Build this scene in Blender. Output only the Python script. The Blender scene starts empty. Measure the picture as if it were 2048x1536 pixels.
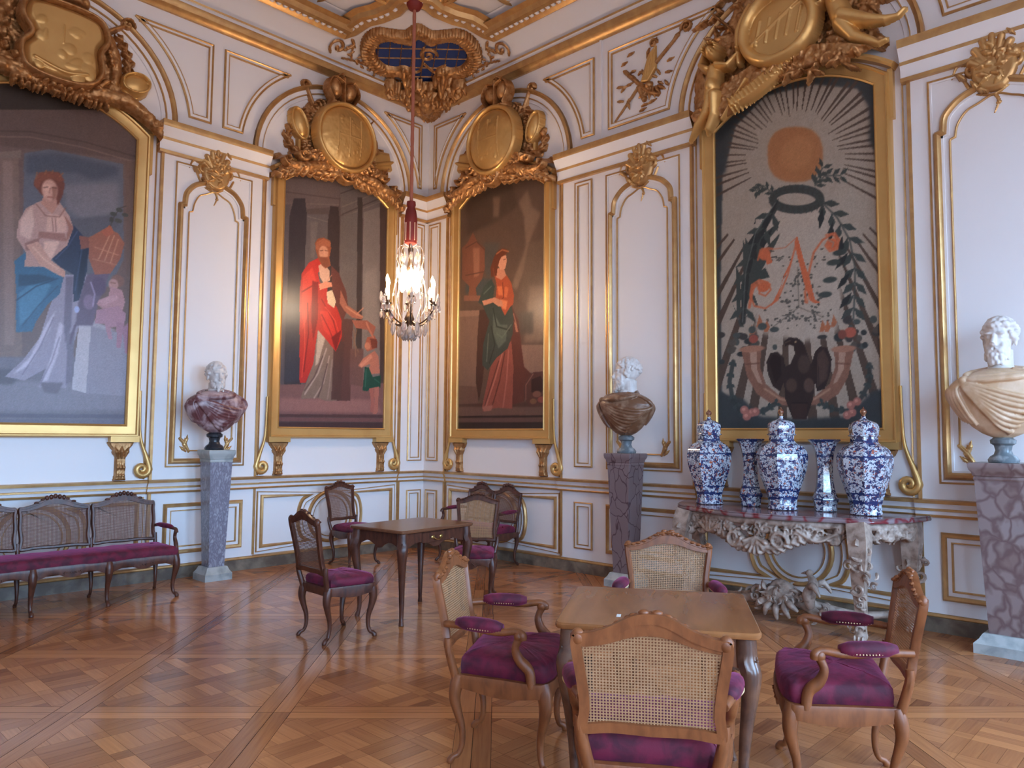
import bpy, bmesh, math, random
import numpy as np
from mathutils import Vector, Matrix
C = bpy.context.scene.collection
S = bpy.context.scene
PI = math.pi
# ------------------------------------------------------------------ camera
EYE = Vector((-6.889, -8.3287, 1.55))
YAW, PITCH, ROLL, FPX = 0.7646, 0.0692, 0.0072, 1507.1
fw = Vector((math.cos(PITCH)*math.cos(YAW), math.cos(PITCH)*math.sin(YAW), math.sin(PITCH)))
rt = Vector((math.sin(YAW), -math.cos(YAW), 0)); up = rt.cross(fw)
rr = rt*math.cos(ROLL) + up*math.sin(ROLL); uu = up*math.cos(ROLL) - rt*math.sin(ROLL)
cam = bpy.data.cameras.new('camera'); cam.sensor_width = 36.0; cam.lens = FPX/2048*36.0; cam.clip_start = 0.05
co = bpy.data.objects.new('camera', cam); C.objects.link(co)
m = Matrix((rr, uu, -fw)).transposed().to_4x4(); m.translation = EYE; co.matrix_world = m
S.camera = co
# ------------------------------------------------------------------ view, sky
S.view_settings.view_transform = 'Standard'; S.view_settings.look = 'None'
S.view_settings.gamma = 1.0; S.view_settings.use_curve_mapping = False
S.view_settings.exposure = .86
W = bpy.data.worlds.new('sky'); S.world = W; W.use_nodes = True
nt = W.node_tree; nt.nodes.clear()
def nn(t, kind, **kw):
    n = t.nodes.new(kind)
    for k, v in kw.items(): setattr(n, k, v)
    return n
tc = nn(nt, 'ShaderNodeTexCoord'); sx = nn(nt, 'ShaderNodeSeparateXYZ'); cr_ = nn(nt, 'ShaderNodeValToRGB')
mr = nn(nt, 'ShaderNodeMapRange'); bg = nn(nt, 'ShaderNodeBackground'); wo = nn(nt, 'ShaderNodeOutputWorld')
nt.links.new(tc.outputs['Generated'], sx.inputs[0]); nt.links.new(sx.outputs['Z'], mr.inputs[0])
mr.inputs[1].default_value = -1; mr.inputs[2].default_value = 1
e = cr_.color_ramp.elements; e[0].position = .47; e[0].color = (.17, .165, .175, 1); e[1].position = .535; e[1].color = (.38, .64, 1.0, 1)
nt.links.new(mr.outputs[0], cr_.inputs[0]); nt.links.new(cr_.outputs[0], bg.inputs[0]); bg.inputs[1].default_value = 20.0
nt.links.new(bg.outputs[0], wo.inputs[0])
ROOM_X, ROOM_Y, ROOM_Z = -9.6, -10.76, 6.75
WIN = [(-1.55, .75), (-4.8, .75), (-8.05, .75)]      # window centres and half widths in the wall behind the camera
WZ0, WZ1 = .55, 4.6
for i, (x, h) in enumerate(WIN):
    L = bpy.data.lights.new('window_portal', 'AREA'); L.shape = 'RECTANGLE'; L.size = 2*h; L.size_y = WZ1-WZ0
    L.cycles.is_portal = True
    o = bpy.data.objects.new('window_portal', L); C.objects.link(o)
    o.location = (x, ROOM_Y-.1, (WZ0+WZ1)/2); o.rotation_euler = (PI/2, 0, 0)
# ------------------------------------------------------------------ helpers
def lin(r, g, b):
    f = lambda c: (c/255/12.92 if c <= 10 else ((c/255+.055)/1.055)**2.4)
    return (f(r), f(g), f(b), 1.0)
class MB:
    def __init__(s): s.v = []; s.f = []; s.m = []
    def add(s, vs, fs, mi=0):
        b = len(s.v); s.v += [tuple(p) for p in vs]; s.f += [tuple(b+i for i in f) for f in fs]
        s.m += [mi]*len(fs) if isinstance(mi, int) else list(mi)
        return s
    def box(s, c, d, mi=0, bev=0, rot=None):
        x, y, z = [q/2 for q in d]; b = min(bev, x*.9, y*.9, z*.9)
        if b <= 0:
            vs = [(i*x, j*y, k*z) for i in (-1, 1) for j in (-1, 1) for k in (-1, 1)]
            fs = [(0, 1, 3, 2), (4, 6, 7, 5), (0, 4, 5, 1), (2, 3, 7, 6), (0, 2, 6, 4), (1, 5, 7, 3)]
        else:
            vs = []; fs = []
            for k, (zz, ins) in enumerate(((-z, b), (-z+b, 0), (z-b, 0), (z, b))):
                X, Y = x-ins, y-ins; q = b*.6 if ins == 0 else b*.3
                vs += [(X, -Y+q, zz), (X, Y-q, zz), (X-q, Y, zz), (-X+q, Y, zz), (-X, Y-q, zz), (-X, -Y+q, zz), (-X+q, -Y, zz), (X-q, -Y, zz)]
            for k in range(3):
                for i in range(8): a = k*8+i; a2 = k*8+(i+1) % 8; fs.append((a, a2, a2+8, a+8))
            fs += [tuple(range(7, -1, -1)), tuple(range(24, 32))]
        if rot is not None: vs = [rot @ Vector(p) for p in vs]
        return s.add([(p[0]+c[0], p[1]+c[1], p[2]+c[2]) for p in vs], fs, mi)
    def rings(s, rings, closed=True, caps=True, mi=0):
        n = len(rings[0]); vs = [p for r in rings for p in r]; fs = []
        for k in range(len(rings)-1):
            for i in range(n if closed else n-1):
                a = k*n+i; b = k*n+(i+1) % n; fs.append((a, b, b+n, a+n))
        if caps and closed: fs += [tuple(range(n-1, -1, -1)), tuple((len(rings)-1)*n+i for i in range(n))]
        return s.add(vs, fs, mi)
    def lathe(s, prof, n=24, c=(0, 0, 0), mi=0, ph=0, caps=True, sx=1, sy=1):
        return s.rings([[(c[0]+sx*r*math.cos(2*PI*i/n+ph), c[1]+sy*r*math.sin(2*PI*i/n+ph), c[2]+z) for i in range(n)] for r, z in prof], True, caps, mi)
    def tube(s, pts, rad, n=8, mi=0, closed=False, sq=(1, 1), up0=None, ph=0):
        P = [Vector(p) for p in pts]; N = len(P)
        if not hasattr(rad, '__len__'): rad = [rad]*N
        if len(rad) != N: rad = [np.interp(i/(N-1), np.linspace(0, 1, len(rad)), rad) for i in range(N)]
        T = []
        for i in range(N):
            a = P[(i-1) % N] if (closed or i > 0) else P[i]; b = P[(i+1) % N] if (closed or i < N-1) else P[i]
            t = (b-a); T.append(t.normalized() if t.length > 1e-9 else Vector((0, 0, 1)))
        u = Vector(up0) if up0 else (Vector((0, 0, 1)) if abs(T[0].z) < .9 else Vector((1, 0, 0)))
        rings = []
        for i in range(N):
            t = T[i]
            if up0: u = Vector(up0)
            u = (u-t*u.dot(t))
            u = u.normalized() if u.length > 1e-6 else t.orthogonal().normalized()
            v = t.cross(u)
            rings.append([P[i]+(u*math.cos(2*PI*k/n+ph)*sq[0]+v*math.sin(2*PI*k/n+ph)*sq[1])*rad[i] for k in range(n)])
        if closed: rings.append(rings[0])
        return s.rings(rings, True, not closed, mi)
    def ell(s, c, r, n=12, m_=8, mi=0, rot=None):
        if not hasattr(r, '__len__'): r = (r, r, r)
        vs = [Vector((0, 0, -r[2]))]; fs = []
        for j in range(1, m_):
            a = -PI/2+PI*j/m_
            for i in range(n): vs.append(Vector((r[0]*math.cos(a)*math.cos(2*PI*i/n), r[1]*math.cos(a)*math.sin(2*PI*i/n), r[2]*math.sin(a))))
        vs.append(Vector((0, 0, r[2]))); L = len(vs)-1
        for i in range(n):
            fs.append((0, 1+(i+1) % n, 1+i)); fs.append((L, L-n+i, L-n+(i+1) % n))
            for j in range(m_-2): a = 1+j*n+i; b = 1+j*n+(i+1) % n; fs.append((a, b, b+n, a+n))
        if rot is not None: vs = [rot @ p for p in vs]
        c = Vector(c); return s.add([p+c for p in vs], fs, mi)
    def prism(s, pts, f0, f1, mi=0):          # closed polygon, f0/f1 map (a,b)->3d for the two faces
        n = len(pts)
        return s.add([f0(*p) for p in pts]+[f1(*p) for p in pts], [tuple(range(n-1, -1, -1)), tuple(range(n, 2*n))]+[(i, (i+1) % n, (i+1) % n+n, i+n) for i in range(n)], mi)
    def xf(s, M):
        s.v = [tuple(M @ Vector(p)) for p in s.v]; return s
    def build(s, name, mats, parent=None, smooth=40, kind=None, label=None, cat=None, group=None, merge=False):
        me = bpy.data.meshes.new(name); me.from_pydata([tuple(p) for p in s.v], [], s.f)
        mats = mats if isinstance(mats, (list, tuple)) else [mats]
        for q in mats: me.materials.append(q)
        if len(mats) > 1: me.polygons.foreach_set('material_index', s.m)
        bm = bmesh.new(); bm.from_mesh(me)
        if merge: bmesh.ops.remove_doubles(bm, verts=bm.verts, dist=1e-5)
        bmesh.ops.recalc_face_normals(bm, faces=bm.faces); bm.to_mesh(me); bm.free()
        if smooth:
            me.polygons.foreach_set('use_smooth', [True]*len(me.polygons)); me.set_sharp_from_angle(angle=math.radians(smooth))
        o = bpy.data.objects.new(name, me); C.objects.link(o)
        if parent is not None: o.parent = parent
        if kind: o['kind'] = kind
        if label: o['label'] = label
        if cat: o['category'] = cat
        if group: o['group'] = group
        return o
def thing(name, label, cat, loc=(0, 0, 0), rz=0, group=None):
    o = bpy.data.objects.new(name, None); C.objects.link(o); o.location = loc; o.rotation_euler = (0, 0, rz)
    o.empty_display_size = .1; o['label'] = label; o['category'] = cat
    if group: o['group'] = group
    return o
def copy_tree(o, parent=None):
    c = o.copy(); C.objects.link(c)
    if parent is not None: c.parent = parent
    for ch in list(o.children): copy_tree(ch, c)
    return c
def crom(P, n=6, closed=False):
    P = [np.array(p, float) for p in P]; N = len(P); out = []
    for i in range(N if closed else N-1):
        if closed: a, b, c, d = P[(i-1) % N], P[i], P[(i+1) % N], P[(i+2) % N]
        else: a, b, c, d = P[max(i-1, 0)], P[i], P[i+1], P[min(i+2, N-1)]
        for k in range(n):
            t = k/n; out.append(tuple(.5*((2*b)+(c-a)*t+(2*a-5*b+4*c-d)*t*t+(3*b-a-3*c+d)*t**3)))
    if not closed: out.append(tuple(P[-1]))
    return out
def spiral(cx, cy, R, turns, a0, hand=1, r1=.12, n=None):
    n = n or int(14*turns)+2
    return [(cx+(R*(1-t)+R*r1*t)*math.cos(a0+hand*2*PI*turns*t), cy+(R*(1-t)+R*r1*t)*math.sin(a0+hand*2*PI*turns*t)) for t in [i/(n-1) for i in range(n)]]
def M(side, c):            # wall frame: r to the viewer's right, z up, d off the wall
    if side == 'L': return lambda r, z, d: (r-c, -d, z)
    return lambda r, z, d: (-d, -c-r, z)
# ------------------------------------------------------------------ materials
def mat(name, col, rough=.5, metal=0, spec=.5, coat=0, bump=None, var=None, sheen=0, emit=None, trans=0, rv=None):
    m = bpy.data.materials.new(name); m.use_nodes = True; t = m.node_tree; b = t.nodes['Principled BSDF']
    b.inputs['Base Color'].default_value = col; b.inputs['Roughness'].default_value = rough; b.inputs['Metallic'].default_value = metal
    b.inputs['Specular IOR Level'].default_value = spec; b.inputs['Coat Weight'].default_value = coat
    if trans: b.inputs['Transmission Weight'].default_value = trans
    if sheen: b.inputs['Sheen Weight'].default_value = sheen[0]; b.inputs['Sheen Tint'].default_value = sheen[1]; b.inputs['Sheen Roughness'].default_value = .4
    if emit: b.inputs['Emission Color'].default_value = emit[0]; b.inputs['Emission Strength'].default_value = emit[1]
    tcn = nn(t, 'ShaderNodeTexCoord')
    def noise(scale, det=4, sc=(1, 1, 1), dist=0):
        mp = nn(t, 'ShaderNodeMapping'); mp.inputs['Scale'].default_value = sc
        n = nn(t, 'ShaderNodeTexNoise'); n.inputs['Scale'].default_value = scale; n.inputs['Detail'].default_value = det; n.inputs['Distortion'].default_value = dist
        t.links.new(tcn.outputs['Object'], mp.inputs[0]); t.links.new(mp.outputs[0], n.inputs[0]); return n
    if var:                      # (colour b, scale, stretch, lo, hi)
        n = noise(var[1], 5, var[2], .4); r = nn(t, 'ShaderNodeValToRGB'); e = r.color_ramp.elements
        e[0].position = var[3]; e[0].color = col; e[1].position = var[4]; e[1].color = var[0]
        t.links.new(n.outputs['Fac'], r.inputs[0]); t.links.new(r.outputs[0], b.inputs['Base Color'])
    if bump:                     # (scale, strength, distance)
        n = noise(bump[0], 4); bp = nn(t, 'ShaderNodeBump'); bp.inputs['Strength'].default_value = bump[1]; bp.inputs['Distance'].default_value = bump[2]
        t.links.new(n.outputs['Fac'], bp.inputs['Height']); t.links.new(bp.outputs[0], b.inputs['Normal'])
    if rv:
        n = noise(rv[0], 3); mpr = nn(t, 'ShaderNodeMapRange'); mpr.inputs[3].default_value = rv[1]; mpr.inputs[4].default_value = rv[2]
        t.links.new(n.outputs['Fac'], mpr.inputs[0]); t.links.new(mpr.outputs[0], b.inputs['Roughness'])
    return m
WHITE = mat('painted_panelling', lin(236, 231, 230), .42, bump=(2.2, .12, .02))
CEIL = mat('ceiling_plaster', lin(228, 222, 220), .8)
GOLD = mat('gilding', lin(186, 142, 92), .36, .6, bump=(60, .25, .003), var=(lin(208, 166, 108), 9, (1, 1, 1), .35, .7))
GOLDF = mat('gilded_frame', lin(220, 178, 112), .36, .6, bump=(14, .12, .004), var=(lin(206, 160, 96), 3, (1, 1, 1), .3, .75))
GOLDC = mat('carved_gilding', lin(188, 142, 94), .38, .65, bump=(45, .5, .006), var=(lin(158, 108, 62), 16, (1, 1, 1), .4, .65))
STONE = mat('skirting_marble', lin(96, 82, 70), .35, var=(lin(142, 128, 110), 7, (1, 1, 1), .4, .7))
WOODL = mat('walnut_light', lin(144, 82, 44), .42, var=(lin(112, 60, 30), 9, (3, 3, 1), .35, .7), bump=(30, .1, .002))
WOODD = mat('walnut_dark', lin(96, 54, 38), .32, var=(lin(60, 32, 24), 9, (3, 3, 1), .35, .7), bump=(30, .1, .002), spec=.4)
WOODK = mat('walnut_carved_leg', lin(112, 74, 54), .25, var=(lin(76, 48, 38), 12, (1, 1, 1), .35, .7), spec=.6)
WOODM = mat('walnut_table', lin(142, 88, 56), .22, var=(lin(104, 60, 36), 7, (1, 5, 1), .35, .7), spec=.6)
BRASS = mat('brass_mount', lin(196, 160, 96), .3, .9)
PAPER = mat('paper_label', lin(226, 222, 214), .6)
VELV = mat('crimson_velvet', lin(108, 14, 44), .75, sheen=(.38, lin(240, 120, 180)), var=(lin(70, 6, 30), 12, (1, 1, 1), .42, .6), bump=(22, .5, .006))
NAIL = mat('brass_nails', lin(206, 176, 130), .3, .8)
MARW = mat('white_marble', lin(226, 218, 212), .45, var=(lin(202, 192, 186), 8, (1, 1, 1), .4, .75), bump=(40, .12, .003))
MARR = mat('purple_red_marble', lin(112, 66, 66), .3, var=(lin(186, 160, 160), 9, (1, 1, 1), .42, .6))
MARB = mat('brown_alabaster', lin(116, 78, 54), .3, var=(lin(180, 148, 122), 10, (1, 1, 1), .45, .75))
MARO = mat('ochre_alabaster', lin(196, 158, 122), .38, var=(lin(222, 192, 162), 8, (1, 1, 1), .4, .7))
MARG = mat('green_grey_marble', lin(104, 112, 116), .22, var=(lin(170, 176, 178), 11, (1, 1, 1), .5, .7))
MARK = mat('black_marble', lin(44, 46, 52), .2)
PEDW = mat('pale_plinth_marble', lin(178, 180, 176), .4, var=(lin(140, 144, 142), 9, (1, 1, 1), .45, .7))
CREAM = mat('painted_carving', lin(178, 154, 138), .5, var=(lin(122, 98, 84), 16, (1, 1, 1), .4, .7), bump=(60, .4, .005))
def breccia(name, base, vein, scale, w=.06, stretch=(1, 1, 1), rough=.22, blotch=None):
    m = mat(name, base, rough); t = m.node_tree; b = t.nodes['Principled BSDF']; tcn = nn(t, 'ShaderNodeTexCoord')
    mp = nn(t, 'ShaderNodeMapping'); mp.inputs['Scale'].default_value = stretch
    ns = nn(t, 'ShaderNodeTexNoise'); ns.inputs['Scale'].default_value = scale*.7
    mx = nn(t, 'ShaderNodeMix'); mx.data_type = 'RGBA'; mx.blend_type = 'LINEAR_LIGHT'; mx.inputs[0].default_value = .1
    vo = nn(t, 'ShaderNodeTexVoronoi'); vo.feature = 'DISTANCE_TO_EDGE'; vo.inputs['Scale'].default_value = scale
    vc = nn(t, 'ShaderNodeTexVoronoi'); vc.inputs['Scale'].default_value = scale
    r = nn(t, 'ShaderNodeValToRGB'); e = r.color_ramp.elements; e[0].position = w*.3; e[0].color = vein; e[1].position = w*2; e[1].color = (1, 1, 1, 1)
    L = t.links.new; L(tcn.outputs['Object'], mp.inputs[0]); L(mp.outputs[0], ns.inputs[0]); L(mp.outputs[0], mx.inputs[6]); L(ns.outputs['Color'], mx.inputs[7])
    L(mx.outputs[2], vo.inputs['Vector']); L(mx.outputs[2], vc.inputs['Vector']); L(vo.outputs['Distance'], r.inputs[0])
    hs = nn(t, 'ShaderNodeMix'); hs.data_type = 'RGBA'; hs.inputs[6].default_value = base; hs.inputs[7].default_value = blotch or base
    sp = nn(t, 'ShaderNodeSeparateColor'); L(vc.outputs['Color'], sp.inputs[0]); L(sp.outputs[0], hs.inputs[0])
    mu = nn(t, 'ShaderNodeMix'); mu.data_type = 'RGBA'; mu.inputs[6].default_value = vein; L(r.outputs[0], mu.inputs[0]); L(hs.outputs[2], mu.inputs[7]); L(mu.outputs[2], b.inputs['Base Color'])
    return m
BRECC = breccia('breccia_marble', lin(134, 112, 108), lin(112, 88, 86), 9, .1, (1, 1, .8), blotch=lin(152, 136, 134))
BRECG = breccia('grey_breccia', lin(140, 138, 150), lin(118, 112, 126), 22, .14, (1, 1, .5), blotch=lin(166, 166, 176))
BRECD = breccia('dark_breccia', lin(126, 106, 106), lin(84, 62, 66), 8, .022, (1, 1, .6), blotch=lin(134, 114, 114))
TOPM = breccia('tabletop_marble', lin(110, 92, 94), lin(120, 40, 44), 7, .08, rough=.12, blotch=lin(150, 130, 132))
def cane(name, c1, c2, pitch=.0125):
    m = mat(name, c1, .5); t = m.node_tree; b = t.nodes['Principled BSDF']; L = t.links.new
    u = nn(t, 'ShaderNodeUVMap'); s1 = nn(t, 'ShaderNodeSeparateXYZ'); L(u.outputs[0], s1.inputs[0])
    def mth(op, a, bb=None, cc=None):
        n = nn(t, 'ShaderNodeMath', operation=op)
        for i, q in enumerate((a, bb, cc)):
            if q is None: continue
            if isinstance(q, (int, float)): n.inputs[i].default_value = q
            else: L(q, n.inputs[i])
        return n.outputs[0]
    fx = mth('SUBTRACT', mth('FRACT', mth('MULTIPLY', s1.outputs[0], 1/pitch)), .5); fy = mth('SUBTRACT', mth('FRACT', mth('MULTIPLY', s1.outputs[1], 1/pitch)), .5)
    d = mth('SQRT', mth('ADD', mth('MULTIPLY', fx, fx), mth('MULTIPLY', fy, fy)))
    hole = mth('LESS_THAN', d, .31)
    # strand shading relief: diagonals cross over the straight strands
    bp = nn(t, 'ShaderNodeBump'); bp.inputs['Strength'].default_value = .5; bp.inputs['Distance'].default_value = .002
    L(mth('SINE', mth('MULTIPLY', mth('ADD', fx, fy), 12.566)), bp.inputs['Height']); L(bp.outputs[0], b.inputs['Normal'])
    mx = nn(t, 'ShaderNodeMix'); mx.data_type = 'RGBA'; mx.inputs[6].default_value = c1; mx.inputs[7].default_value = c2
    no = nn(t, 'ShaderNodeTexNoise'); no.inputs['Scale'].default_value = 14; L(mth('MULTIPLY', no.outputs['Fac'], .9), mx.inputs[0]); L(mx.outputs[2], b.inputs['Base Color'])
    tr = nn(t, 'ShaderNodeBsdfTransparent'); ms = nn(t, 'ShaderNodeMixShader'); out = t.nodes['Material Output']
    L(hole, ms.inputs[0]); L(b.outputs[0], ms.inputs[1]); L(tr.outputs[0], ms.inputs[2]); L(ms.outputs[0], out.inputs[0])
    return m
CANEL = cane('cane_light', lin(196, 148, 106), lin(160, 112, 74), .0108)
CANED = cane('cane_dark', lin(140, 104, 90), lin(104, 72, 60), .011)
PAINT = {}
PAINT['P1'] = '''
P 104 80 72 4 -1054,4395 892,5026 1031,1450 -910,1453
P 92 70 62 13 -1054,4395 892,5026 914,4471 -1042,4149
L 74 56 50 16 -1046,4219 -199,4458 264,4496 793,4480
L 120 92 80 12 -1043,4166 -197,4404 266,4436 796,4417
P 118 92 80 9 -518,4136 -285,4201 -166,2269 -431,2247
P 96 72 62 9 -515,4080 -439,4101 -354,2254 -431,2247
P 132 104 92 13 -408,4109 -330,4131 -235,2375 -313,2368
P 118 96 86 7 -534,4150 -263,4255 -260,4179 -532,4104
P 90 90 100 9 -241,4232 -26,4332 651,4367 697,3366 581,3059 -196,2943
P 70 74 86 35 -221,4219 60,4317 605,4324 608,4241 388,4123 207,4157 -212,4028
P 112 106 112 40 108,4012 611,4158 625,3829 298,3696 135,3780
P 84 82 90 26 157,3666 644,3833 631,3685 307,3477
P 104 78 66 7 671,4404 795,4438 825,2680 732,3081
P 104 94 104 18 -947,2206 877,2353 908,1573 -915,1555
P 120 112 122 31 -481,2026 889,2065 899,1798 -467,1739
P 82 76 90 9 -923,1717 901,1747 903,1706 -921,1683
P 92 86 102 9 -921,1666 903,1695 908,1573 -915,1555
P 84 76 84 22 -486,2134 -113,2160 -234,2004 -479,1990
P 168 160 166 7 307,2642 417,2664 398,1950 268,1982
P 132 124 136 7 417,2664 792,2552 778,1937 398,1950
P 150 140 150 13 306,2661 430,2692 675,2602 415,2624
P 140 130 146 7 41,2785 164,3114 375,3148 307,2622 249,2342 243,2069 212,1989 -23,1987 35,2171 -140,2046 -299,2074 -164,2232 -28,2470
P 178 168 184 11 94,2753 52,2555 -98,2199 -238,2096 -102,2274 16,2590
P 176 166 182 11 133,2641 79,2308 8,2036 57,2058 130,2312 168,2607
P 104 92 110 11 165,3095 234,3106 237,2614 194,2415 165,2684
P 106 94 110 11 206,2533 275,2559 261,2070 211,2009
P 98 86 98 13 -9,2035 193,2046 146,1928 28,1942
L 110 98 116 11 80,2674 -24,2375 -158,2101
L 118 106 124 10 139,2487 82,2251 -8,2016
P 96 78 98 11 357,3145 574,3221 477,2882 432,2636 272,2618 296,2897
E 150 160 200 0 280,2781 24,36
E 120 96 120 0 386,2870 54,80
E 86 66 90 0 470,3042 73,100
L 150 130 160 15 396,3071 437,2957 424,2835
L 90 70 92 22 272,2618 243,2497 236,2438
P 46 92 124 7 -271,3176 -195,3266 -59,3175 161,3173 121,2912 24,2802 -68,2618 -96,2520 -232,2497 -239,2824
P 62 116 150 13 -225,2863 -117,2993 49,2999 -42,2793 -134,2648 -203,2565
P 34 66 92 11 -233,3050 -55,3079 80,3062 -84,2979 -228,2938
L 30 60 86 12 -238,2805 -83,2960 97,3065
L 36 72 100 10 -179,2568 -58,2772 100,2987
P 40 48 72 7 212,3628 304,3537 363,3427 355,3185 297,2878 245,2851 233,3126 109,3184 38,3250 135,3385
P 28 34 54 11 276,3371 363,3427 326,3021 278,2895
L 66 78 110 9 250,3566 169,3391 72,3255
L 60 72 104 10 307,3477 282,3213 257,2971
P 172 132 120 7 -103,3784 -22,3842 81,3827 173,3709 213,3598 168,3411 38,3250 -25,3161 -189,3134 -178,3269 -265,3404 -256,3558 -198,3704
P 198 160 146 13 -241,3580 -150,3734 -126,3566 -152,3407 -234,3429
P 196 152 136 13 -15,3687 139,3701 163,3548 62,3488 -24,3510
P 150 100 88 9 -90,3497 146,3525 150,3447 -88,3439
P 206 164 146 13 -36,3411 98,3437 38,3250 -30,3276
P 142 96 86 9 -199,3360 -71,3442 -83,3344 -179,3287
L 130 84 74 10 -118,3761 -31,3664 88,3680 135,3780
P 150 96 80 9 121,3717 216,3599 198,3535 150,3427 170,3589
L 130 84 72 7 24,3657 40,3523
L 130 84 72 6 51,3662 63,3528
L 206 160 140 8 71,3667 93,3554
P 188 138 118 7 -182,3344 -86,3401 39,3230 162,3153 156,3084 95,3103 -59,3175
L 206 160 138 14 -124,3336 -29,3238 93,3161
P 128 72 56 7 269,3530 377,3531 399,3434 292,3394
P 150 84 58 7 359,3527 518,3661 633,3623 698,3532 663,3360 575,3191 429,3157 368,3308
L 196 132 98 10 558,3608 458,3324
L 196 132 98 10 596,3595 514,3313
L 190 126 92 10 636,3561 571,3303
L 190 126 92 8 417,3438 642,3397
L 180 116 84 8 404,3314 628,3292
P 166 84 56 7 465,3609 554,3700 595,3626 523,3560
L 70 60 50 10 555,3689 588,3800 641,3895 698,3928
E 66 66 58 0 578,3818 34,24
E 66 66 58 0 633,3872 34,25
E 72 70 60 0 628,3757 38,25
E 66 66 58 0 692,3833 34,21
E 66 62 56 0 562,3753 22,33
P 176 122 104 7 -53,3874 52,3899 82,3817 22,3695 -78,3780
P 110 56 42 9 -130,4010 -99,4067 -16,4102 69,4101 122,4015 104,3892 66,3784 44,3897 -73,3859 -108,3899 -146,3938
E 190 138 118 0 -9,3927 71,112
P 206 154 134 13 -69,3967 6,3986 3,3887 -48,3855
P 150 96 78 13 10,3967 57,3979 52,3860 16,3827
L 90 52 42 9 -60,3938 -27,3954
L 90 52 42 9 11,3956 45,3960
L 150 92 74 8 -6,3944 -10,3892
L 132 56 48 9 -22,3854 15,3862
P 126 66 46 9 -148,3977 -108,4078 -17,4114 68,4125 116,4053 72,4032 -14,4044 -87,3992 -101,3921 -134,3932
L 150 86 50 10 -130,4010 -124,4074
L 150 86 50 10 -57,4068 -47,4114
L 150 86 50 11 4,4100 10,4129
L 150 86 50 10 70,4081 99,4125
E 122 84 70 0 646,3126 68,69
E 170 124 116 0 608,3083 49,61
L 110 66 56 8 583,3100 626,3098
P 164 118 122 7 581,3059 695,3035 729,2916 704,2810 554,2791 459,2860 476,2902 566,2955
P 176 130 136 9 476,2902 640,2986 661,2937 515,2847
P 158 112 126 7 462,2800 664,2866 743,2794 729,2669 598,2634 622,2515 584,2511 541,2668 449,2658
P 150 104 120 7 652,2701 728,2689 704,2431 667,2428
P 150 100 118 11 711,2646 785,2716 799,2368 750,2384'''
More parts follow.
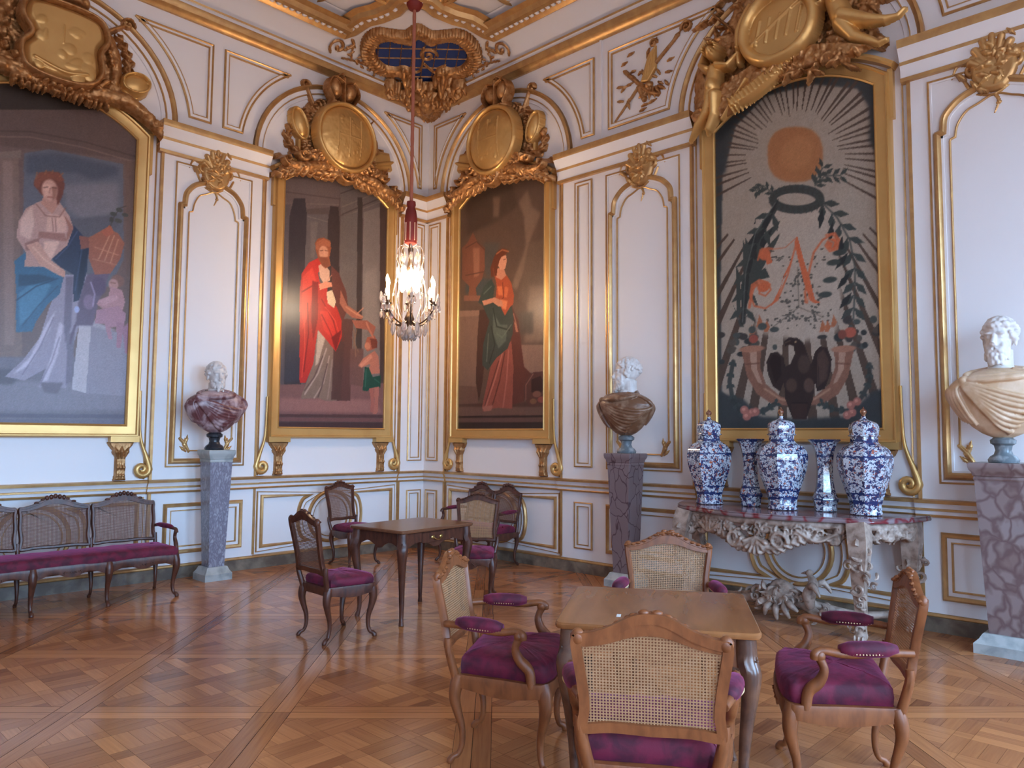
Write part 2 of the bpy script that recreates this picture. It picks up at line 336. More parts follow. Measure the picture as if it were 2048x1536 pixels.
PAINT['P2'] = '''
P 78 64 62 4 -940,4741 937,5237 1021,1493 -837,1489
P 92 76 74 9 -812,4680 22,4869 3,4512 -774,4287
L 70 56 54 14 -782,4522 28,4618
L 104 88 84 12 -777,4381 2,4537
P 80 70 72 7 -926,4323 -688,4378 -682,2131 -857,2122
P 52 44 48 7 -646,4471 -489,4508 -456,4286 -462,3563 -478,2154 -708,2141 -696,4234
P 50 50 60 35 -714,3148 -482,3179 -492,2188 -704,2176
P 84 74 74 7 -462,4309 -150,4378 -103,2186 -473,2166
P 96 84 82 18 -401,4225 -298,4247 -339,3777 -388,3768
L 104 90 86 12 -448,4288 -161,4276
P 56 44 44 7 -125,4495 -3,4510 22,4315 33,3396 37,2193 -103,2186 -155,4278
P 92 80 78 7 7,4865 749,4947 760,4473 34,4418
L 62 50 48 14 26,4693 437,4922
L 110 96 90 14 60,4525 563,4823
L 60 50 48 16 62,4425 689,4800
L 112 98 92 11 63,4387 690,4748
P 92 82 80 9 34,4393 296,4502 325,2209 51,2194
P 58 48 46 7 291,4706 368,4724 408,2213 325,2209
P 108 96 92 7 386,4522 660,4662 722,2077 414,2214
P 120 108 102 40 421,3707 617,3843 669,2971 425,2944
P 66 50 46 9 653,4713 818,4751 888,1698 724,1695
P 112 74 70 9 -857,2145 939,2268 949,1828 -846,1794
P 136 90 84 31 -753,1990 630,2022 758,1849 -773,1830
P 78 50 50 7 -846,1794 949,1828 950,1789 -845,1760
P 104 66 64 7 -845,1756 950,1784 951,1730 -844,1710
P 64 42 44 9 -843,1701 951,1725 955,1544 -838,1534
P 84 52 48 7 70,3054 261,3065 243,1995 28,1986
P 98 66 60 13 225,2674 431,2692 444,2190 231,2204
L 120 88 68 14 277,2929 315,2582
L 116 84 64 14 321,2933 269,2678
L 116 84 64 14 250,2826 358,2636
P 116 94 82 7 -287,2916 73,2956 42,1987 -124,1980 -234,2012 -473,1990 -462,2049 -376,2265
P 168 146 128 9 -259,2871 -147,2786 -247,2441 -286,2414
L 160 138 126 21 -129,2643 -243,2321 -422,2051
L 156 132 120 20 -85,2549 -158,2207 -288,2010
L 86 64 58 18 -181,2542 -296,2270 -424,2098
L 80 58 54 18 -110,2451 -184,2157 -235,2024
L 140 116 106 16 -42,2504 -74,2163 -98,2005
P 76 50 46 11 -21,2750 135,2765 99,2001 -42,1996
P 92 48 42 7 -89,3722 26,3643 147,3412 181,3217 100,3008 135,2765 -34,2724
P 176 36 30 4 -412,3703 -285,3786 -200,3703 -280,3593 -249,3476 -137,3420 -147,3297 10,3195 85,3031 91,2810 11,2618 -118,2740 -259,2871 -282,2725 -314,2436 -413,2192 -497,2188 -531,3315 -506,3556
P 206 52 40 13 -492,3511 -363,3652 -304,3492 -375,3145 -472,2848 -495,3177
P 200 46 38 13 -239,3114 -101,3132 18,2901 -35,2773 -177,2880
P 130 22 24 9 -358,3484 -276,3472 -263,3015 -322,2721 -356,2956
L 128 20 22 18 -499,3319 -276,3472
L 124 20 22 18 -416,3188 -392,2809 -444,2332
L 210 60 46 16 -453,3088 -439,2615 -468,2260
L 130 22 24 18 -215,3263 -42,3017 50,2757
L 132 24 26 16 -210,3070 -94,2889 10,2679
L 214 64 50 13 -158,3173 -14,3020 62,2832
P 118 20 22 9 -64,2794 89,2908 11,2618
P 186 140 116 7 -274,3691 -201,3740 -110,3645 -106,3523 -194,3473 -251,3549
P 196 168 136 7 -149,3369 -67,3406 -6,3267 -32,3177 -126,3226
P 196 120 92 7 -262,3450 -167,3501 -78,3503 -68,3450 -165,3416 -246,3380
L 190 120 90 10 -140,3518 -80,3596
P 146 84 66 7 60,3425 166,3240 300,3182 421,3121 392,3080 243,3087 125,3160 51,3250
L 176 112 86 22 152,3213 301,3145 409,3115
L 190 116 86 14 330,3156 418,3235
P 140 78 62 7 244,3050 482,3078 625,3004 579,2871 485,2951 306,2957
P 132 66 40 7 -331,3972 -292,4033 -211,4064 -112,4039 -96,3943 -120,3816 -95,3721 -172,3669 -228,3699 -285,3786 -320,3877
E 178 118 90 0 -205,3869 72,97
P 120 62 42 9 -264,3802 -148,3823 -112,3719 -172,3679 -234,3722
P 150 80 52 7 -318,3975 -210,4054 -103,4016 -118,3959 -235,3954 -288,3883 -321,3901
L 86 44 34 10 -255,3884 -217,3896
L 86 44 34 10 -184,3902 -145,3900
L 190 130 100 13 -194,3886 -182,3824
P 150 78 56 7 488,2850 609,2887 661,2790 614,2709 493,2660 446,2719
E 172 104 78 0 497,2736 48,50
P 110 52 38 7 534,2841 648,2840 656,2725 568,2705
L 170 100 78 25 471,3046 522,2955 585,2859
P 164 96 76 7 435,2567 614,2683 678,2612 708,2383 530,2359 542,2499 408,2439 354,2460
P 184 116 92 9 377,2474 554,2627 586,2591 408,2439
P 26 66 52 7 461,2455 528,2447 592,2325 721,2358 719,2192 565,2171 506,2131 433,2140
L 48 92 74 17 483,2419 474,2192
L 46 90 72 17 623,2301 702,2255
P 150 84 72 7 535,2170 611,2186 626,1946 604,1844 558,1868 570,1995
P 158 92 78 7 614,2187 694,2203 689,1872 659,1833 604,1832 631,1972'''
PAINT['P3'] = '''
P 84 62 50 4 -944,5165 934,4720 946,1555 -876,1545
P 70 52 42 44 -675,4794 191,4848 323,4483 -137,4334 -630,4277
P 112 86 70 35 323,4531 480,4662 544,4437 698,4312 516,3976 425,3618 301,3401 204,3461 454,3940 420,4322
P 104 78 62 31 -142,4703 -6,4674 -37,4412 -138,4433
P 94 72 58 44 516,3976 790,3974 793,3247 522,3142 334,3304
P 116 90 74 53 520,3419 793,3383 796,2707 433,2714
P 72 64 58 35 -307,4119 1,4066 -129,3699 -231,3617 -302,3774
P 60 62 60 31 -657,3702 -128,3602 -366,3390 -653,3475
P 74 62 54 40 335,3117 584,3090 586,2816 369,2835
P 124 92 76 9 339,2699 826,2660 827,2304 436,2347
P 110 80 66 7 -908,3253 -381,3208 -398,1981 -885,1993
P 126 92 76 7 -908,3266 -294,3210 -328,3141 -907,3177
P 96 66 54 7 -889,2243 -367,2197 -398,1969 -885,1980
P 112 64 46 7 -598,3443 -437,3423 -456,3524 -335,3631 -285,3771 -288,4042 -430,4141 -522,4295 -628,4176 -737,4118 -730,3687 -582,3566
P 138 86 64 18 -518,4081 -394,4060 -388,3688 -494,3678
L 78 42 32 16 -664,4106 -448,4157 -288,4018
L 80 44 34 16 -657,3727 -477,3726 -301,3725
P 120 74 56 7 -689,3455 -367,3414 -366,3341 -688,3379
P 72 46 38 9 -885,1980 945,1969 946,1555 -876,1545
P 94 66 56 13 -810,1941 829,1906 830,1807 -807,1818
P 48 30 26 7 -881,1819 945,1805 946,1781 -881,1789
P 86 58 50 7 -881,1789 946,1777 946,1729 -880,1734
P 46 30 26 9 -880,1729 946,1720 946,1555 -876,1545
P 84 42 34 9 207,3225 336,3000 386,2695 435,2416 589,2294 468,2186 439,1983 219,1942 180,2618
P 64 40 32 9 -381,3220 -157,3219 -252,2649 -315,2219 -374,2004 -438,2273 -412,2905
P 124 62 50 7 -116,2591 211,2756 253,2427 236,1896 -8,1912 -174,1904 -293,1870 -311,1931 -229,2215
L 156 90 74 23 50,2604 -78,2280 -242,1929
L 84 38 32 20 99,2624 5,2253 -124,1938
L 150 84 70 22 164,2642 135,2270 74,1922
L 86 40 34 17 -15,2513 -145,2212 -260,1953
P 140 84 72 9 -311,1931 -108,1950 -140,1880 -276,1870
P 50 58 52 7 -162,3607 -93,3501 -125,3360 207,3225 247,3080 236,2847 148,2667 -48,2563 -215,2406 -319,2484 -305,2750 -189,3054 -330,3287 -407,3321 -299,3528
P 72 82 72 13 -123,3167 13,2986 144,2973 114,2764 -17,2679 -119,2879
L 32 38 34 20 -123,3215 -53,2968 178,2899
L 34 38 34 20 -154,2978 -84,2732 -182,2500
L 84 94 82 18 -52,2873 48,2816 209,2966
L 84 92 80 17 -204,2886 -233,2527
L 80 90 80 18 -297,3430 -161,3510
P 150 62 34 7 -95,3646 6,3583 111,3628 204,3508 254,3337 239,3221 191,3203 94,3096 44,3173 -24,3300 -75,3354 -59,3496
P 182 88 48 11 -53,3495 41,3483 58,3361 -25,3372
P 178 84 46 11 90,3476 156,3444 124,3329 75,3335
L 100 36 24 14 47,3530 69,3336 10,3296
P 190 100 60 11 9,3320 141,3280 110,3165 44,3196
P 168 106 80 7 -331,3336 -91,3356 43,3292 60,3218 -23,3228 -124,3292 -295,3271
L 150 92 70 14 246,3103 299,2958
P 150 92 70 7 257,3009 305,2957 331,2862 290,2865
P 170 106 80 7 -46,3735 71,3706 112,3616 23,3569 -78,3619
P 184 120 92 7 -14,3875 102,3885 123,3805 110,3760 91,3703 5,3704 -46,3784
P 96 46 28 7 -115,3891 -48,3965 52,3985 141,3946 109,3891 20,3870 -13,3827 -46,3735 -61,3641 -163,3631 -181,3756
L 160 90 50 18 -65,3927 35,3963 151,3920
L 120 56 34 14 -130,3748 -94,3598
L 80 40 28 11 63,3829 96,3829
P 78 44 38 7 468,2232 589,2339 739,2342 828,2260 829,1928 531,1912 438,2028 422,2165
P 50 26 24 7 559,2250 710,2288 799,2172 711,2065 560,2092
E 112 70 56 0 651,2067 72,41
E 124 60 50 0 726,1997 65,40
E 110 74 48 0 592,1979 60,36
L 120 80 66 16 469,2005 468,2186 589,2317'''
PAINT['P4'] = '''
P 52 56 56 4 -840,5312 962,4707 880,1574 -886,1565
P 140 124 108 15 -615,4437 -544,4673 -228,4882 233,4851 630,4680 731,4489 744,4148 782,3870 788,2816 781,1956 475,1703 -332,1710 -730,2010 -735,3010 -692,4225
P 70 54 44 4 509,4117 1377,3923 1376,3873 509,4108
P 70 54 44 4 507,4075 1371,3802 1366,3753 506,4067
P 70 54 44 4 498,4021 1348,3641 1338,3594 497,4013
P 70 54 44 4 491,3992 1329,3558 1315,3512 489,3985
P 70 54 44 4 478,3955 1293,3447 1276,3403 475,3948
P 70 54 44 4 454,3908 1230,3306 1208,3265 450,3901
P 70 54 44 4 816,3525 1893,2560 1853,2495 807,3512
P 70 54 44 4 771,3468 1796,2411 1750,2349 760,3456
P 70 54 44 4 710,3406 1663,2243 1610,2186 698,3395
P 70 54 44 4 653,3360 1538,2115 1480,2063 641,3351
P 70 54 44 4 592,3321 1401,1997 1337,1949 578,3313
P 70 54 44 4 508,3279 1207,1862 1136,1821 492,3272
P 70 54 44 4 428,3250 1020,1761 943,1726 412,3246
P 70 54 44 4 348,3231 827,1679 743,1651 331,3228
P 70 54 44 4 270,3221 636,1619 548,1597 253,3219
P 70 54 44 4 192,3217 438,1575 345,1560 174,3217
P 70 54 44 4 110,3220 226,1546 128,1539 92,3222
P 70 54 44 4 -3,3236 -78,1536 -182,1540 -22,3240
P 70 54 44 4 -117,3266 -396,1560 -506,1576 -136,3272
P 70 54 44 4 -181,3288 -580,1590 -692,1613 -200,3295
P 70 54 44 4 -283,3331 -882,1663 -997,1699 -302,3341
P 70 54 44 4 -385,3387 -1197,1772 -1314,1820 -403,3398
P 70 54 44 4 -457,3434 -1429,1873 -1547,1932 -475,3446
P 70 54 44 4 -566,3517 -1792,2071 -1908,2146 -583,3532
P 70 54 44 4 -635,3580 -2028,2229 -2142,2314 -651,3596
P 70 54 44 4 -731,3682 -2371,2504 -2479,2604 -745,3699
P 70 54 44 4 -803,3774 -2641,2768 -2743,2879 -816,3793
P 70 54 44 4 -855,3853 -2844,3000 -2938,3120 -868,3872
P 70 54 44 4 -386,4104 -1489,3782 -1524,3848 -390,4113
P 70 54 44 4 -409,4160 -1584,3978 -1612,4046 -413,4170
P 70 54 44 4 -422,4201 -1640,4123 -1662,4193 -425,4211
P 70 54 44 4 -436,4261 -1698,4336 -1711,4407 -437,4271
P 70 54 44 4 -440,4291 -1717,4445 -1726,4515 -441,4301
P 70 54 44 4 -443,4346 -1734,4643 -1734,4711 -443,4356
P 70 54 44 4 -354,4375 -908,4567 -903,4603 -353,4382
P 70 54 44 4 -313,4382 -893,4619 -886,4654 -312,4389
P 70 54 44 4 -312,4428 -844,4714 -833,4746 -309,4435
P 70 54 44 4 -309,4464 -968,4883 -950,4918 -306,4470
P 70 54 44 4 -321,4509 -894,4929 -874,4959 -317,4515
P 70 54 44 4 -337,4577 -792,4974 -770,5000 -332,4584
P 70 54 44 4 -266,4557 -679,4973 -656,4994 -261,4562
P 70 54 44 4 -226,4567 -717,5149 -686,5169 -221,4571
P 70 54 44 4 -209,4612 -535,5074 -506,5087 -203,4615
P 70 54 44 4 -170,4599 -497,5125 -466,5136 -164,4602
P 70 54 44 4 -170,4673 -414,5140 -382,5148 -163,4675
P 70 54 44 4 -137,4687 -369,5223 -333,5227 -129,4689
P 70 54 44 4 -64,4640 -260,5285 -222,5283 -57,4640
P 70 54 44 4 -41,4679 -172,5255 -135,5251 -33,4679
P 70 54 44 4 6,4606 -73,5160 -39,5153 13,4605
P 70 54 44 4 45,4676 23,5243 61,5230 54,4674
P 70 54 44 4 77,4643 96,5199 132,5185 85,4641
P 70 54 44 4 124,4641 193,5118 227,5101 132,4637
P 70 54 44 4 161,4610 269,5039 300,5020 168,4605
P 70 54 44 4 211,4606 346,4960 375,4939 219,4601
P 70 54 44 4 250,4578 454,4969 484,4943 257,4573
P 70 54 44 4 269,4556 464,4874 491,4849 276,4550
P 70 54 44 4 303,4497 548,4779 571,4752 309,4491
P 70 54 44 4 321,4473 629,4775 653,4745 326,4467
P 70 54 44 4 374,4444 667,4657 687,4627 379,4436
P 70 54 44 4 391,4417 681,4593 698,4564 396,4409
P 70 54 44 4 360,4340 821,4523 837,4489 364,4333
P 70 54 44 4 436,4322 829,4432 842,4398 439,4314
P 70 54 44 4 396,4272 874,4346 884,4312 398,4265
P 70 54 44 4 462,4247 904,4280 912,4245 464,4239
P 70 54 44 4 440,4205 835,4192 839,4160 441,4197
P 70 54 44 4 450,4172 898,4121 901,4088 451,4165
P 150 133 117 44 -297,3784 389,3642 459,2858 407,2504 91,2440 -368,2575 -409,3214
P 46 50 52 35 -747,4862 -543,4750 -628,4517 -659,4217 -769,4243
P 44 48 50 35 652,4696 798,4649 793,4068 723,4154 731,4467
P 44 50 52 26 -825,2013 -506,1929 -331,1757 77,1729 476,1747 690,1959 851,1996 840,1574 -831,1565
P 148 92 52 15 314,4158 306,4072 284,4015 249,3976 201,3952 140,3945 50,3958 -41,3986 -104,4023 -154,4071 -190,4130 -212,4200 -218,4296 -209,4387 -185,4445 -147,4486 -95,4508 -31,4512 61,4493 150,4460 211,4422 257,4373 290,4316 309,4248
E 156 100 58 0 67,4234 164,167
L 34 38 38 78 279,3747 271,3723 249,3704 214,3691 168,3685 115,3686 57,3694 -1,3710 -56,3731 -104,3757 -140,3786 -163,3815 -171,3843 -162,3868 -138,3887 -101,3900 -53,3906 2,3903 61,3893 119,3877 172,3855 217,3830 251,3802 272,3773 279,3747
P 52 58 54 2 279,3747 246,3750 227,3727 259,3723
P 52 58 54 2 279,3747 279,3713 303,3687 303,3720
P 52 58 54 2 271,3724 239,3727 219,3704 252,3700
P 52 58 54 2 271,3724 271,3690 296,3664 296,3698
P 52 58 54 2 250,3705 220,3724 191,3714 221,3695
P 52 58 54 2 250,3705 236,3678 249,3645 263,3672
P 52 58 54 2 218,3692 192,3718 160,3718 186,3692
P 52 58 54 2 218,3692 196,3672 199,3638 222,3659
P 52 58 54 2 176,3686 154,3716 121,3722 142,3692
P 52 58 54 2 176,3686 149,3671 146,3638 173,3653
P 52 58 54 2 126,3686 108,3718 75,3729 92,3697
P 52 58 54 2 126,3686 96,3676 88,3644 118,3654
P 52 58 54 2 71,3692 57,3726 24,3741 38,3708
P 52 58 54 2 71,3692 39,3686 28,3656 59,3663
P 52 58 54 2 15,3705 5,3740 -27,3759 -17,3725
P 52 58 54 2 15,3705 -18,3704 -34,3676 0,3678
P 52 58 54 2 -39,3724 -45,3759 -75,3782 -69,3747
P 52 58 54 2 -39,3724 -73,3727 -92,3702 -58,3699
P 52 58 54 2 -86,3748 -88,3783 -116,3809 -114,3774
P 52 58 54 2 -86,3748 -121,3755 -145,3734 -110,3726
P 52 58 54 2 -126,3774 -120,3808 -143,3838 -149,3805
P 52 58 54 2 -126,3774 -160,3789 -188,3773 -154,3759
P 52 58 54 2 -153,3802 -138,3831 -152,3865 -167,3837
P 52 58 54 2 -153,3802 -184,3826 -217,3820 -186,3797
P 52 58 54 2 -167,3830 -139,3846 -138,3880 -165,3864
P 52 58 54 2 -167,3830 -187,3863 -222,3874 -202,3841
P 52 58 54 2 -167,3855 -131,3851 -111,3875 -146,3879
P 52 58 54 2 -167,3855 -167,3890 -194,3918 -194,3883
P 52 58 54 2 -152,3877 -119,3857 -88,3867 -121,3886
P 52 58 54 2 -152,3877 -136,3905 -150,3939 -166,3911
P 52 58 54 2 -123,3893 -96,3865 -62,3865 -89,3892
P 52 58 54 2 -123,3893 -100,3913 -104,3948 -128,3928
P 52 58 54 2 -84,3902 -61,3871 -27,3864 -49,3895
P 52 58 54 2 -84,3902 -56,3917 -53,3950 -81,3936
P 52 58 54 2 -35,3905 -17,3872 17,3860 -1,3893
P 52 58 54 2 -35,3905 -5,3914 3,3946 -27,3937
P 52 58 54 2 19,3901 33,3866 66,3850 52,3884
P 52 58 54 2 19,3901 51,3906 62,3936 30,3930
P 52 58 54 2 75,3890 85,3855 116,3836 106,3870
P 52 58 54 2 75,3890 107,3891 123,3918 90,3917
P 52 58 54 2 129,3873 135,3838 164,3816 158,3850
P 52 58 54 2 129,3873 162,3870 181,3894 148,3897
P 52 58 54 2 179,3851 180,3817 206,3791 205,3825
P 52 58 54 2 179,3851 212,3843 234,3864 201,3872
P 52 58 54 2 221,3826 216,3794 237,3764 242,3796
P 52 58 54 2 221,3826 253,3812 279,3827 247,3841
P 52 58 54 2 252,3799 238,3772 251,3739 265,3766
P 52 58 54 2 252,3799 281,3777 311,3782 283,3804
P 52 58 54 2 272,3772 246,3757 245,3724 270,3739
P 52 58 54 2 272,3772 290,3741 322,3731 304,3762
P 52 58 54 2 279,3747 253,3731 251,3698 277,3714
P 52 58 54 2 279,3747 296,3715 328,3705 311,3736
L 52 58 54 12 236,3885 328,3956 461,3925
P 52 58 54 2 236,3885 288,3853 340,3865 288,3896
P 52 58 54 2 236,3885 259,3932 242,3991 218,3943
P 52 58 54 2 282,3921 334,3889 385,3900 334,3931
P 52 58 54 2 282,3921 305,3968 288,4027 265,3979
P 52 58 54 2 328,3956 351,3899 402,3867 379,3923
P 52 58 54 2 328,3956 380,3965 405,4011 353,4002
P 52 58 54 2 395,3940 418,3884 467,3851 445,3908
P 52 58 54 2 395,3940 446,3949 471,3994 420,3986
P 52 58 54 2 461,3925 483,3869 532,3836 510,3892
P 52 58 54 2 461,3925 511,3934 536,3979 485,3970
L 52 58 54 12 -170,3904 -268,4000 -332,3965
P 52 58 54 2 -170,3904 -157,3945 -183,3989 -196,3947
P 52 58 54 2 -170,3904 -213,3929 -254,3914 -210,3889
P 52 58 54 2 -219,3952 -206,3993 -232,4037 -245,3995
P 52 58 54 2 -219,3952 -263,3977 -304,3962 -259,3937
P 52 58 54 2 -268,4000 -309,4032 -354,4026 -313,3993
P 52 58 54 2 -268,4000 -295,3967 -282,3920 -255,3953
P 52 58 54 2 -300,3982 -342,4015 -387,4008 -345,3976
P 52 58 54 2 -300,3982 -327,3950 -314,3902 -287,3935
P 52 58 54 2 -332,3965 -374,3997 -420,3991 -378,3958
P 52 58 54 2 -332,3965 -360,3932 -346,3885 -319,3917
L 52 58 54 12 236,3908 307,4031
P 52 58 54 2 236,3908 290,3894 330,3922 277,3936
P 52 58 54 2 236,3908 243,3962 210,4013 203,3959
P 52 58 54 2 272,3970 325,3955 365,3983 312,3998
P 52 58 54 2 272,3970 278,4024 246,4075 239,4021
P 52 58 54 2 307,4031 360,4017 400,4044 347,4059
P 52 58 54 2 307,4031 314,4085 281,4137 275,4083
P 34 38 38 4 -495,2660 -521,2983 -431,3464 -109,3842 -135,3775 -329,3398 -453,2852
P 52 58 54 4 -495,2660 -521,2983 -431,3415 -101,3623 -126,3556 -330,3339 -453,2852
P 34 38 38 4 -495,2660 -521,2983 -432,3366 -176,3565 -202,3497 -331,3280 -453,2852
P 52 58 54 4 -495,2660 -521,2983 -433,3316 -248,3725 -274,3657 -332,3222 -453,2852
P 34 38 38 4 -495,2660 -521,2983 -434,3267 -336,3719 -363,3650 -333,3163 -453,2852
P 52 58 54 4 -495,2660 -521,2983 -434,3218 -103,3503 -129,3436 -334,3105 -453,2852
P 52 58 54 4 -456,3518 -411,3411 -451,2974 -498,2980
P 52 58 54 4 -565,3263 -519,3156 -519,2785 -566,2790
P 52 58 54 4 -257,3191 -214,3088 -437,3070 -483,3077
P 52 58 54 4 -597,2868 -551,2764 -482,2634 -529,2638
P 52 58 54 4 -331,3300 -287,3196 -449,3146 -495,3153
P 52 58 54 4 -482,3498 -437,3391 -435,3169 -482,3176
L 34 38 38 54 -160,3732 -340,3473 -449,3146 -495,2684
P 52 58 54 2 -173,3710 -278,3730 -365,3686 -258,3666
P 52 58 54 2 -173,3710 -181,3610 -127,3514 -119,3614
P 52 58 54 2 -256,3580 -363,3599 -451,3554 -343,3535
P 52 58 54 2 -256,3580 -264,3479 -210,3384 -201,3484
P 52 58 54 2 -341,3449 -447,3444 -520,3378 -413,3383
P 52 58 54 2 -341,3449 -326,3344 -253,3260 -267,3363
P 52 58 54 2 -388,3309 -494,3303 -569,3236 -461,3243
P 52 58 54 2 -388,3309 -373,3205 -299,3121 -314,3224
P 52 58 54 2 -435,3169 -537,3143 -596,3061 -493,3088
P 52 58 54 2 -435,3169 -402,3066 -315,2996 -348,3097
P 52 58 54 2 -457,2999 -559,2972 -618,2890 -515,2918
P 52 58 54 2 -457,2999 -424,2898 -337,2828 -370,2929
P 52 58 54 2 -479,2830 -582,2801 -641,2718 -537,2748
P 52 58 54 2 -479,2830 -446,2729 -359,2661 -392,2761
L 86 92 84 10 -147,3802 -352,3549 -461,3173 -500,2685
L 52 58 54 16 278,3735 430,3542 534,3319 575,3065 566,2844 549,2602
P 52 58 54 2 300,3707 264,3631 296,3541 332,3617
P 52 58 54 2 300,3707 377,3650 459,3661 384,3718
P 52 58 54 2 382,3596 347,3521 378,3432 413,3507
P 52 58 54 2 382,3596 457,3541 538,3552 464,3608
P 52 58 54 2 455,3477 403,3415 415,3325 467,3388
P 52 58 54 2 455,3477 518,3408 601,3401 539,3469
P 52 58 54 2 517,3346 466,3283 478,3194 529,3257
P 52 58 54 2 517,3346 580,3278 661,3271 600,3338
P 52 58 54 2 551,3203 483,3162 469,3077 537,3119
P 52 58 54 2 551,3203 594,3123 673,3093 631,3172
P 52 58 54 2 571,3063 494,3039 463,2961 540,2986
P 52 58 54 2 571,3063 597,2978 671,2932 644,3017
P 52 58 54 2 568,2938 491,2913 460,2835 537,2861
P 52 58 54 2 568,2938 594,2854 668,2809 641,2893
P 52 58 54 2 562,2822 484,2800 449,2724 527,2747
P 52 58 54 2 562,2822 585,2737 656,2690 634,2774
P 52 58 54 2 554,2712 476,2689 441,2613 520,2637
P 52 58 54 2 554,2712 577,2627 648,2581 626,2665
P 34 38 38 2 299,3661 255,3572 269,3464 313,3553
P 34 38 38 2 386,3514 342,3426 356,3320 399,3408
P 34 38 38 2 470,3371 428,3283 441,3178 484,3266
P 34 38 38 2 519,3209 437,3161 400,3069 481,3118
P 34 38 38 2 532,3027 451,2978 413,2886 494,2936
P 34 38 38 2 544,2847 464,2796 426,2704 507,2756
E 52 58 54 0 389,3139 65,29
E 52 58 54 0 352,2985 66,29
E 52 58 54 0 305,2855 66,30
E 52 58 54 0 445,3221 65,29
E 74 70 62 0 -27,2707 13,12
E 74 70 62 0 8,2880 10,13
E 74 70 62 0 232,2698 13,12
E 74 70 62 0 119,2975 11,11
E 74 70 62 0 126,2639 15,13
E 74 70 62 0 89,2875 13,13
E 74 70 62 0 353,2711 10,9
E 74 70 62 0 194,2698 13,12
E 74 70 62 0 91,3052 11,10
E 74 70 62 0 9,2975 14,13
E 74 70 62 0 184,2763 14,10
E 74 70 62 0 56,2775 14,7
E 74 70 62 0 105,3010 16,14
E 74 70 62 0 -60,2835 16,12
E 74 70 62 0 150,2969 18,9
E 74 70 62 0 -56,2709 17,11
E 74 70 62 0 181,2900 13,12
E 74 70 62 0 156,3061 9,8
E 74 70 62 0 208,2710 13,10
E 74 70 62 0 255,2936 15,7
E 74 70 62 0 119,2928 15,9
E 74 70 62 0 31,2992 9,7
E 74 70 62 0 210,2639 16,13
E 74 70 62 0 -69,3080 15,11
E 74 70 62 0 262,2823 18,8
E 74 70 62 0 -44,2820 16,13
E 74 70 62 0 111,2819 18,10
E 74 70 62 0 -53,2848 18,12
E 74 70 62 0 66,2983 15,14
E 74 70 62 0 208,2665 12,10
E 74 70 62 0 13,2727 9,8
E 74 70 62 0 184,2849 16,11
E 74 70 62 0 196,2937 10,7
E 74 70 62 0 -34,2652 19,14
E 74 70 62 0 28,2836 12,9
E 74 70 62 0 124,2659 17,12
E 74 70 62 0 61,3066 19,8
E 74 70 62 0 189,2722 15,11
E 74 70 62 0 31,2653 10,8
E 74 70 62 0 131,3116 12,8
E 74 70 62 0 111,3104 17,12
E 74 70 62 0 45,2768 15,13
E 74 70 62 0 5,2697 16,12
E 74 70 62 0 -119,2880 15,8
E 74 70 62 0 -16,2717 11,13
E 74 70 62 0 59,3011 13,12
E 74 70 62 0 -34,2710 13,7
E 74 70 62 0 203,2677 10,14
E 74 70 62 0 140,3053 16,9
E 74 70 62 0 265,2833 13,12
E 74 70 62 0 181,3030 16,13
E 74 70 62 0 -545,2723 14,13
E 74 70 62 0 -21,2723 15,14
E 74 70 62 0 30,2990 16,14
E 74 70 62 0 242,2812 11,13
E 74 70 62 0 100,2797 12,13
E 74 70 62 0 -95,2840 18,14
E 74 70 62 0 331,2660 14,12
E 74 70 62 0 -378,2884 14,8
E 74 70 62 0 -28,2786 14,11
E 74 70 62 0 52,2836 10,12
E 74 70 62 0 171,2664 15,8
E 74 70 62 0 154,2630 9,12
E 74 70 62 0 -103,2841 16,7
E 74 70 62 0 225,2747 11,9
E 74 70 62 0 93,2682 16,13
E 74 70 62 0 -48,3004 10,10
E 74 70 62 0 215,2626 16,13
E 74 70 62 0 -8,2998 16,10
E 74 70 62 0 -78,3073 9,14
E 74 70 62 0 -2,2670 13,11
E 74 70 62 0 331,2681 12,11
E 74 70 62 0 33,3015 12,9
E 74 70 62 0 46,2674 10,12
E 74 70 62 0 98,3093 10,9
E 74 70 62 0 39,2665 16,13
E 74 70 62 0 139,2876 14,14
E 74 70 62 0 104,3051 12,13
E 74 70 62 0 116,3076 15,11
E 74 70 62 0 21,2680 11,12
E 74 70 62 0 53,3052 16,9
E 74 70 62 0 36,3040 10,9
E 74 70 62 0 192,2956 13,14
E 74 70 62 0 45,3057 11,14
E 74 70 62 0 -168,2677 11,14
E 74 70 62 0 -359,2829 17,14
E 74 70 62 0 69,3088 14,11
E 74 70 62 0 121,2857 12,12
E 74 70 62 0 52,2712 11,8
E 74 70 62 0 31,3024 15,8
E 74 70 62 0 -25,2831 16,13
E 74 70 62 0 121,3036 13,14
E 74 70 62 0 111,3026 17,12
E 74 70 62 0 69,2659 14,7
E 74 70 62 0 36,2988 11,9
E 74 70 62 0 -67,2920 13,10
E 74 70 62 0 185,3055 16,10
E 74 70 62 0 81,3081 12,11
E 74 70 62 0 -463,2738 16,9
E 74 70 62 0 96,2822 15,11
E 74 70 62 0 216,2752 16,8
E 74 70 62 0 67,3120 11,9
E 74 70 62 0 -12,2928 11,9
E 74 70 62 0 245,2773 14,13
E 74 70 62 0 40,2663 15,10
E 74 70 62 0 151,2942 17,8
E 74 70 62 0 236,2878 14,14
E 74 70 62 0 164,3054 15,11
E 74 70 62 0 112,3109 11,14
E 74 70 62 0 -266,2775 16,11
E 78 72 64 0 207,2558 11,8
E 78 72 64 0 219,3207 9,8
E 78 72 64 0 -62,2673 15,8
E 78 72 64 0 110,3158 13,8
E 78 72 64 0 -17,2747 17,8
E 78 72 64 0 -143,3265 11,8
E 78 72 64 0 -242,2667 10,8
E 78 72 64 0 223,3221 14,9
E 78 72 64 0 -26,2673 10,8
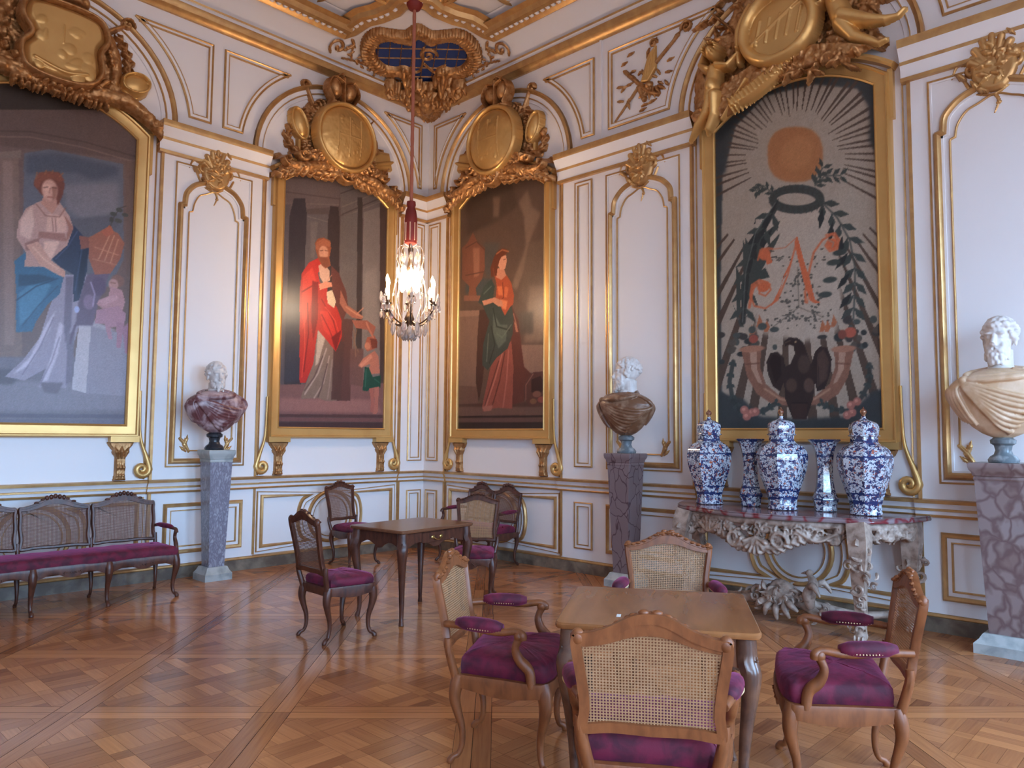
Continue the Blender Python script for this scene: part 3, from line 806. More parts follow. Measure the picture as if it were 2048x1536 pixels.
E 78 72 64 0 205,3197 15,8
E 78 72 64 0 -120,2665 13,8
E 78 72 64 0 209,3250 10,8
E 78 72 64 0 205,2584 11,8
E 78 72 64 0 306,3202 14,8
E 78 72 64 0 -86,2704 16,8
E 78 72 64 0 308,3175 18,8
E 78 72 64 0 204,2639 11,8
E 78 72 64 0 -21,3253 12,8
E 78 72 64 0 39,2601 9,8
E 78 72 64 0 56,3198 16,9
E 78 72 64 0 -46,2578 14,9
E 78 72 64 0 -95,3249 15,9
E 78 72 64 0 265,2611 9,8
E 78 72 64 0 -84,3268 19,8
E 78 72 64 0 211,2650 12,8
E 78 72 64 0 -183,3279 19,9
E 78 72 64 0 222,2621 13,8
E 78 72 64 0 -139,3242 11,9
E 78 72 64 0 251,2697 12,8
E 78 72 64 0 241,3151 10,8
E 78 72 64 0 326,2616 15,8
E 78 72 64 0 296,3179 16,8
E 78 72 64 0 -206,2625 11,8
E 78 72 64 0 -117,3265 15,8
E 78 72 64 0 147,2657 13,8
E 78 72 64 0 -195,3251 18,8
E 78 72 64 0 128,2641 14,8
E 78 72 64 0 286,3280 18,8
E 78 72 64 0 121,2656 17,8
E 78 72 64 0 -159,3280 16,9
E 78 72 64 0 -246,2682 15,9
E 78 72 64 0 153,3161 13,8
E 78 72 64 0 282,2655 11,8
E 78 72 64 0 -119,3238 17,8
E 78 72 64 0 -43,2689 15,9
E 78 72 64 0 -9,3227 11,8
E 78 72 64 0 -117,2644 13,8
E 78 72 64 0 -118,3262 16,8
E 78 72 64 0 -133,2653 20,8
E 78 72 64 0 -194,3252 13,9
E 78 72 64 0 201,2562 16,8
E 78 72 64 0 -178,3335 16,8
E 78 72 64 0 170,2600 11,8
E 78 72 64 0 -80,3179 14,8
E 78 72 64 0 153,2660 15,8
E 78 72 64 0 219,3126 12,8
E 78 72 64 0 253,2637 13,8
E 78 72 64 0 -147,3280 14,9
E 78 72 64 0 -153,2683 18,9
E 78 72 64 0 -130,3245 17,8
L 84 76 66 8 58,3144 63,2768 -192,2606
L 84 76 66 7 63,2768 278,2653
P 176 82 46 4 30,3384 59,3445 77,3376 129,3156 172,3010 214,2820 267,2786 213,2786 168,2814 114,2995 60,3237
L 176 82 46 18 51,3380 -38,3087 -139,2863 -263,2793 -376,2830 -418,2945 -399,3041 -321,3079 -234,3043 -206,2967 -261,2914 -324,2946 -315,2993
P 176 82 46 4 43,3334 -13,3154 -99,3024 -74,3092 -24,3180
P 176 82 46 4 -87,3023 -188,2845 -214,2800 -144,2863
E 176 82 46 0 -280,3001 65,49
L 176 82 46 35 -381,3014 -309,3058 -222,3017
L 176 82 46 30 -428,2824 -400,2955 -373,3037
L 176 82 46 7 52,3427 -57,3351 -204,3357 -291,3386
E 176 82 46 0 -260,3318 60,58
L 176 82 46 20 -331,3276 -304,3369 -229,3376 -184,3361
P 176 82 46 2 -260,3289 -205,3304 -186,3229 -241,3213
L 176 82 46 21 133,2807 123,2901 174,3126 211,3259 293,3361 383,3402 439,3335 424,3258 358,3247 319,3306 349,3351
E 176 82 46 0 381,3309 53,55
L 124 108 94 11 349,3351 393,3321 381,3282
L 176 82 46 20 328,3401 405,3405 443,3335
L 176 82 46 7 128,2900 117,2809 144,2794 170,2941
P 150 84 52 4 -405,2651 -370,2575 -396,2529 -437,2532
P 150 84 52 4 -327,2740 -293,2664 -319,2618 -359,2622
P 150 84 52 4 -253,2684 -219,2609 -245,2563 -285,2567
P 150 84 52 4 322,2625 351,2554 328,2511 293,2515
P 150 84 52 4 378,2665 407,2594 384,2551 349,2555
P 150 84 52 4 277,2630 307,2559 284,2515 248,2519
E 40 44 44 0 -517,2370 50,26
E 52 48 46 0 505,2479 44,20
E 70 64 56 0 -628,2414 50,35
E 52 48 46 0 741,2465 41,29
E 60 66 62 0 -362,2389 35,23
E 60 66 62 0 624,2360 44,26
E 60 66 62 0 -403,2599 38,38
E 52 48 46 0 464,2316 39,35
E 70 64 56 0 -572,2513 30,36
E 70 64 56 0 768,2518 32,29
E 70 64 56 0 -366,2463 42,34
E 40 44 44 0 643,2369 25,27
E 60 66 62 0 -383,2492 33,33
E 60 66 62 0 421,2438 29,26
E 70 64 56 0 -424,2399 48,35
E 60 66 62 0 576,2579 34,26
E 40 44 44 0 -442,2490 48,31
E 52 48 46 0 576,2369 31,20
E 60 66 62 0 -388,2443 33,25
E 70 64 56 0 478,2466 36,36
E 60 66 62 0 -366,2415 41,38
E 40 44 44 0 410,2454 36,38
E 52 48 46 0 -532,2553 50,32
E 52 48 46 0 272,2470 47,21
E 60 66 62 0 -177,2580 48,27
E 70 64 56 0 747,2491 41,32
E 52 48 46 0 -742,2577 57,33
E 40 44 44 0 634,2478 27,26
E 60 66 62 0 -564,2491 30,35
E 40 44 44 0 433,2455 32,35
E 70 64 56 0 -608,2488 47,35
E 60 66 62 0 523,2521 26,37
E 52 48 46 0 -493,2539 48,35
E 60 66 62 0 531,2348 38,37
E 70 64 56 0 -483,2424 42,23
E 70 64 56 0 430,2359 31,25
E 52 48 46 0 -800,2681 58,32
E 70 64 56 0 549,2376 26,34
E 60 66 62 0 -298,2621 48,37
E 52 48 46 0 509,2433 33,33
E 60 66 62 0 -176,2412 25,29
E 52 48 46 0 403,2332 24,30
E 70 64 56 0 -616,2431 50,24
E 40 44 44 0 466,2482 33,32
E 70 64 56 0 -390,2386 35,41
E 60 66 62 0 717,2585 32,35
E 60 66 62 0 -387,2527 55,31
E 70 64 56 0 595,2431 25,31
E 60 66 62 0 -566,2560 42,27
E 52 48 46 0 497,2603 42,38
E 40 44 44 0 -727,2306 33,25
E 52 48 46 0 570,2493 25,21
E 132 60 46 0 -389,2509 50,44
E 150 70 52 0 519,2490 55,49
E 110 56 44 0 450,2478 39,44
P 116 76 58 7 -519,2417 -307,2425 -328,2234 -271,2065 -131,1942 34,1890 33,1844 -205,1869 -365,1973 -461,2145
P 148 112 92 7 -434,2410 -358,2417 -358,2212 -306,2066 -350,2087 -414,2215
E 140 92 70 0 -409,2413 136,34
L 96 58 44 14 -475,2267 -335,2268
L 150 108 84 20 -277,2017 -132,1918 22,1877
P 116 76 58 7 549,2337 372,2373 383,2193 327,2039 195,1931 34,1890 33,1844 261,1857 406,1947 493,2098
P 148 112 92 7 479,2342 415,2358 409,2169 358,2038 397,2054 456,2166
E 140 92 70 0 458,2348 115,31
L 96 58 44 14 508,2208 390,2224
L 150 108 84 18 330,1994 195,1909 45,1876
P 40 28 26 4 -86,2455 -37,2493 45,2481 102,2428 135,2322 167,2228 204,2340 250,2387 316,2366 354,2262 333,2128 286,1996 214,1976 194,2067 177,1909 114,1729 -16,1726 -84,1917 -93,2080 -130,1988 -202,2038 -249,2159 -262,2278 -221,2359 -148,2365 -89,2302 -78,2220 -30,2240 14,2330 9,2405 -38,2428 -75,2412
P 28 18 18 7 -235,2277 -197,2345 -124,2317 -115,2152 -178,2061
P 62 44 38 9 226,2316 283,2357 325,2264 299,2085 243,2043
E 64 46 38 0 -22,2042 56,69
E 72 52 44 0 141,2036 50,69
E 60 44 38 0 99,2232 59,91
L 84 66 54 10 -26,2462 -74,2445
E 120 96 70 0 26,2446 12,12
L 26 18 18 11 -13,1880 126,1877
P 50 32 28 4 -25,1869 126,1865 109,1724 -21,1726
L 66 48 42 7 225,2293 224,2021
L 66 48 42 6 245,2282 240,2034
L 66 48 42 7 265,2272 256,2047
L 66 48 42 7 285,2262 272,2059
L 66 48 42 6 305,2251 288,2072
L 66 48 42 6 325,2241 304,2085
L 38 46 46 46 -605,2300 -648,2105 -611,1908 -508,1784 -305,1804 -181,1873
P 48 58 56 2 -605,2300 -646,2299 -661,2265 -621,2266
P 48 58 56 2 -605,2300 -605,2262 -569,2244 -569,2281
P 48 58 56 2 -629,2192 -669,2191 -685,2157 -645,2158
P 48 58 56 2 -629,2192 -629,2154 -593,2136 -593,2174
P 48 58 56 2 -644,2083 -681,2068 -682,2031 -645,2046
P 48 58 56 2 -644,2083 -629,2048 -589,2043 -603,2078
P 48 58 56 2 -623,1973 -660,1958 -661,1920 -624,1936
P 48 58 56 2 -623,1973 -609,1938 -569,1934 -583,1969
P 48 58 56 2 -588,1880 -612,1850 -594,1817 -570,1846
P 48 58 56 2 -588,1880 -558,1855 -521,1869 -551,1894
P 48 58 56 2 -531,1811 -555,1782 -537,1748 -513,1778
P 48 58 56 2 -531,1811 -501,1787 -465,1801 -494,1825
P 48 58 56 2 -440,1791 -425,1757 -387,1754 -401,1788
P 48 58 56 2 -440,1791 -403,1802 -396,1838 -433,1827
P 48 58 56 2 -327,1802 -313,1769 -275,1765 -289,1799
P 48 58 56 2 -327,1802 -291,1813 -285,1849 -321,1838
P 48 58 56 2 -249,1835 -223,1810 -187,1821 -214,1846
P 48 58 56 2 -249,1835 -221,1859 -231,1893 -259,1870
P 48 58 56 2 -181,1873 -155,1847 -120,1859 -146,1884
P 48 58 56 2 -181,1873 -153,1896 -162,1931 -190,1907
L 38 46 46 38 675,2197 672,2046 607,1919 499,1790 348,1815 261,1862
P 48 58 56 2 675,2197 645,2190 638,2158 668,2165
P 48 58 56 2 675,2197 681,2165 710,2154 705,2187
P 48 58 56 2 673,2113 643,2106 636,2074 666,2081
P 48 58 56 2 673,2113 679,2081 708,2070 703,2103
P 48 58 56 2 664,2032 634,2040 614,2014 644,2007
P 48 58 56 2 664,2032 655,2000 678,1978 687,2009
P 48 58 56 2 628,1961 597,1969 577,1943 608,1936
P 48 58 56 2 628,1961 619,1930 642,1907 651,1938
P 48 58 56 2 583,1890 554,1905 528,1885 557,1870
P 48 58 56 2 583,1890 567,1862 584,1834 600,1863
P 48 58 56 2 523,1819 494,1833 468,1813 497,1799
P 48 58 56 2 523,1819 507,1790 524,1762 540,1791
P 48 58 56 2 449,1799 446,1832 415,1844 418,1810
P 48 58 56 2 449,1799 416,1797 402,1767 435,1768
P 48 58 56 2 365,1812 362,1846 331,1858 334,1824
P 48 58 56 2 365,1812 332,1811 318,1780 351,1782
P 48 58 56 2 310,1836 317,1869 291,1891 284,1857
P 48 58 56 2 310,1836 277,1846 254,1821 287,1811
P 48 58 56 2 261,1862 268,1895 242,1917 235,1884
P 48 58 56 2 261,1862 228,1872 205,1847 238,1837
E 146 86 74 0 -495,1820 46,44
E 176 114 98 0 -502,1827 20,17
E 146 86 74 0 -418,1794 45,43
E 176 114 98 0 -426,1802 20,17
E 146 86 74 0 -470,1759 46,43
E 176 114 98 0 -478,1767 21,17
E 146 86 74 0 -380,1801 45,43
E 176 114 98 0 -388,1808 20,16
E 146 86 74 0 510,1845 38,39
E 176 114 98 0 504,1852 17,16
E 146 86 74 0 564,1876 37,39
E 176 114 98 0 558,1883 16,15
E 146 86 74 0 519,1779 38,39
E 176 114 98 0 513,1786 17,16
E 146 86 74 0 477,1758 38,40
E 176 114 98 0 470,1765 17,16'''
# ------------------------------------------------------------------ shell of the room
def struct(name, mb, mats, smooth=0): return mb.build(name, mats, None, smooth, kind='structure')
# parquet: square panels set at 45 degrees to the walls, every board a polygon with its own tone, painted grain sheen and grain direction
def clip(poly, a, b, c):                       # keep a*x+b*y<=c
    out = []
    for i in range(len(poly)):
        p, q = poly[i-1], poly[i]; dp = a*p[0]+b*p[1]-c; dq = a*q[0]+b*q[1]-c
        if (dp <= 0) != (dq <= 0): t = dp/(dp-dq); out.append((p[0]+(q[0]-p[0])*t, p[1]+(q[1]-p[1])*t))
        if dq <= 0: out.append(q)
    return out
def clipbox(poly, x0, x1, y0, y1):
    for a, b, c in ((1, 0, x1), (-1, 0, -x0), (0, 1, y1), (0, -1, -y0)):
        if poly: poly = clip(poly, a, b, c)
    return poly
def make_floor():
    rnd = random.Random(7); T = 1.59/math.sqrt(2); w = .085*T; boards = []   # local panel boards: (poly, grain angle)
    g = .0005; R = lambda x0, x1, y0, y1, gg=g: [(x0+gg, y0+gg), (x1-gg, y0+gg), (x1-gg, y1-gg), (x0+gg, y1-gg)]
    boards += [(R(0, T, 0, w, .0017), 0), (R(0, T, T-w, T, .0017), 0), (R(0, w, w, T-w, .0017), 1), (R(T-w, T, w, T-w, .0017), 1)]
    I0, I1 = w, T-w; c = T/2; s2 = math.sqrt(.5); b = .088; q = (T-2*w)*math.sqrt(2)/4; half = 2
    def rot(p): return (c+(p[0]-p[1])*s2, c+(p[0]+p[1])*s2)
    def put(p, d):
        p = clipbox([rot(v) for v in p], I0+g, I1-g, I0+g, I1-g)
        if len(p) > 2: boards.append((p, d))
    for i in range(-3, 4):
        for j in range(-3, 4):
            x, y = i*q, j*q
            if (i+j) % 2 == 0: put(R(x-b/2, x+b/2, y-q+b/2, y+q-b/2+b), 3) if False else put(R(x-b/2, x+b/2, y-b/2, y+b/2+0), 3)
            # lattice bands between crossings
            put(R(x-b/2, x+b/2, y+b/2, y+q-b/2), 3); put(R(x+b/2, x+q-b/2, y-b/2, y+b/2), 2)
            if (i+j) % 2: put(R(x-b/2, x+b/2, y-b/2, y+b/2), 2)
            # infill of three boards
            x0, x1, y0, y1 = x+b/2, x+q-b/2, y+b/2, y+q-b/2
            for k in range(3):
                if (i+j) % 2: put(R(x0, x1, y0+(y1-y0)*k/3, y0+(y1-y0)*(k+1)/3), 2)
                else: put(R(x0+(x1-x0)*k/3, x0+(x1-x0)*(k+1)/3, y0, y1), 3)
    vs, fs, tone, uvs = [], [], [], []; e1 = Vector((s2, s2)); e2 = Vector((-s2, s2))
    ang = {0: PI/4, 1: 3*PI/4, 2: PI/2, 3: PI}
    # world seams: (x-y) = -.3-1.59k, (x+y) = -9.055-1.59m ; panel axes e1 (along x+y) and e2 (along y-x)
    for k in range(-9, 10):
        for m_ in range(-9, 10):
            a0 = (-9.055+1.59*m_)*s2; b0 = (.3+1.59*k)*s2
            cx = (a0+T/2)*s2-(b0+T/2)*s2; cy = (a0+T/2)*s2+(b0+T/2)*s2
            if not (ROOM_X-1 < cx < 1 and ROOM_Y-1 < cy < 1): continue
            pt = rnd.random(); flip = (k+m_) % 2
            for poly, d in boards:
                P = [(a*e1.x+bb*e2.x, a*e1.y+bb*e2.y) for a, bb in ((a0+p[0], b0+p[1]) for p in poly)]
                P = clipbox(P, ROOM_X, 0, ROOM_Y, 0)
                if len(P) < 3: continue
                t = min(1, max(0, rnd.gauss(.48, .1)+(pt-.5)*.2+(.09 if d in (1, 2) else -.07))); an = ang[d]  # random tone, plus anisotropic sheen painted in by grain direction
                ox, oy = rnd.random()*50, rnd.random()*50; n0 = len(vs)
                vs += [(p[0], p[1], 0) for p in P]; fs.append(tuple(range(n0, n0+len(P)))); tone.append(t)
                uvs += [(ox+p[0]*math.cos(an)+p[1]*math.sin(an), oy-p[0]*math.sin(an)+p[1]*math.cos(an)) for p in P]
    n0 = len(vs); z = -.002
    vs += [(ROOM_X-.4, ROOM_Y-.4, z), (.4, ROOM_Y-.4, z), (.4, .4, z), (ROOM_X-.4, .4, z)]; fs.append((n0, n0+1, n0+2, n0+3)); tone.append(-1); uvs += [(0, 0)]*4
    me = bpy.data.meshes.new('floor'); me.from_pydata(vs, [], fs)
    a = me.attributes.new('tone', 'FLOAT', 'FACE'); a.data.foreach_set('value', tone)
    uv = me.uv_layers.new(name='grain'); uv.data.foreach_set('uv', [q for p in uvs for q in p])
    m = mat('oak_parquet', lin(150, 90, 56), .25, spec=.42); t = m.node_tree; b_ = t.nodes['Principled BSDF']; L = t.links.new
    at = nn(t, 'ShaderNodeAttribute', attribute_name='tone'); um = nn(t, 'ShaderNodeUVMap'); mp = nn(t, 'ShaderNodeMapping'); mp.inputs['Scale'].default_value = (3, 60, 1)
    no = nn(t, 'ShaderNodeTexNoise'); no.inputs['Scale'].default_value = 1.0; no.inputs['Detail'].default_value = 5
    L(um.outputs[0], mp.inputs[0]); L(mp.outputs[0], no.inputs[0])
    r = nn(t, 'ShaderNodeValToRGB'); e = r.color_ramp.elements; e[0].position = 0; e[0].color = FL_A; e[1].position = 1; e[1].color = FL_B
    ad = nn(t, 'ShaderNodeMath', operation='MULTIPLY_ADD'); L(no.outputs['Fac'], ad.inputs[0]); ad.inputs[1].default_value = .5
    sb = nn(t, 'ShaderNodeMath', operation='SUBTRACT'); L(at.outputs['Fac'], sb.inputs[0]); sb.inputs[1].default_value = .25; L(sb.outputs[0], ad.inputs[2])
    L(ad.outputs[0], r.inputs[0])
    lt = nn(t, 'ShaderNodeMath', operation='LESS_THAN'); L(at.outputs['Fac'], lt.inputs[0]); lt.inputs[1].default_value = -.5
    mx = nn(t, 'ShaderNodeMix'); mx.data_type = 'RGBA'; L(lt.outputs[0], mx.inputs[0]); L(r.outputs[0], mx.inputs[6]); mx.inputs[7].default_value = lin(46, 26, 18); L(mx.outputs[2], b_.inputs['Base Color'])
    g2 = nn(t, 'ShaderNodeTexCoord'); n2 = nn(t, 'ShaderNodeTexNoise'); n2.inputs['Scale'].default_value = 1.6; L(g2.outputs['Object'], n2.inputs[0])
    rm = nn(t, 'ShaderNodeMapRange'); rm.inputs[3].default_value = .12; rm.inputs[4].default_value = .24; L(n2.outputs['Fac'], rm.inputs[0]); L(rm.outputs[0], b_.inputs['Roughness'])
    me.materials.append(m); o = bpy.data.objects.new('floor', me); C.objects.link(o); o['kind'] = 'structure'
FL_A, FL_B = lin(112, 58, 33), lin(220, 146, 90)
make_floor()
X0, Y0, ZC = ROOM_X, ROOM_Y, ROOM_Z
struct('wall_left', MB().box((X0/2, .1, ZC/2), (-X0+.4, .2, ZC+.3)), WHITE)
struct('wall_right', MB().box((.1, Y0/2-.01, ZC/2), (.2, -Y0-.0, ZC+.3)), WHITE)
struct('wall_far_side', MB().box((X0-.1, Y0/2-.01, ZC/2), (.2, -Y0-.0, ZC+.3)), WHITE)
mb = MB(); xs = [X0-.2]
for x, h in sorted(WIN): xs += [x-h, x+h]
xs.append(.2)
for i in range(0, len(xs), 2): mb.box(((xs[i]+xs[i+1])/2, Y0-.2, ZC/2), (xs[i+1]-xs[i], .4, ZC+.3))
for x, h in WIN:
    mb.box((x, Y0-.2, (WZ0-.15)/2), (2*h, .4, WZ0+.15)); mb.box((x, Y0-.2, (WZ1+ZC+.15)/2), (2*h, .4, ZC+.15-WZ1))
struct('wall_window_side', mb, WHITE)
GLASS = bpy.data.materials.new('window_glass'); GLASS.use_nodes = True; t = GLASS.node_tree
tr = nn(t, 'ShaderNodeBsdfTransparent'); gl = nn(t, 'ShaderNodeBsdfGlossy'); gl.inputs['Roughness'].default_value = .02; ms = nn(t, 'ShaderNodeMixShader'); ms.inputs[0].default_value = .05
t.links.new(tr.outputs[0], ms.inputs[1]); t.links.new(gl.outputs[0], ms.inputs[2]); t.links.new(ms.outputs[0], t.nodes['Material Output'].inputs[0])
for i, (x, h) in enumerate(WIN):
    mb = MB(); y = Y0-.3
    for xx in (-h+.04, 0, h-.04): mb.box((x+xx, y, (WZ0+WZ1)/2), (.08, .06, WZ1-WZ0))
    for xx in (-h/2, h/2): mb.box((x+xx, y, (WZ0+WZ1)/2), (.03, .04, WZ1-WZ0))
    for k in range(7): mb.box((x, y, WZ0+.04+(WZ1-WZ0-.08)*k/6), (2*h, .05, .04))
    mb.box((x, y, (WZ0+WZ1)/2), (2*h-.02, .006, WZ1-WZ0-.02), 1)
    struct('window_%d' % (i+1), mb, [WHITE, GLASS])
# mouldings swept along wall paths
def mould(mb, f, pts, prof, closed=False, flip=1):
    n = len(pts); P = [Vector((p[0], p[1])) for p in pts]; offs = []
    for i in range(n):
        a = P[i-1] if (closed or i) else None; b = P[(i+1) % n] if (closed or i < n-1) else None
        d1 = (P[i]-a).normalized() if a is not None else None; d2 = (b-P[i]).normalized() if b is not None else None
        d1 = d1 or d2; d2 = d2 or d1
        n1 = Vector((-d1.y, d1.x)); n2 = Vector((-d2.y, d2.x)); h = n1+n2
        h = h.normalized() if h.length > 1e-4 else n1
        offs.append(h/max(.35, h.dot(n1))*flip)
    k = len(prof); vs = []; fs = []; mi = []
    for i in range(n):
        for o, d, q in prof: vs.append(f(P[i].x+offs[i].x*o, P[i].y+offs[i].y*o, d))
    for i in range(n if closed else n-1):
        j = (i+1) % n
        for s in range(k-1): fs.append((i*k+s, i*k+s+1, j*k+s+1, j*k+s)); mi.append(prof[s][2])
    mb.add(vs, fs, mi)
    if not closed: mb.add(vs[:k], [tuple(range(k))], 0); mb.add(vs[-k:], [tuple(range(k))], 0)
GW = [GOLD, WHITE]
# profile: (offset inward, depth, material of the next strip) 0 gold 1 white
P_BIG = [(0, 0, 0), (.0, .014, 0), (.012, .02, 0), (.02, .012, 1), (.04, .016, 1), (.045, .034, 0), (.062, .046, 0), (.082, .03, 0), (.09, .014, 1), (.118, .012, 1), (.12, .02, 0), (.13, .02, 0), (.134, 0, 0)]
P_MID = [(0, 0, 0), (0, .018, 0), (.014, .034, 0), (.034, .03, 0), (.042, .012, 1), (.07, .012, 1), (.072, .02, 0), (.082, .02, 0), (.086, 0, 0)]
P_SML = [(0, 0, 0), (0, .016, 0), (.012, .022, 0), (.016, .012, 1), (.04, .012, 1), (.042, .018, 0), (.052, .018, 0), (.054, 0, 0)]
P_ARC = [(0, 0, 0), (0, .05, 0), (.02, .065, 0), (.045, .05, 0), (.055, .03, 1), (.1, .026, 1), (.105, .034, 0), (.115, .034, 0), (.12, .015, 1), (.16, .012, 1), (.165, 0, 1)]
def rect(r0, r1, z0, z1): return [(r0, z0), (r1, z0), (r1, z1), (r0, z1)]
TR = [0]
def trim(mb, mats=GW, smooth=35): TR[0] += 1; return struct('trim_%d' % TR[0], mb, mats, smooth)
def lintrim(side, u0, u1, prof, ends=True):    # horizontal moulding, prof (z,d,mat) from u0 to u1, with returned ends
    f = M(side, 0); s = -1 if side == 'L' else 1; mb = MB(); k = len(prof)
    vs = [f(s*u0, z, d) for z, d, q in prof]+[f(s*u1, z, d) for z, d, q in prof]
    fs = [(i, i+1, k+i+1, k+i) for i in range(k-1)]; mb.add(vs, fs, [p[2] for p in prof[:-1]])
    if ends: mb.add(vs[:k], [tuple(range(k))], prof[2][2]); mb.add(vs[k:], [tuple(range(k))], prof[2][2])
    return mb
WL = {'L': -X0, 'R': -Y0}
SKIRT = [(0, .05, 0), (.118, .05, 0), (.12, .045, 1), (.128, .05, 1), (.142, .045, 1), (.15, .02, 1), (.152, 0, 1)]
RAIL = [(.915, 0, 0), (.918, .03, 0), (.935, .034, 0), (.94, .03, 1), (.965, .034, 1), (.97, .046, 0), (.985, .046, 0), (.99, .04, 1), (1.02, .052, 1), (1.03, .064, 0), (1.056, .068, 0), (1.062, .04, 0), (1.064, 0, 0)]
CORN = [(6.2, 0, 0), (6.2, .03, 0), (6.23, .05, 0), (6.25, .1, 0), (6.3, .13, 0), (6.315, .13, 0), (6.32, .11, 1), (6.345, .115, 1), (6.35, .14, 0), (6.37, .15, 0), (6.375, .12, 1), (6.4, .1, 1)]
IMPO = [(4.60, 0, 0), (4.6, .045, 0), (4.63, .05, 0), (4.635, .035, 1), (4.70, .035, 1), (4.74, .05, 0), (4.765, .06, 0), (4.77, .055, 1), (4.85, .1, 1), (4.87, .115, 0), (4.90, .125, 0), (4.94, .125, 0), (4.942, 0, 0)]
def shift(p, d0): return [(z, d+d0 if d > 0 else d, q) for z, d, q in p]
BAYS = {'L': [1.52, 4.80, 8.08], 'R': [1.52, 5.38, 9.24]}
PIL = {'L': [(0, .47), (2.57, 3.75), (5.85, 7.03), (9.13, 9.6)], 'R': [(0, .47), (2.57, 4.33), (6.43, 8.19), (10.29, 10.76)]}
for side, nm in (('L', 'left'), ('R', 'right')):
    L_ = WL[side]
    struct('baseboard_'+nm, lintrim(side, 0, L_, SKIRT), [STONE, GOLD])
    trim(lintrim(side, 0, L_, CORN))
    for u0, u1 in PIL[side]:                    # shallow pilasters standing 3 cm proud, with gilt edge strips, impost and rail breaks
        f = M(side, 0); s = -1 if side == 'L' else 1; D = .03; mb = MB()
        a, b = sorted((s*u0, s*u1))
        mb.prism([(a, .15), (b, .15), (b, 4.62), (a, 4.62)], lambda r, z: f(r, z, 0), lambda r, z: f(r, z, D), 1)
        for e_ in (u0, u1):
            if 0 < e_ < L_-.01: mb.box(f(s*e_, 2.39, D/2+.004), (.028, D+.012, 4.46) if side == 'L' else (D+.012, .028, 4.46), 0)
        trim(mb)
        trim(lintrim(side, max(0, u0-.035), min(L_, u1+.035), shift(RAIL, .03)))
        trim(lintrim(side, max(0, u0-.05) if u0 else 0, min(L_, u1+.05), shift(IMPO, .03)))
    last = 0
    for (p0, p1), (q0, q1) in zip(PIL[side][:-1], PIL[side][1:]): trim(lintrim(side, p1+.035, q0-.035, RAIL, False))
# panels on the pilasters
def fpan(side, c, d0=.03):
    g = M(side, c); return lambda r, z, d: g(r, z, d+d0 if d > 0 else d0-.002)
def seam(mb, f, pts, w=.004):
    for p, q in zip(pts[:-1], pts[1:]): pass
def corner_strip(side, c, w):
    mb = MB(); f = fpan(side, c); mould(mb, f, rect(-w, w, 1.2, 4.56), P_SML, True); mould(mb, f, rect(-w, w, .27, .8), P_SML, True); trim(mb)
def shell(mb, f, z0, k=1.0, seed=1):             # carved shell with scrolls and drop, for the panel heads
    R = Relief(-.30*k, z0-.36*k, .30*k, z0+.26*k, .006); rnd = random.Random(seed)
    R.poly(crom([(-.13*k, z0-.05*k), (-.1*k, z0+.1*k), (0, z0+.17*k), (.1*k, z0+.1*k), (.13*k, z0-.05*k), (.06*k, z0-.17*k), (-.06*k, z0-.17*k)], 4, True), .05, .03)
    for i in range(7):
        a = PI*(.1+.8*i/6); R.stroke([(0, z0-.06*k), (.13*k*math.cos(a), z0-.03*k+.2*k*math.sin(a))], [.014*k, .03*k], .075)
    for i in range(22): R.leaf(rnd.gauss(0, .07*k), z0+rnd.gauss(-.02, .07)*k, rnd.uniform(0, 6.28), .07*k, .016*k, .03, .05)
    for i in range(5):
        a = -PI*(.15+.7*i/4); R.stroke([(0, z0-.02*k), (.09*k*math.cos(a), z0+.11*k*math.sin(a))], [.02*k, .024*k], .05)
    R.dome(0, z0-.01, .05*k, .06*k, .065)
    for s in (-1, 1):
        R.stroke(spiral(s*.12*k, z0+.0*k, .07*k, 1.2, PI/2 if s > 0 else PI/2, s), [.02*k, .012*k], .04)
        R.stroke(crom([(s*.1*k, z0+.02*k), (s*.2*k, z0+.05*k), (s*.24*k, z0-.03*k)]), [.016*k, .01*k, .004], .03)
        R.stroke(crom([(s*.04*k, z0-.1*k), (s*.12*k, z0-.14*k), (s*.17*k, z0-.06*k)]), [.014*k, .008*k], .03)
    R.stroke(crom([(-.11*k, z0-.17*k), (0, z0-.2*k), (.11*k, z0-.14*k)]), [.004, .011, .004], .02)
    R.stroke(crom([(0, z0-.2*k), (.02*k, z0-.25*k), (-.005*k, z0-.32*k)]), [.012, .01, .004], .02); R.dome(.02*k, z0-.26*k, .018, .014, .02)
    R.mesh(mb, f, 0)
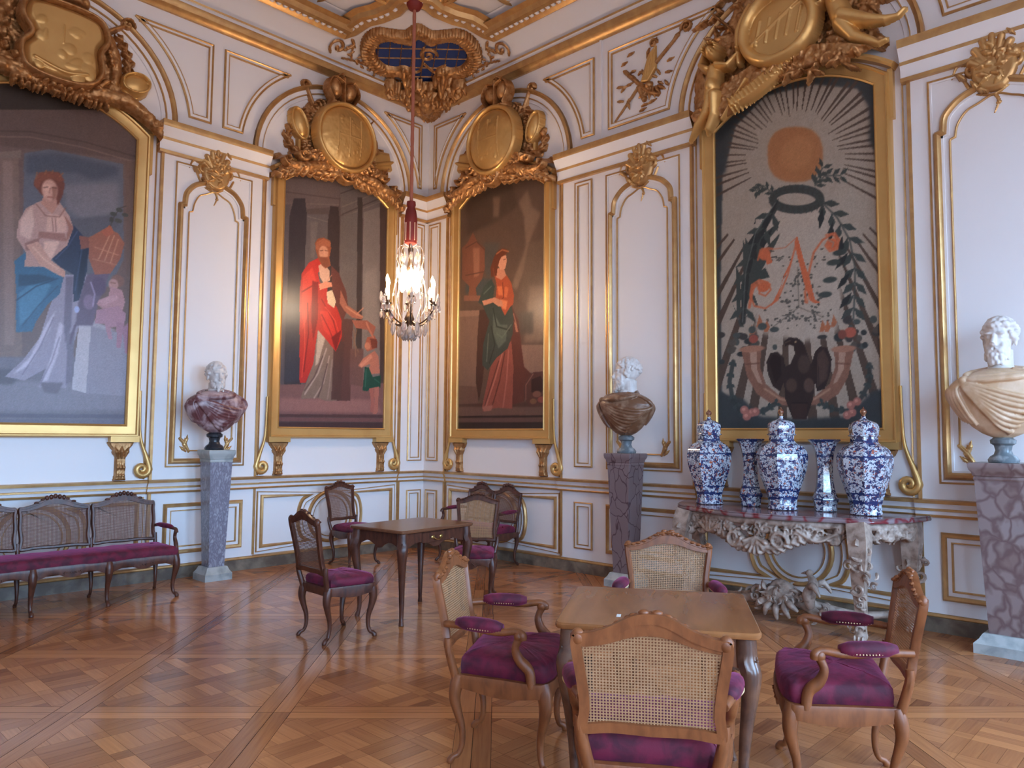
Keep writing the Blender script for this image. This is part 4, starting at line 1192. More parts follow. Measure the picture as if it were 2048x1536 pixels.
class Relief:
    def __init__(s, x0, z0, x1, z1, res):
        s.x = np.arange(x0, x1+res, res); s.z = np.arange(z0, z1+res, res); s.res = res
        s.X, s.Z = np.meshgrid(s.x, s.z); s.H = np.zeros_like(s.X)
    def win(s, x0, x1, z0, z1):
        i0 = max(0, int((x0-s.x[0])/s.res)-1); i1 = min(len(s.x), int((x1-s.x[0])/s.res)+3); j0 = max(0, int((z0-s.z[0])/s.res)-1); j1 = min(len(s.z), int((z1-s.z[0])/s.res)+3)
        return slice(j0, max(j0, j1)), slice(i0, max(i0, i1))
    def put(s, w, h, sub=False):
        s.H[w] = np.maximum(0, s.H[w]-h) if sub else np.maximum(s.H[w], h)
    def dome(s, cx, cz, a, b, h, rot=0, base=0, p=.5, sub=False):
        m_ = max(a, b); w = s.win(cx-m_, cx+m_, cz-m_, cz+m_); X = s.X[w]-cx; Z = s.Z[w]-cz
        if X.size == 0: return
        c_, s_ = math.cos(rot), math.sin(rot); U = (X*c_+Z*s_)/a; V = (-X*s_+Z*c_)/b; q = 1-U*U-V*V
        s.put(w, np.where(q > 0, base+h*np.maximum(q, 0)**p, 0), sub)
    def ring(s, cx, cz, a, b, r, h, base=0, rot=0):
        s.stroke([(cx+a*math.cos(t)*math.cos(rot)-b*math.sin(t)*math.sin(rot), cz+a*math.cos(t)*math.sin(rot)+b*math.sin(t)*math.cos(rot)) for t in [2*PI*i/40 for i in range(41)]], r, h, base)
    def stroke(s, pts, rad, h, base=0):
        n = len(pts); rad = rad if hasattr(rad, '__len__') else [rad]*n
        rad = [float(np.interp(i/max(1, n-1), np.linspace(0, 1, len(rad)), rad)) for i in range(n)]; rm = max(rad)
        for i in range(n-1):
            (x0, z0), (x1, z1) = pts[i], pts[i+1]; w = s.win(min(x0, x1)-rm, max(x0, x1)+rm, min(z0, z1)-rm, max(z0, z1)+rm)
            X = s.X[w]; Z = s.Z[w]
            if X.size == 0: continue
            dx, dz = x1-x0, z1-z0; L2 = dx*dx+dz*dz+1e-12; t = np.clip(((X-x0)*dx+(Z-z0)*dz)/L2, 0, 1)
            d = np.hypot(X-x0-t*dx, Z-z0-t*dz); r = rad[i]+(rad[i+1]-rad[i])*t; q = 1-(d/r)**2
            s.put(w, np.where(q > 0, base+h*(r/rm)*np.sqrt(np.maximum(q, 0)), 0))
    def poly(s, pts, h, bev=.02):
        xs = [p[0] for p in pts]; zs = [p[1] for p in pts]; w = s.win(min(xs), max(xs), min(zs), max(zs)); X = s.X[w]; Z = s.Z[w]
        if X.size == 0: return
        ins = np.zeros(X.shape, bool); D = np.full(X.shape, 9.)
        for i in range(len(pts)):
            (x0, z0), (x1, z1) = pts[i-1], pts[i]
            if z0 != z1: ins ^= ((z0 > Z) != (z1 > Z)) & (X < (x1-x0)*(Z-z0)/(z1-z0)+x0)
            dx, dz = x1-x0, z1-z0; t = np.clip(((X-x0)*dx+(Z-z0)*dz)/(dx*dx+dz*dz+1e-12), 0, 1); D = np.minimum(D, np.hypot(X-x0-t*dx, Z-z0-t*dz))
        s.put(w, np.where(ins, h*np.minimum(1, .25+.75*np.sqrt(np.minimum(1, D/bev))), 0))
    def leaf(s, x, z, a, L, wd, h, base=0):
        n = 5; c_, s_ = math.cos(a), math.sin(a)
        s.stroke([(x, z), (x+L*c_*.5, z+L*s_*.5), (x+L*c_, z+L*s_)], [wd*.5, wd, wd*.15], h, base)
        for k in (.25, .5, .72):
            for sd in (-1, 1):
                b = a+sd*.8; l = wd*1.5*(1.1-k); s.stroke([(x+L*k*c_, z+L*k*s_), (x+L*k*c_+l*math.cos(b), z+L*k*s_+l*math.sin(b))], [wd*.45, wd*.15], h*.7, base)
    def acanthus(s, pts, w0, h, n=7, base=0, rnd=None):
        s.stroke(pts, [w0*.6, w0*.35, w0*.15], h, base)
        for i in range(n):
            t = (i+.5)/n*(len(pts)-1); k = min(int(t), len(pts)-2); f_ = t-k; x = pts[k][0]+(pts[k+1][0]-pts[k][0])*f_; z = pts[k][1]+(pts[k+1][1]-pts[k][1])*f_
            a = math.atan2(pts[k+1][1]-pts[k][1], pts[k+1][0]-pts[k][0])
            for sd in (-1, 1):
                b = a+sd*.75; L = w0*2.1*(1-.55*i/n); s.stroke([(x, z), (x+L*.6*math.cos(b), z+L*.6*math.sin(b)), (x+L*math.cos(b-sd*.5)*.95, z+L*math.sin(b-sd*.5)*.95)], [w0*.4, w0*.3, w0*.08], h*.75, base)
    def rough(s, amp, sc, seed=0):
        rs = np.random.RandomState(seed); H = np.zeros_like(s.H)
        for k, a in ((sc, 1), (sc*2.3, .6)):
            nx, nz = max(2, int((s.x[-1]-s.x[0])*k)+2), max(2, int((s.z[-1]-s.z[0])*k)+2); g = rs.rand(nz, nx)
            u = np.linspace(0, nx-1.001, len(s.x)); v = np.linspace(0, nz-1.001, len(s.z)); ui = u.astype(int); vi = v.astype(int); uf = (u-ui); vf = (v-vi)[:, None]
            uf = uf*uf*(3-2*uf); vf = vf*vf*(3-2*vf)
            H += a*((g[np.ix_(vi, ui)]*(1-uf)+g[np.ix_(vi, ui+1)]*uf)*(1-vf)+(g[np.ix_(vi+1, ui)]*(1-uf)+g[np.ix_(vi+1, ui+1)]*uf)*vf)
        s.H = np.where(s.H > 0, s.H+amp*(H-.8), s.H); s.H = np.where(s.H < 0, .002, s.H)
    def mesh(s, mb, f, mi=0, eps=.0015):
        H = s.H; K = (H > eps); cell = K[:-1, :-1] | K[1:, :-1] | K[:-1, 1:] | K[1:, 1:]
        use = np.zeros_like(K); use[:-1, :-1] |= cell; use[1:, :-1] |= cell; use[:-1, 1:] |= cell; use[1:, 1:] |= cell
        idx = np.full(H.shape, -1, int); jj, ii = np.nonzero(use); idx[jj, ii] = np.arange(len(jj))
        vs = [f(float(s.x[i]), float(s.z[j]), float(H[j, i])) for j, i in zip(jj, ii)]
        cj, ci = np.nonzero(cell); fs = np.stack([idx[cj, ci], idx[cj, ci+1], idx[cj+1, ci+1], idx[cj+1, ci]], 1).tolist()
        mb.add(vs, [tuple(q) for q in fs], mi)
def ogee(w, zs, zt, notch=.045):                   # panel head: shoulders, notch, arch to the middle
    h = [(w, zs), (w-notch*.2, zs+.02), (w-notch, zs+.03)]
    arc = crom([(w-notch, zs+.03), (w-notch-.02, zs+(zt-zs)*.42), (w*.62, zs+(zt-zs)*.74), (w*.34, zt-.035), (w*.12, zt), (0, zt)], 4)
    right = h[:2]+arc; return right+[(-x, z) for x, z in reversed(right[:-1])]
def tall_panel(side, c, w, zt=4.5, seed=1):
    f = fpan(side, c); mb = MB()
    P0 = [(0, 0, 0), (0, .012, 0), (.012, .016, 0), (.016, .008, 1), (.03, .008, 1), (.033, 0, 1)]
    mould(mb, f, rect(-w, w, 1.19, zt+.05), P0, True)
    P1 = [(0, 0, 0), (.002, .02, 0), (.02, .042, 0), (.036, .046, 0), (.052, .03, 0), (.058, .012, 1), (.075, .012, 1), (.077, 0, 1)]
    path = [(-w+.035, 1.225), (w-.035, 1.225)]+ogee(w-.035, zt-.42, zt-.06); mould(mb, f, path, P1, True)
    P2 = [(0, 0, 0), (0, .012, 0), (.007, .016, 0), (.014, .012, 0), (.015, 0, 0)]; wi = w-.15
    path = [(-wi+.09, 1.36), (wi-.09, 1.36), (wi-.06, 1.45), (wi, 1.5)]+ogee(wi, zt-.5, zt-.2, .04)+[(-wi, 1.5), (-wi+.06, 1.45)]
    mould(mb, f, path, P2, True)
    R = Relief(-w, 1.3, w, 1.62, .006)
    for s in (-1, 1):
        for k in range(4): R.leaf(s*(wi-.07), 1.36+k*.03, PI/2+s*(-.9+.35*k), .09, .016, .02)
        R.stroke(crom([(s*(wi-.1), 1.36), (s*(wi-.06), 1.43), (s*(wi-.0), 1.5)]), .014, .02)
    R.mesh(mb, f); shell(mb, f, zt+.05, 1.25, seed); trim(mb)
    mb = MB(); mould(mb, f, rect(-w+.0, w-.0, .26, .8), P_MID, True); trim(mb)
for side in 'LR':
    for (u0, u1) in PIL[side]:
        if u0 == 0: corner_strip(side, .21, .125)
        elif u1 > WL[side]-.1: corner_strip(side, u0+.26, .125)
        elif side == 'L': tall_panel(side, (u0+u1)/2, .445)
        elif u0 < 4: corner_strip(side, 2.9, .13); tall_panel(side, 3.71, .485)
        else: tall_panel(side, 7.06, .485); corner_strip(side, 7.86, .13)
A_, B_, ZS = 1.16, 1.10, 4.94
def ellp(a, b, t0, t1, n=30): return [(a*math.cos(t0+(t1-t0)*i/n), ZS+b*math.sin(t0+(t1-t0)*i/n)) for i in range(n+1)]
def bay(side, c):
    f = M(side, c); mb = MB(); s = 1
    mould(mb, f, ellp(A_+.03, B_+.03, PI, 0), P_ARC, False, -1)
    mb.rings([[f(x*q, ZS+(z-ZS)*q, .05) for q in (1,)]+[f(x, z, 0)] for x, z in ellp(A_+.03, B_+.03, PI, 0)], False, False, 0)
    trim(mb)
    mb = MB()
    for q in (-1.0, 1.0): mould(mb, f, [(q, 1.07), (q, 4.9)], [(0, 0, 0), (0, .012, 0), (.01, .016, 0), (.014, 0, 0)])
    # dado: two side panels with curved inner ends around an oval ring
    for q in (-1, 1):
        arc = [(q*(.46-.08*math.cos(t)-.0), .53+.27*math.sin(t)) for t in [PI/2-PI*i/10 for i in range(11)]]
        arc = [(q*(.36+.12*math.cos(t)), .53+.27*math.sin(t)) for t in [PI/2-PI*i/12 for i in range(13)]]
        pts = [(q*.92, .26), (q*.92, .8)]+arc
        mould(mb, f, pts, P_MID, True, -1 if q > 0 else 1)
    ring = [(.33*math.cos(t), .53+.33*math.sin(t)) for t in [2*PI*i/36 for i in range(36)]]
    mould(mb, f, ring, P_MID, True)
    trim(mb)
for side in 'LR':
    for c in BAYS[side]: bay(side, c)
# spandrel panels between the arches
def spandrel(side, r_edge, cb, r_lo, trophy=False):
    # r_edge: straight side (u), cb: centre of the bay whose arch bounds it
    f = M(side, 0); s = -1 if side == 'L' else 1; mb = MB(); d = 1 if cb > r_edge else -1
    a, b = A_+.17, B_+.17; zt, zb = 6.03, 5.09
    t0 = math.asin((zb-ZS)/b); t1 = math.asin(min(1, (zt-ZS)/b*1.0)*.985)
    arc = [(cb-d*a*math.cos(t), ZS+b*math.sin(t)) for t in [t0+(t1-t0)*i/14 for i in range(15)]]
    pts = [(r_edge, zt), (r_edge, zb)]+arc+[(arc[-1][0]-d*.01, zt)]
    pts = [(s*u, z) for u, z in pts]; ar = sum(pts[i-1][0]*pts[i][1]-pts[i][0]*pts[i-1][1] for i in range(len(pts)))
    P = [(0, 0, 0), (0, .016, 0), (.012, .024, 0), (.022, .014, 1), (.045, .014, 1), (.047, .022, 0), (.057, .022, 0), (.06, 0, 0)]
    mould(mb, f, pts, P, True, 1 if ar > 0 else -1); trim(mb)
spandrel('L', .13, 1.52, 0); spandrel('R', .13, 1.52, 0)
spandrel('L', 3.09, 1.52, 0); spandrel('L', 3.22, 4.80, 0); spandrel('L', 6.37, 4.80, 0)
spandrel('R', 3.04, 1.52, 0); spandrel('R', 3.24, 5.38, 0); spandrel('R', 7.6, 5.38, 0)
trim(lintrim('R', 3.12, 3.15, [(4.95, 0, 1), (4.95, .02, 1), (6.2, .02, 1), (6.2, 0, 1)]))
# ceiling: cove, corner concave with moulding, ceiling plane
mb = MB(); zt = 6.6; Dm = .36
def cove(u): return None
sec = [(.1, 6.4), (.14, 6.44), (.2, 6.5), (.28, 6.56), (Dm, 6.6), (Dm+.3, 6.74)]
for (ax) in 'LR':
    f = M(ax, 0); s = -1 if ax == 'L' else 1; L_ = WL[ax]
    mb.rings([[f(s*u, z, d) for d, z in sec] for u in (0, 1.6, 4, L_)], False, False, 0)
mb.add([(X0, Y0, 6.75), (0, Y0, 6.75), (0, 0, 6.75), (X0, 0, 6.75)], [(0, 1, 2, 3)])
# corner surface rising diagonally from the corner
SL, CZ0 = .2, 6.33; s2 = math.sqrt(.5)
def cornerp(s_, t_, d): return ((-t_+s_)*s2-d*SL*.7*0, (-t_-s_)*s2, CZ0+SL*t_-d)
mb.add([cornerp(0, .0, 0), cornerp(1.22, 1.22, 0), cornerp(.95, 1.5, 0), cornerp(0, 1.95, 0), cornerp(-.95, 1.5, 0), cornerp(-1.22, 1.22, 0)], [(0, 1, 2, 3, 4, 5)])
struct('ceiling', mb, CEIL, 30)
# second cornice with bead course, cut across at the corner in a double curve
def path3(mb, pts, prof, mi=None):               # pts (x,y,z); profile (o inward/room side, z)
    V = [Vector(p) for p in pts]; rings = []
    for i, p in enumerate(V):
        t = (V[min(i+1, len(V)-1)]-V[max(i-1, 0)]); t.z = 0; t.normalize(); n = Vector((t.y, -t.x, 0))
        rings.append([p+n*o+Vector((0, 0, z)) for o, z in prof])
    k = len(prof); vs = [q for r in rings for q in r]; fs = []; ms = []
    for i in range(len(V)-1):
        for j in range(k-1): fs.append((i*k+j, i*k+j+1, (i+1)*k+j+1, (i+1)*k+j)); ms.append(mi[j] if mi else 0)
    mb.add(vs, fs, ms)
cor = [cornerp(*q, 0) for q in [(-.93, 1.44), (-.8, 1.5), (-.6, 1.66), (-.42, 1.72), (-.2, 1.84), (-.1, 1.96), (0, 2.0), (.1, 1.96), (.2, 1.84), (.42, 1.72), (.6, 1.66), (.8, 1.5), (.93, 1.44)]]
pth = [(X0, -Dm, 6.6), (-1.72, -Dm, 6.6)]+[tuple(p) for p in cor]+[(-Dm, -1.72, 6.6), (-Dm, Y0, 6.6)]
pf = [(-.02, .05), (-.02, -.02), (.02, -.045), (.06, -.02), (.08, .0), (.11, -.0), (.14, -.03), (.19, -.02), (.22, .03), (.3, .05)]
mb = MB(); path3(mb, pth, pf, [0, 0, 0, 0, 0, 0, 0, 0, 0]); trim(mb, [GOLD, CEIL])
mb = MB(); V = [Vector(p) for p in pth]
for p, q in zip(V[:-1], V[1:]):
    L_ = (q-p).length; t = (q-p).normalized(); n = Vector((t.y, -t.x, 0)).normalized()
    for k in range(int(L_/.085)):
        c_ = p+t*(k+.5)*.085+n*.1
        if c_.x > -6.5 and c_.y > -7.5: mb.box((c_.x, c_.y, c_.z-.005), (.05, .05, .05), 0, .012)
trim(mb, [WHITE])
# scrolling gilt line on the ceiling
mb = MB()
for s_ in (-1, 1):
    def cs(a, b): return tuple(Vector(cornerp(s_*a, b, 0))+Vector((0, 0, .06)))
    pts = crom([(.35, 2.0), (.5, 2.14), (.42, 2.3), (.6, 2.4), (.9, 2.25), (1.1, 2.05), (1.3, 2.02)], 6)
    mb.tube([(cornerp(s_*a, b, 0)[0], cornerp(s_*a, b, 0)[1], 6.745) for a, b in pts], .03, 6)
    mb.tube([(cornerp(s_*a, b, 0)[0], cornerp(s_*a, b, 0)[1], 6.745) for a, b in spiral(.3, 2.06, .12, 1.3, 0)], .02, 6)
mb.tube([(-.66, Y0+.1, 6.74), (-.66, -2.45, 6.74)], .03, 6); mb.tube([(X0+.1, -.66, 6.74), (-2.45, -.66, 6.74)], .03, 6)
trim(mb, [GOLD])
# ------------------------------------------------------------------ pictures in gilt frames
HW, ZB, ZSH, ZAP = .77, 1.645, 4.66, 4.93
def arch_line(hw, zs, za, n=24):
    h = za-zs; R = (hw*hw+h*h)/(2*h); a = math.asin(hw/R)
    return [(R*math.sin(a-2*a*i/n), za-R+R*math.cos(a-2*a*i/n)) for i in range(n+1)]
def paint_canvas(key, gain, gamma=1.0, res=.0085):
    x = np.arange(-HW, HW+res, res); z = np.arange(ZB-.02, ZAP+.03, res); X, Z = np.meshgrid(x, z); img = np.zeros(X.shape+(3,)); img[:] = (.2, .15, .12)
    def blur(m, sg):
        if sg < .5: return m
        r = int(2.5*sg)+1; k = np.exp(-.5*(np.arange(-r, r+1)/sg)**2); k /= k.sum()
        mm = np.pad(m, r, mode='edge'); mm = sum(k[i]*mm[i:i+m.shape[0], :] for i in range(2*r+1)); return sum(k[i]*mm[:, i:i+m.shape[1]] for i in range(2*r+1))
    for ln in PAINT[key].strip().split('\n'):
        hd, c0, c1, c2, w, *P = ln.split(' '); w = int(w)/1000; P = [tuple(int(v)/1000 for v in p.split(',')) for p in P if p]
        c = np.array([int(c0), int(c1), int(c2)])/255
        if hd[0] == 'E': bx = (P[0][0]-P[1][0]-.02, P[0][0]+P[1][0]+.02, P[0][1]-P[1][1]-.02, P[0][1]+P[1][1]+.02)
        else: bx = (min(p[0] for p in P)-w*2.5-.02, max(p[0] for p in P)+w*2.5+.02, min(p[1] for p in P)-w*2.5-.02, max(p[1] for p in P)+w*2.5+.02)
        i0, i1 = np.searchsorted(x, bx[:2]); j0, j1 = np.searchsorted(z, bx[2:]); sl = (slice(j0, j1), slice(i0, i1)); XX, ZZ = X[sl], Z[sl]
        if XX.size == 0: continue
        if hd[0] == 'E':
            q = np.sqrt(((XX-P[0][0])/max(.004, P[1][0]))**2+((ZZ-P[0][1])/max(.004, P[1][1]))**2); m_ = np.clip((1.08-q)/.25, 0, 1)
        elif hd[0] == 'L':
            m_ = np.zeros(XX.shape); r = max(w/2, .004)
            for a, b in zip(P[:-1], P[1:]):
                dx, dz = b[0]-a[0], b[1]-a[1]; t = np.clip(((XX-a[0])*dx+(ZZ-a[1])*dz)/(dx*dx+dz*dz+1e-9), 0, 1)
                m_ = np.maximum(m_, np.clip((r+res*.6-np.hypot(XX-a[0]-t*dx, ZZ-a[1]-t*dz))/(res*1.2), 0, 1))
            m_ = m_*.85
        else:
            ins = np.zeros(XX.shape)
            for oz in (-.3, .3):
                q = np.zeros(XX.shape, bool); zz = ZZ+oz*res
                for i in range(len(P)):
                    (xa, za), (xb, zb) = P[i-1], P[i]
                    if za != zb: q ^= ((za > zz) != (zb > zz)) & (XX < (xb-xa)*(zz-za)/(zb-za)+xa)
                ins += q*.5
            m_ = blur(ins, w/res*.5)
        img[sl] = img[sl]*(1-m_[..., None])+c*m_[..., None]
    rs = np.random.RandomState(3); img *= (1+.03*rs.randn(*X.shape))[..., None]
    img = np.clip(img, 0, 1); g_ = img.mean(-1, keepdims=True); img = g_+(img-g_)*.86; img = np.where(img <= .04, img/12.92, ((img+.055)/1.055)**2.4)*gain
    return x, z, img
def canvas_mat():
    m = mat('old_oil_painting', (1, 1, 1, 1), .32, spec=.4); t = m.node_tree; b = t.nodes['Principled BSDF']
    a = nn(t, 'ShaderNodeAttribute', attribute_name='pigment'); no = nn(t, 'ShaderNodeTexNoise'); no.inputs['Scale'].default_value = 26; no.inputs['Detail'].default_value = 6
    mx = nn(t, 'ShaderNodeMix'); mx.data_type = 'RGBA'; mx.blend_type = 'SOFT_LIGHT'; mx.inputs[0].default_value = .15
    t.links.new(a.outputs['Color'], mx.inputs[6]); t.links.new(no.outputs['Fac'], mx.inputs[7]); t.links.new(mx.outputs[2], b.inputs['Base Color']); return m
CANV = canvas_mat()
def canvas(key, f, parent, gain, label=None):
    x, z, img = paint_canvas(key, gain); nx, nz = len(x), len(z); al = arch_line(HW+.02, ZSH+.0, ZAP+.02, 40); ax = [p[0] for p in al][::-1]; az = [p[1] for p in al][::-1]
    top = np.interp(x, ax, az); o0 = Vector(f(0, 0, .03)); ex = Vector(f(1, 0, .03))-o0; ez = Vector(f(0, 1, .03))-o0
    X, Z = np.meshgrid(x, z); V = np.zeros((nz, nx, 3))
    for k in range(3): V[..., k] = o0[k]+ex[k]*X+ez[k]*Z
    ok = (Z[:-1, :-1] < top[None, :-1]); jj, ii = np.nonzero(ok); a = jj*nx+ii; F = np.stack([a, a+1, a+nx+1, a+nx], 1)
    me = bpy.data.meshes.new('canvas'); me.vertices.add(nx*nz); me.vertices.foreach_set('co', V.ravel()); me.loops.add(F.size); me.loops.foreach_set('vertex_index', F.ravel())
    me.polygons.add(len(F)); me.polygons.foreach_set('loop_start', np.arange(len(F))*4); me.update(calc_edges=True)
    at = me.attributes.new('pigment', 'FLOAT_COLOR', 'POINT'); at.data.foreach_set('color', np.concatenate([img, np.ones(X.shape+(1,))], 2).ravel())
    bm = bmesh.new(); bm.from_mesh(me); bmesh.ops.delete(bm, geom=[v for v in bm.verts if not v.link_faces], context='VERTS'); bm.to_mesh(me); bm.free()
    me.materials.append(CANV); o = bpy.data.objects.new('canvas', me); C.objects.link(o); o.parent = parent
    if label: o['label'] = label
def picture(side, c, key, gain, label):
    f = M(side, c); root = thing('framed_painting', label, 'painting', f(0, ZB-.09, 0))
    off = Vector(f(0, ZB-.09, 0)); fl = lambda r, z, d: tuple(Vector(f(r, z, d))-off)
    canvas(key, fl, root, gain)
    path = [(-HW, ZB), (HW, ZB)]+arch_line(HW, ZSH, ZAP)
    P = [(.0, .03, 0), (0, .05, 0), (-.012, .062, 0), (-.02, .05, 0), (-.03, .048, 0), (-.1, .066, 0), (-.108, .085, 0), (-.122, .09, 0), (-.134, .07, 0), (-.14, 0, 0)]
    mb = MB(); mould(mb, fl, path, P, True)
    # ears at the shoulders, thickened bottom corners, cap moulding on the arch
    for s in (-1, 1):
        a, b = sorted((s*(HW+.12), s*(HW+.165))); mb.prism([(a, 4.32), (b, 4.32), (b, ZSH+.1), (a, ZSH+.1)], lambda r, z: fl(r, z, 0), lambda r, z: fl(r, z, .06))
        a, b = sorted((s*(HW-.14), s*(HW+.14))); mb.prism([(a, ZB-.185), (b, ZB-.185), (b, ZB-.12), (a, ZB-.12)], lambda r, z: fl(r, z, 0), lambda r, z: fl(r, z, .084))
    h = ZAP-ZSH; al = arch_line(HW+.17, ZSH+.09, ZAP+.14)
    mould(mb, fl, al, [(0, 0, 0), (0, .1, 0), (-.02, .125, 0), (-.045, .12, 0), (-.055, 0, 0)])
    mb.build('frame', [GOLDF], root, 30)
    for s in (-1, 1):
        R = Relief(s*(HW-.02)-.16, 1.06, s*(HW-.02)+.16, 1.47, .006); x = s*(HW-.02)
        R.poly([(x-.13, 1.462), (x+.13, 1.462), (x+.11, 1.42), (x+.075, 1.38), (x+.05, 1.33), (x+.05, 1.12), (x+.06, 1.07), (x-.06, 1.07), (x-.05, 1.12), (x-.05, 1.33), (x-.075, 1.38), (x-.11, 1.42)], .05, .012)
        for q in (-1, 0, 1): R.leaf(x+q*.03, 1.3, PI/2-q*.35, .13, .024, .04, .04); R.leaf(x+q*.02, 1.25, -PI/2+q*.2, .1, .02, .03, .035)
        for q in (-1, 0, 1): R.leaf(x+q*.02, 1.08, PI/2-q*.2, .08, .018, .02, .04)
        mb = MB(); R.mesh(mb, fl); mb.build('bracket', GOLDC, root, 60)
        cx = s*(HW+.185); mb = MB(); pts = crom([(s*(HW+.15), 2.0), (s*(HW+.155), 1.75), (s*(HW+.17), 1.5), (s*(HW+.235), 1.3), (s*(HW+.27), 1.19)], 5)
        sp = [(x, z) for x, z in spiral(s*(HW+.195), 1.175, .078, 1.4, 0 if s > 0 else PI, -s, .1)]
        pts = pts[:-1]+sp
        mb.tube([fl(x, z, .03) for x, z in pts], [.012]*3+[.018]+[.028]+[.032]*3+[.024]*2+[.014], 8, up0=tuple(Vector(fl(0, 0, 1))-Vector(fl(0, 0, 0))), sq=(.9, 1))
        mb.build('side_scroll', GOLDF, root, 50)
    return root
picture('L', 4.80, 'P1', 1.25, 'large gilt-framed painting of a woman in a blue skirt holding a basket')
picture('L', 1.52, 'P2', 1.2, 'tall gilt-framed painting of a bearded man in a red cloak with a child')
picture('R', 1.52, 'P3', 1.2, 'tall gilt-framed painting of a woman in grey-green drapery beside an urn')
picture('R', 5.38, 'P4', 1.35, 'large gilt-framed painting of a sun, wreath, red letter N and black eagle')
# ------------------------------------------------------------------ gilded relief ornaments over the pictures
CAPL = arch_line(HW+.17, ZSH+.09, ZAP+.14)[::-1]
def stand(r, z):            # the carving passes in front of the picture frame where it overlaps it
    q = float(np.interp(r, [p[0] for p in CAPL], [p[1] for p in CAPL], left=4.3, right=4.3)) if abs(r) < HW+.21 else 4.0
    if abs(r) > HW+.17: q = ZSH+.1 if abs(r) < HW+.21 else 4.0
    return .005+.135*min(1, max(0, (q+.13-z)/.03))
front_ = lambda r, z: .14
def gpart(name, root, R, f, off, mt=None, label=None, sm=70, lift=None):
    mb = MB(); R.mesh(mb, lambda r, z, d: tuple(Vector(f(r, z, max(d, 0)+(lift(r, z) if lift else .005)))-off)); return mb.build(name, mt or GOLDC, root, sm, label=label)
def arms(side, c, seed, sw, label):
    # oval shield with crown, cross and mitre, scroll mantling; sw mirrors the side pieces
    f = M(side, c); off = Vector(f(0, 4.95, 0)); root = thing('gilded_coat_of_arms', label, 'wall ornament', off)
    cx, cz = -sw*.04, 5.36; rnd = random.Random(seed)
    g = lambda r, z, d: f(r, z, d)
    R = Relief(-1.0, 4.62, 1.0, 5.95, .008); mx = lambda x: x*sw
    R.dome(cx, cz, .5, .5, .1, base=.03, p=.35)
    for a in range(46):                                        # gadrooned edge
        t = 2*PI*a/46; R.stroke([(cx+.44*math.cos(t), cz+.44*math.sin(t)), (cx+(.52+.02*rnd.random())*math.cos(t), cz+(.5+.02*rnd.random())*math.sin(t))], [.03, .024], .05, .05)
    for s in (-1, 1):
        R.acanthus(crom([(s*.1, 4.9), (s*.3, 4.84), (s*.55, 4.82), (s*.76, 4.76), (s*.93, 4.66)]), .085, .1, 9)
        R.stroke(crom([(s*.06, 4.9), (s*.35, 4.93), (s*.6, 4.85), (s*.8, 4.84), (s*.9, 4.92), (s*.84, 4.98)]), [.05, .07, .06, .035, .02], .11)
        R.stroke(spiral(s*.82, 4.9, .075, 1.3, -PI/2, s), [.03, .018], .09)
        R.acanthus(crom([(s*.45, 5.0), (s*.62, 5.06), (s*.75, 5.2), (s*.7, 5.38), (s*.56, 5.42)]), .07, .09, 7)
        R.stroke(spiral(s*.6, 5.02, .1, 1.4, PI, -s), [.035, .02], .1)
        R.stroke(crom([(s*.42, 4.98), (s*.52, 5.2), (s*.55, 5.5), (s*.46, 5.74)]), [.04, .05, .04, .02], .09)
        for k in range(5): R.leaf(s*(.5-.02*k), 5.1+.13*k, PI/2-s*(1.0+.1*rnd.random()), .12, .022, .05, .02)
        R.leaf(s*.88, 4.8, -PI/2+s*.3, .14, .02, .04); R.leaf(s*.8, 4.76, s*.2 if s > 0 else PI-.2, .12, .02, .04)
    for i in range(70):
        t = rnd.uniform(0, 2*PI); q = rnd.uniform(.47, .58); R.dome(cx+q*math.cos(t), cz+q*math.sin(t)*.95, .02+.02*rnd.random(), .018, .05, base=.05)
    R.stroke(crom([(-.14, 4.93), (-.09, 4.83), (0, 4.8), (.09, 4.83), (.14, 4.93)]), .03, .12); R.stroke(spiral(0, 4.9, .07, 1, 0), .02, .13)
    R.rough(.02, 22, seed); gpart('mantling', root, R, g, off, lift=stand)
    R = Relief(-1.0, 4.6, 1.0, 6.3, .008)
    R.dome(mx(-.62), 5.42, .1, .19, .12, rot=sw*.35, base=.02); R.ring(mx(-.62), 5.42, .1, .19, .018, .03, .08, sw*.35); R.stroke([(mx(-.6), 5.1), (mx(-.6), 5.3)], .03, .06)
    gpart('helmet', root, R, g, off, GOLDF, lift=stand)
    R = Relief(-1.0, 4.6, 1.0, 6.3, .008)
    R.poly([(mx(.5), 5.12), (mx(.84), 5.2), (mx(.78), 5.44), (mx(.58), 5.42), (mx(.46), 5.3)], .09, .05); R.stroke([(mx(.52), 5.2), (mx(.8), 5.3)], .02, .03, .085)
    gpart('mitre', root, R, g, off, GOLDF, lift=stand)
    R = Relief(-1.0, 4.6, 1.0, 6.3, .008)
    R.stroke([(mx(-.38), 5.68), (mx(-.5), 5.92)], .03, .06); R.stroke(spiral(mx(-.52), 5.97, .06, 1.2, 0), [.025, .015], .06); gpart('crozier', root, R, g, off, lift=stand)
    R = Relief(-1.0, 4.6, 1.0, 6.3, .008); R.stroke([(mx(.42), 5.68), (mx(.56), 5.86)], [.022, .006], .05); R.leaf(mx(.56), 5.84, PI/2-sw*.6, .1, .016, .04)
    gpart('staff', root, R, g, off, lift=stand)
    R = Relief(cx-.45, cz-.45, cx+.45, cz+.45, .007)
    R.dome(cx, cz, .395, .4, .11, base=.09, p=.5); H0 = R.H.copy()
    R.poly([(cx-.17, cz-.26), (cx+.17, cz-.26), (cx+.17, cz+.25), (cx-.17, cz+.25)], .0)
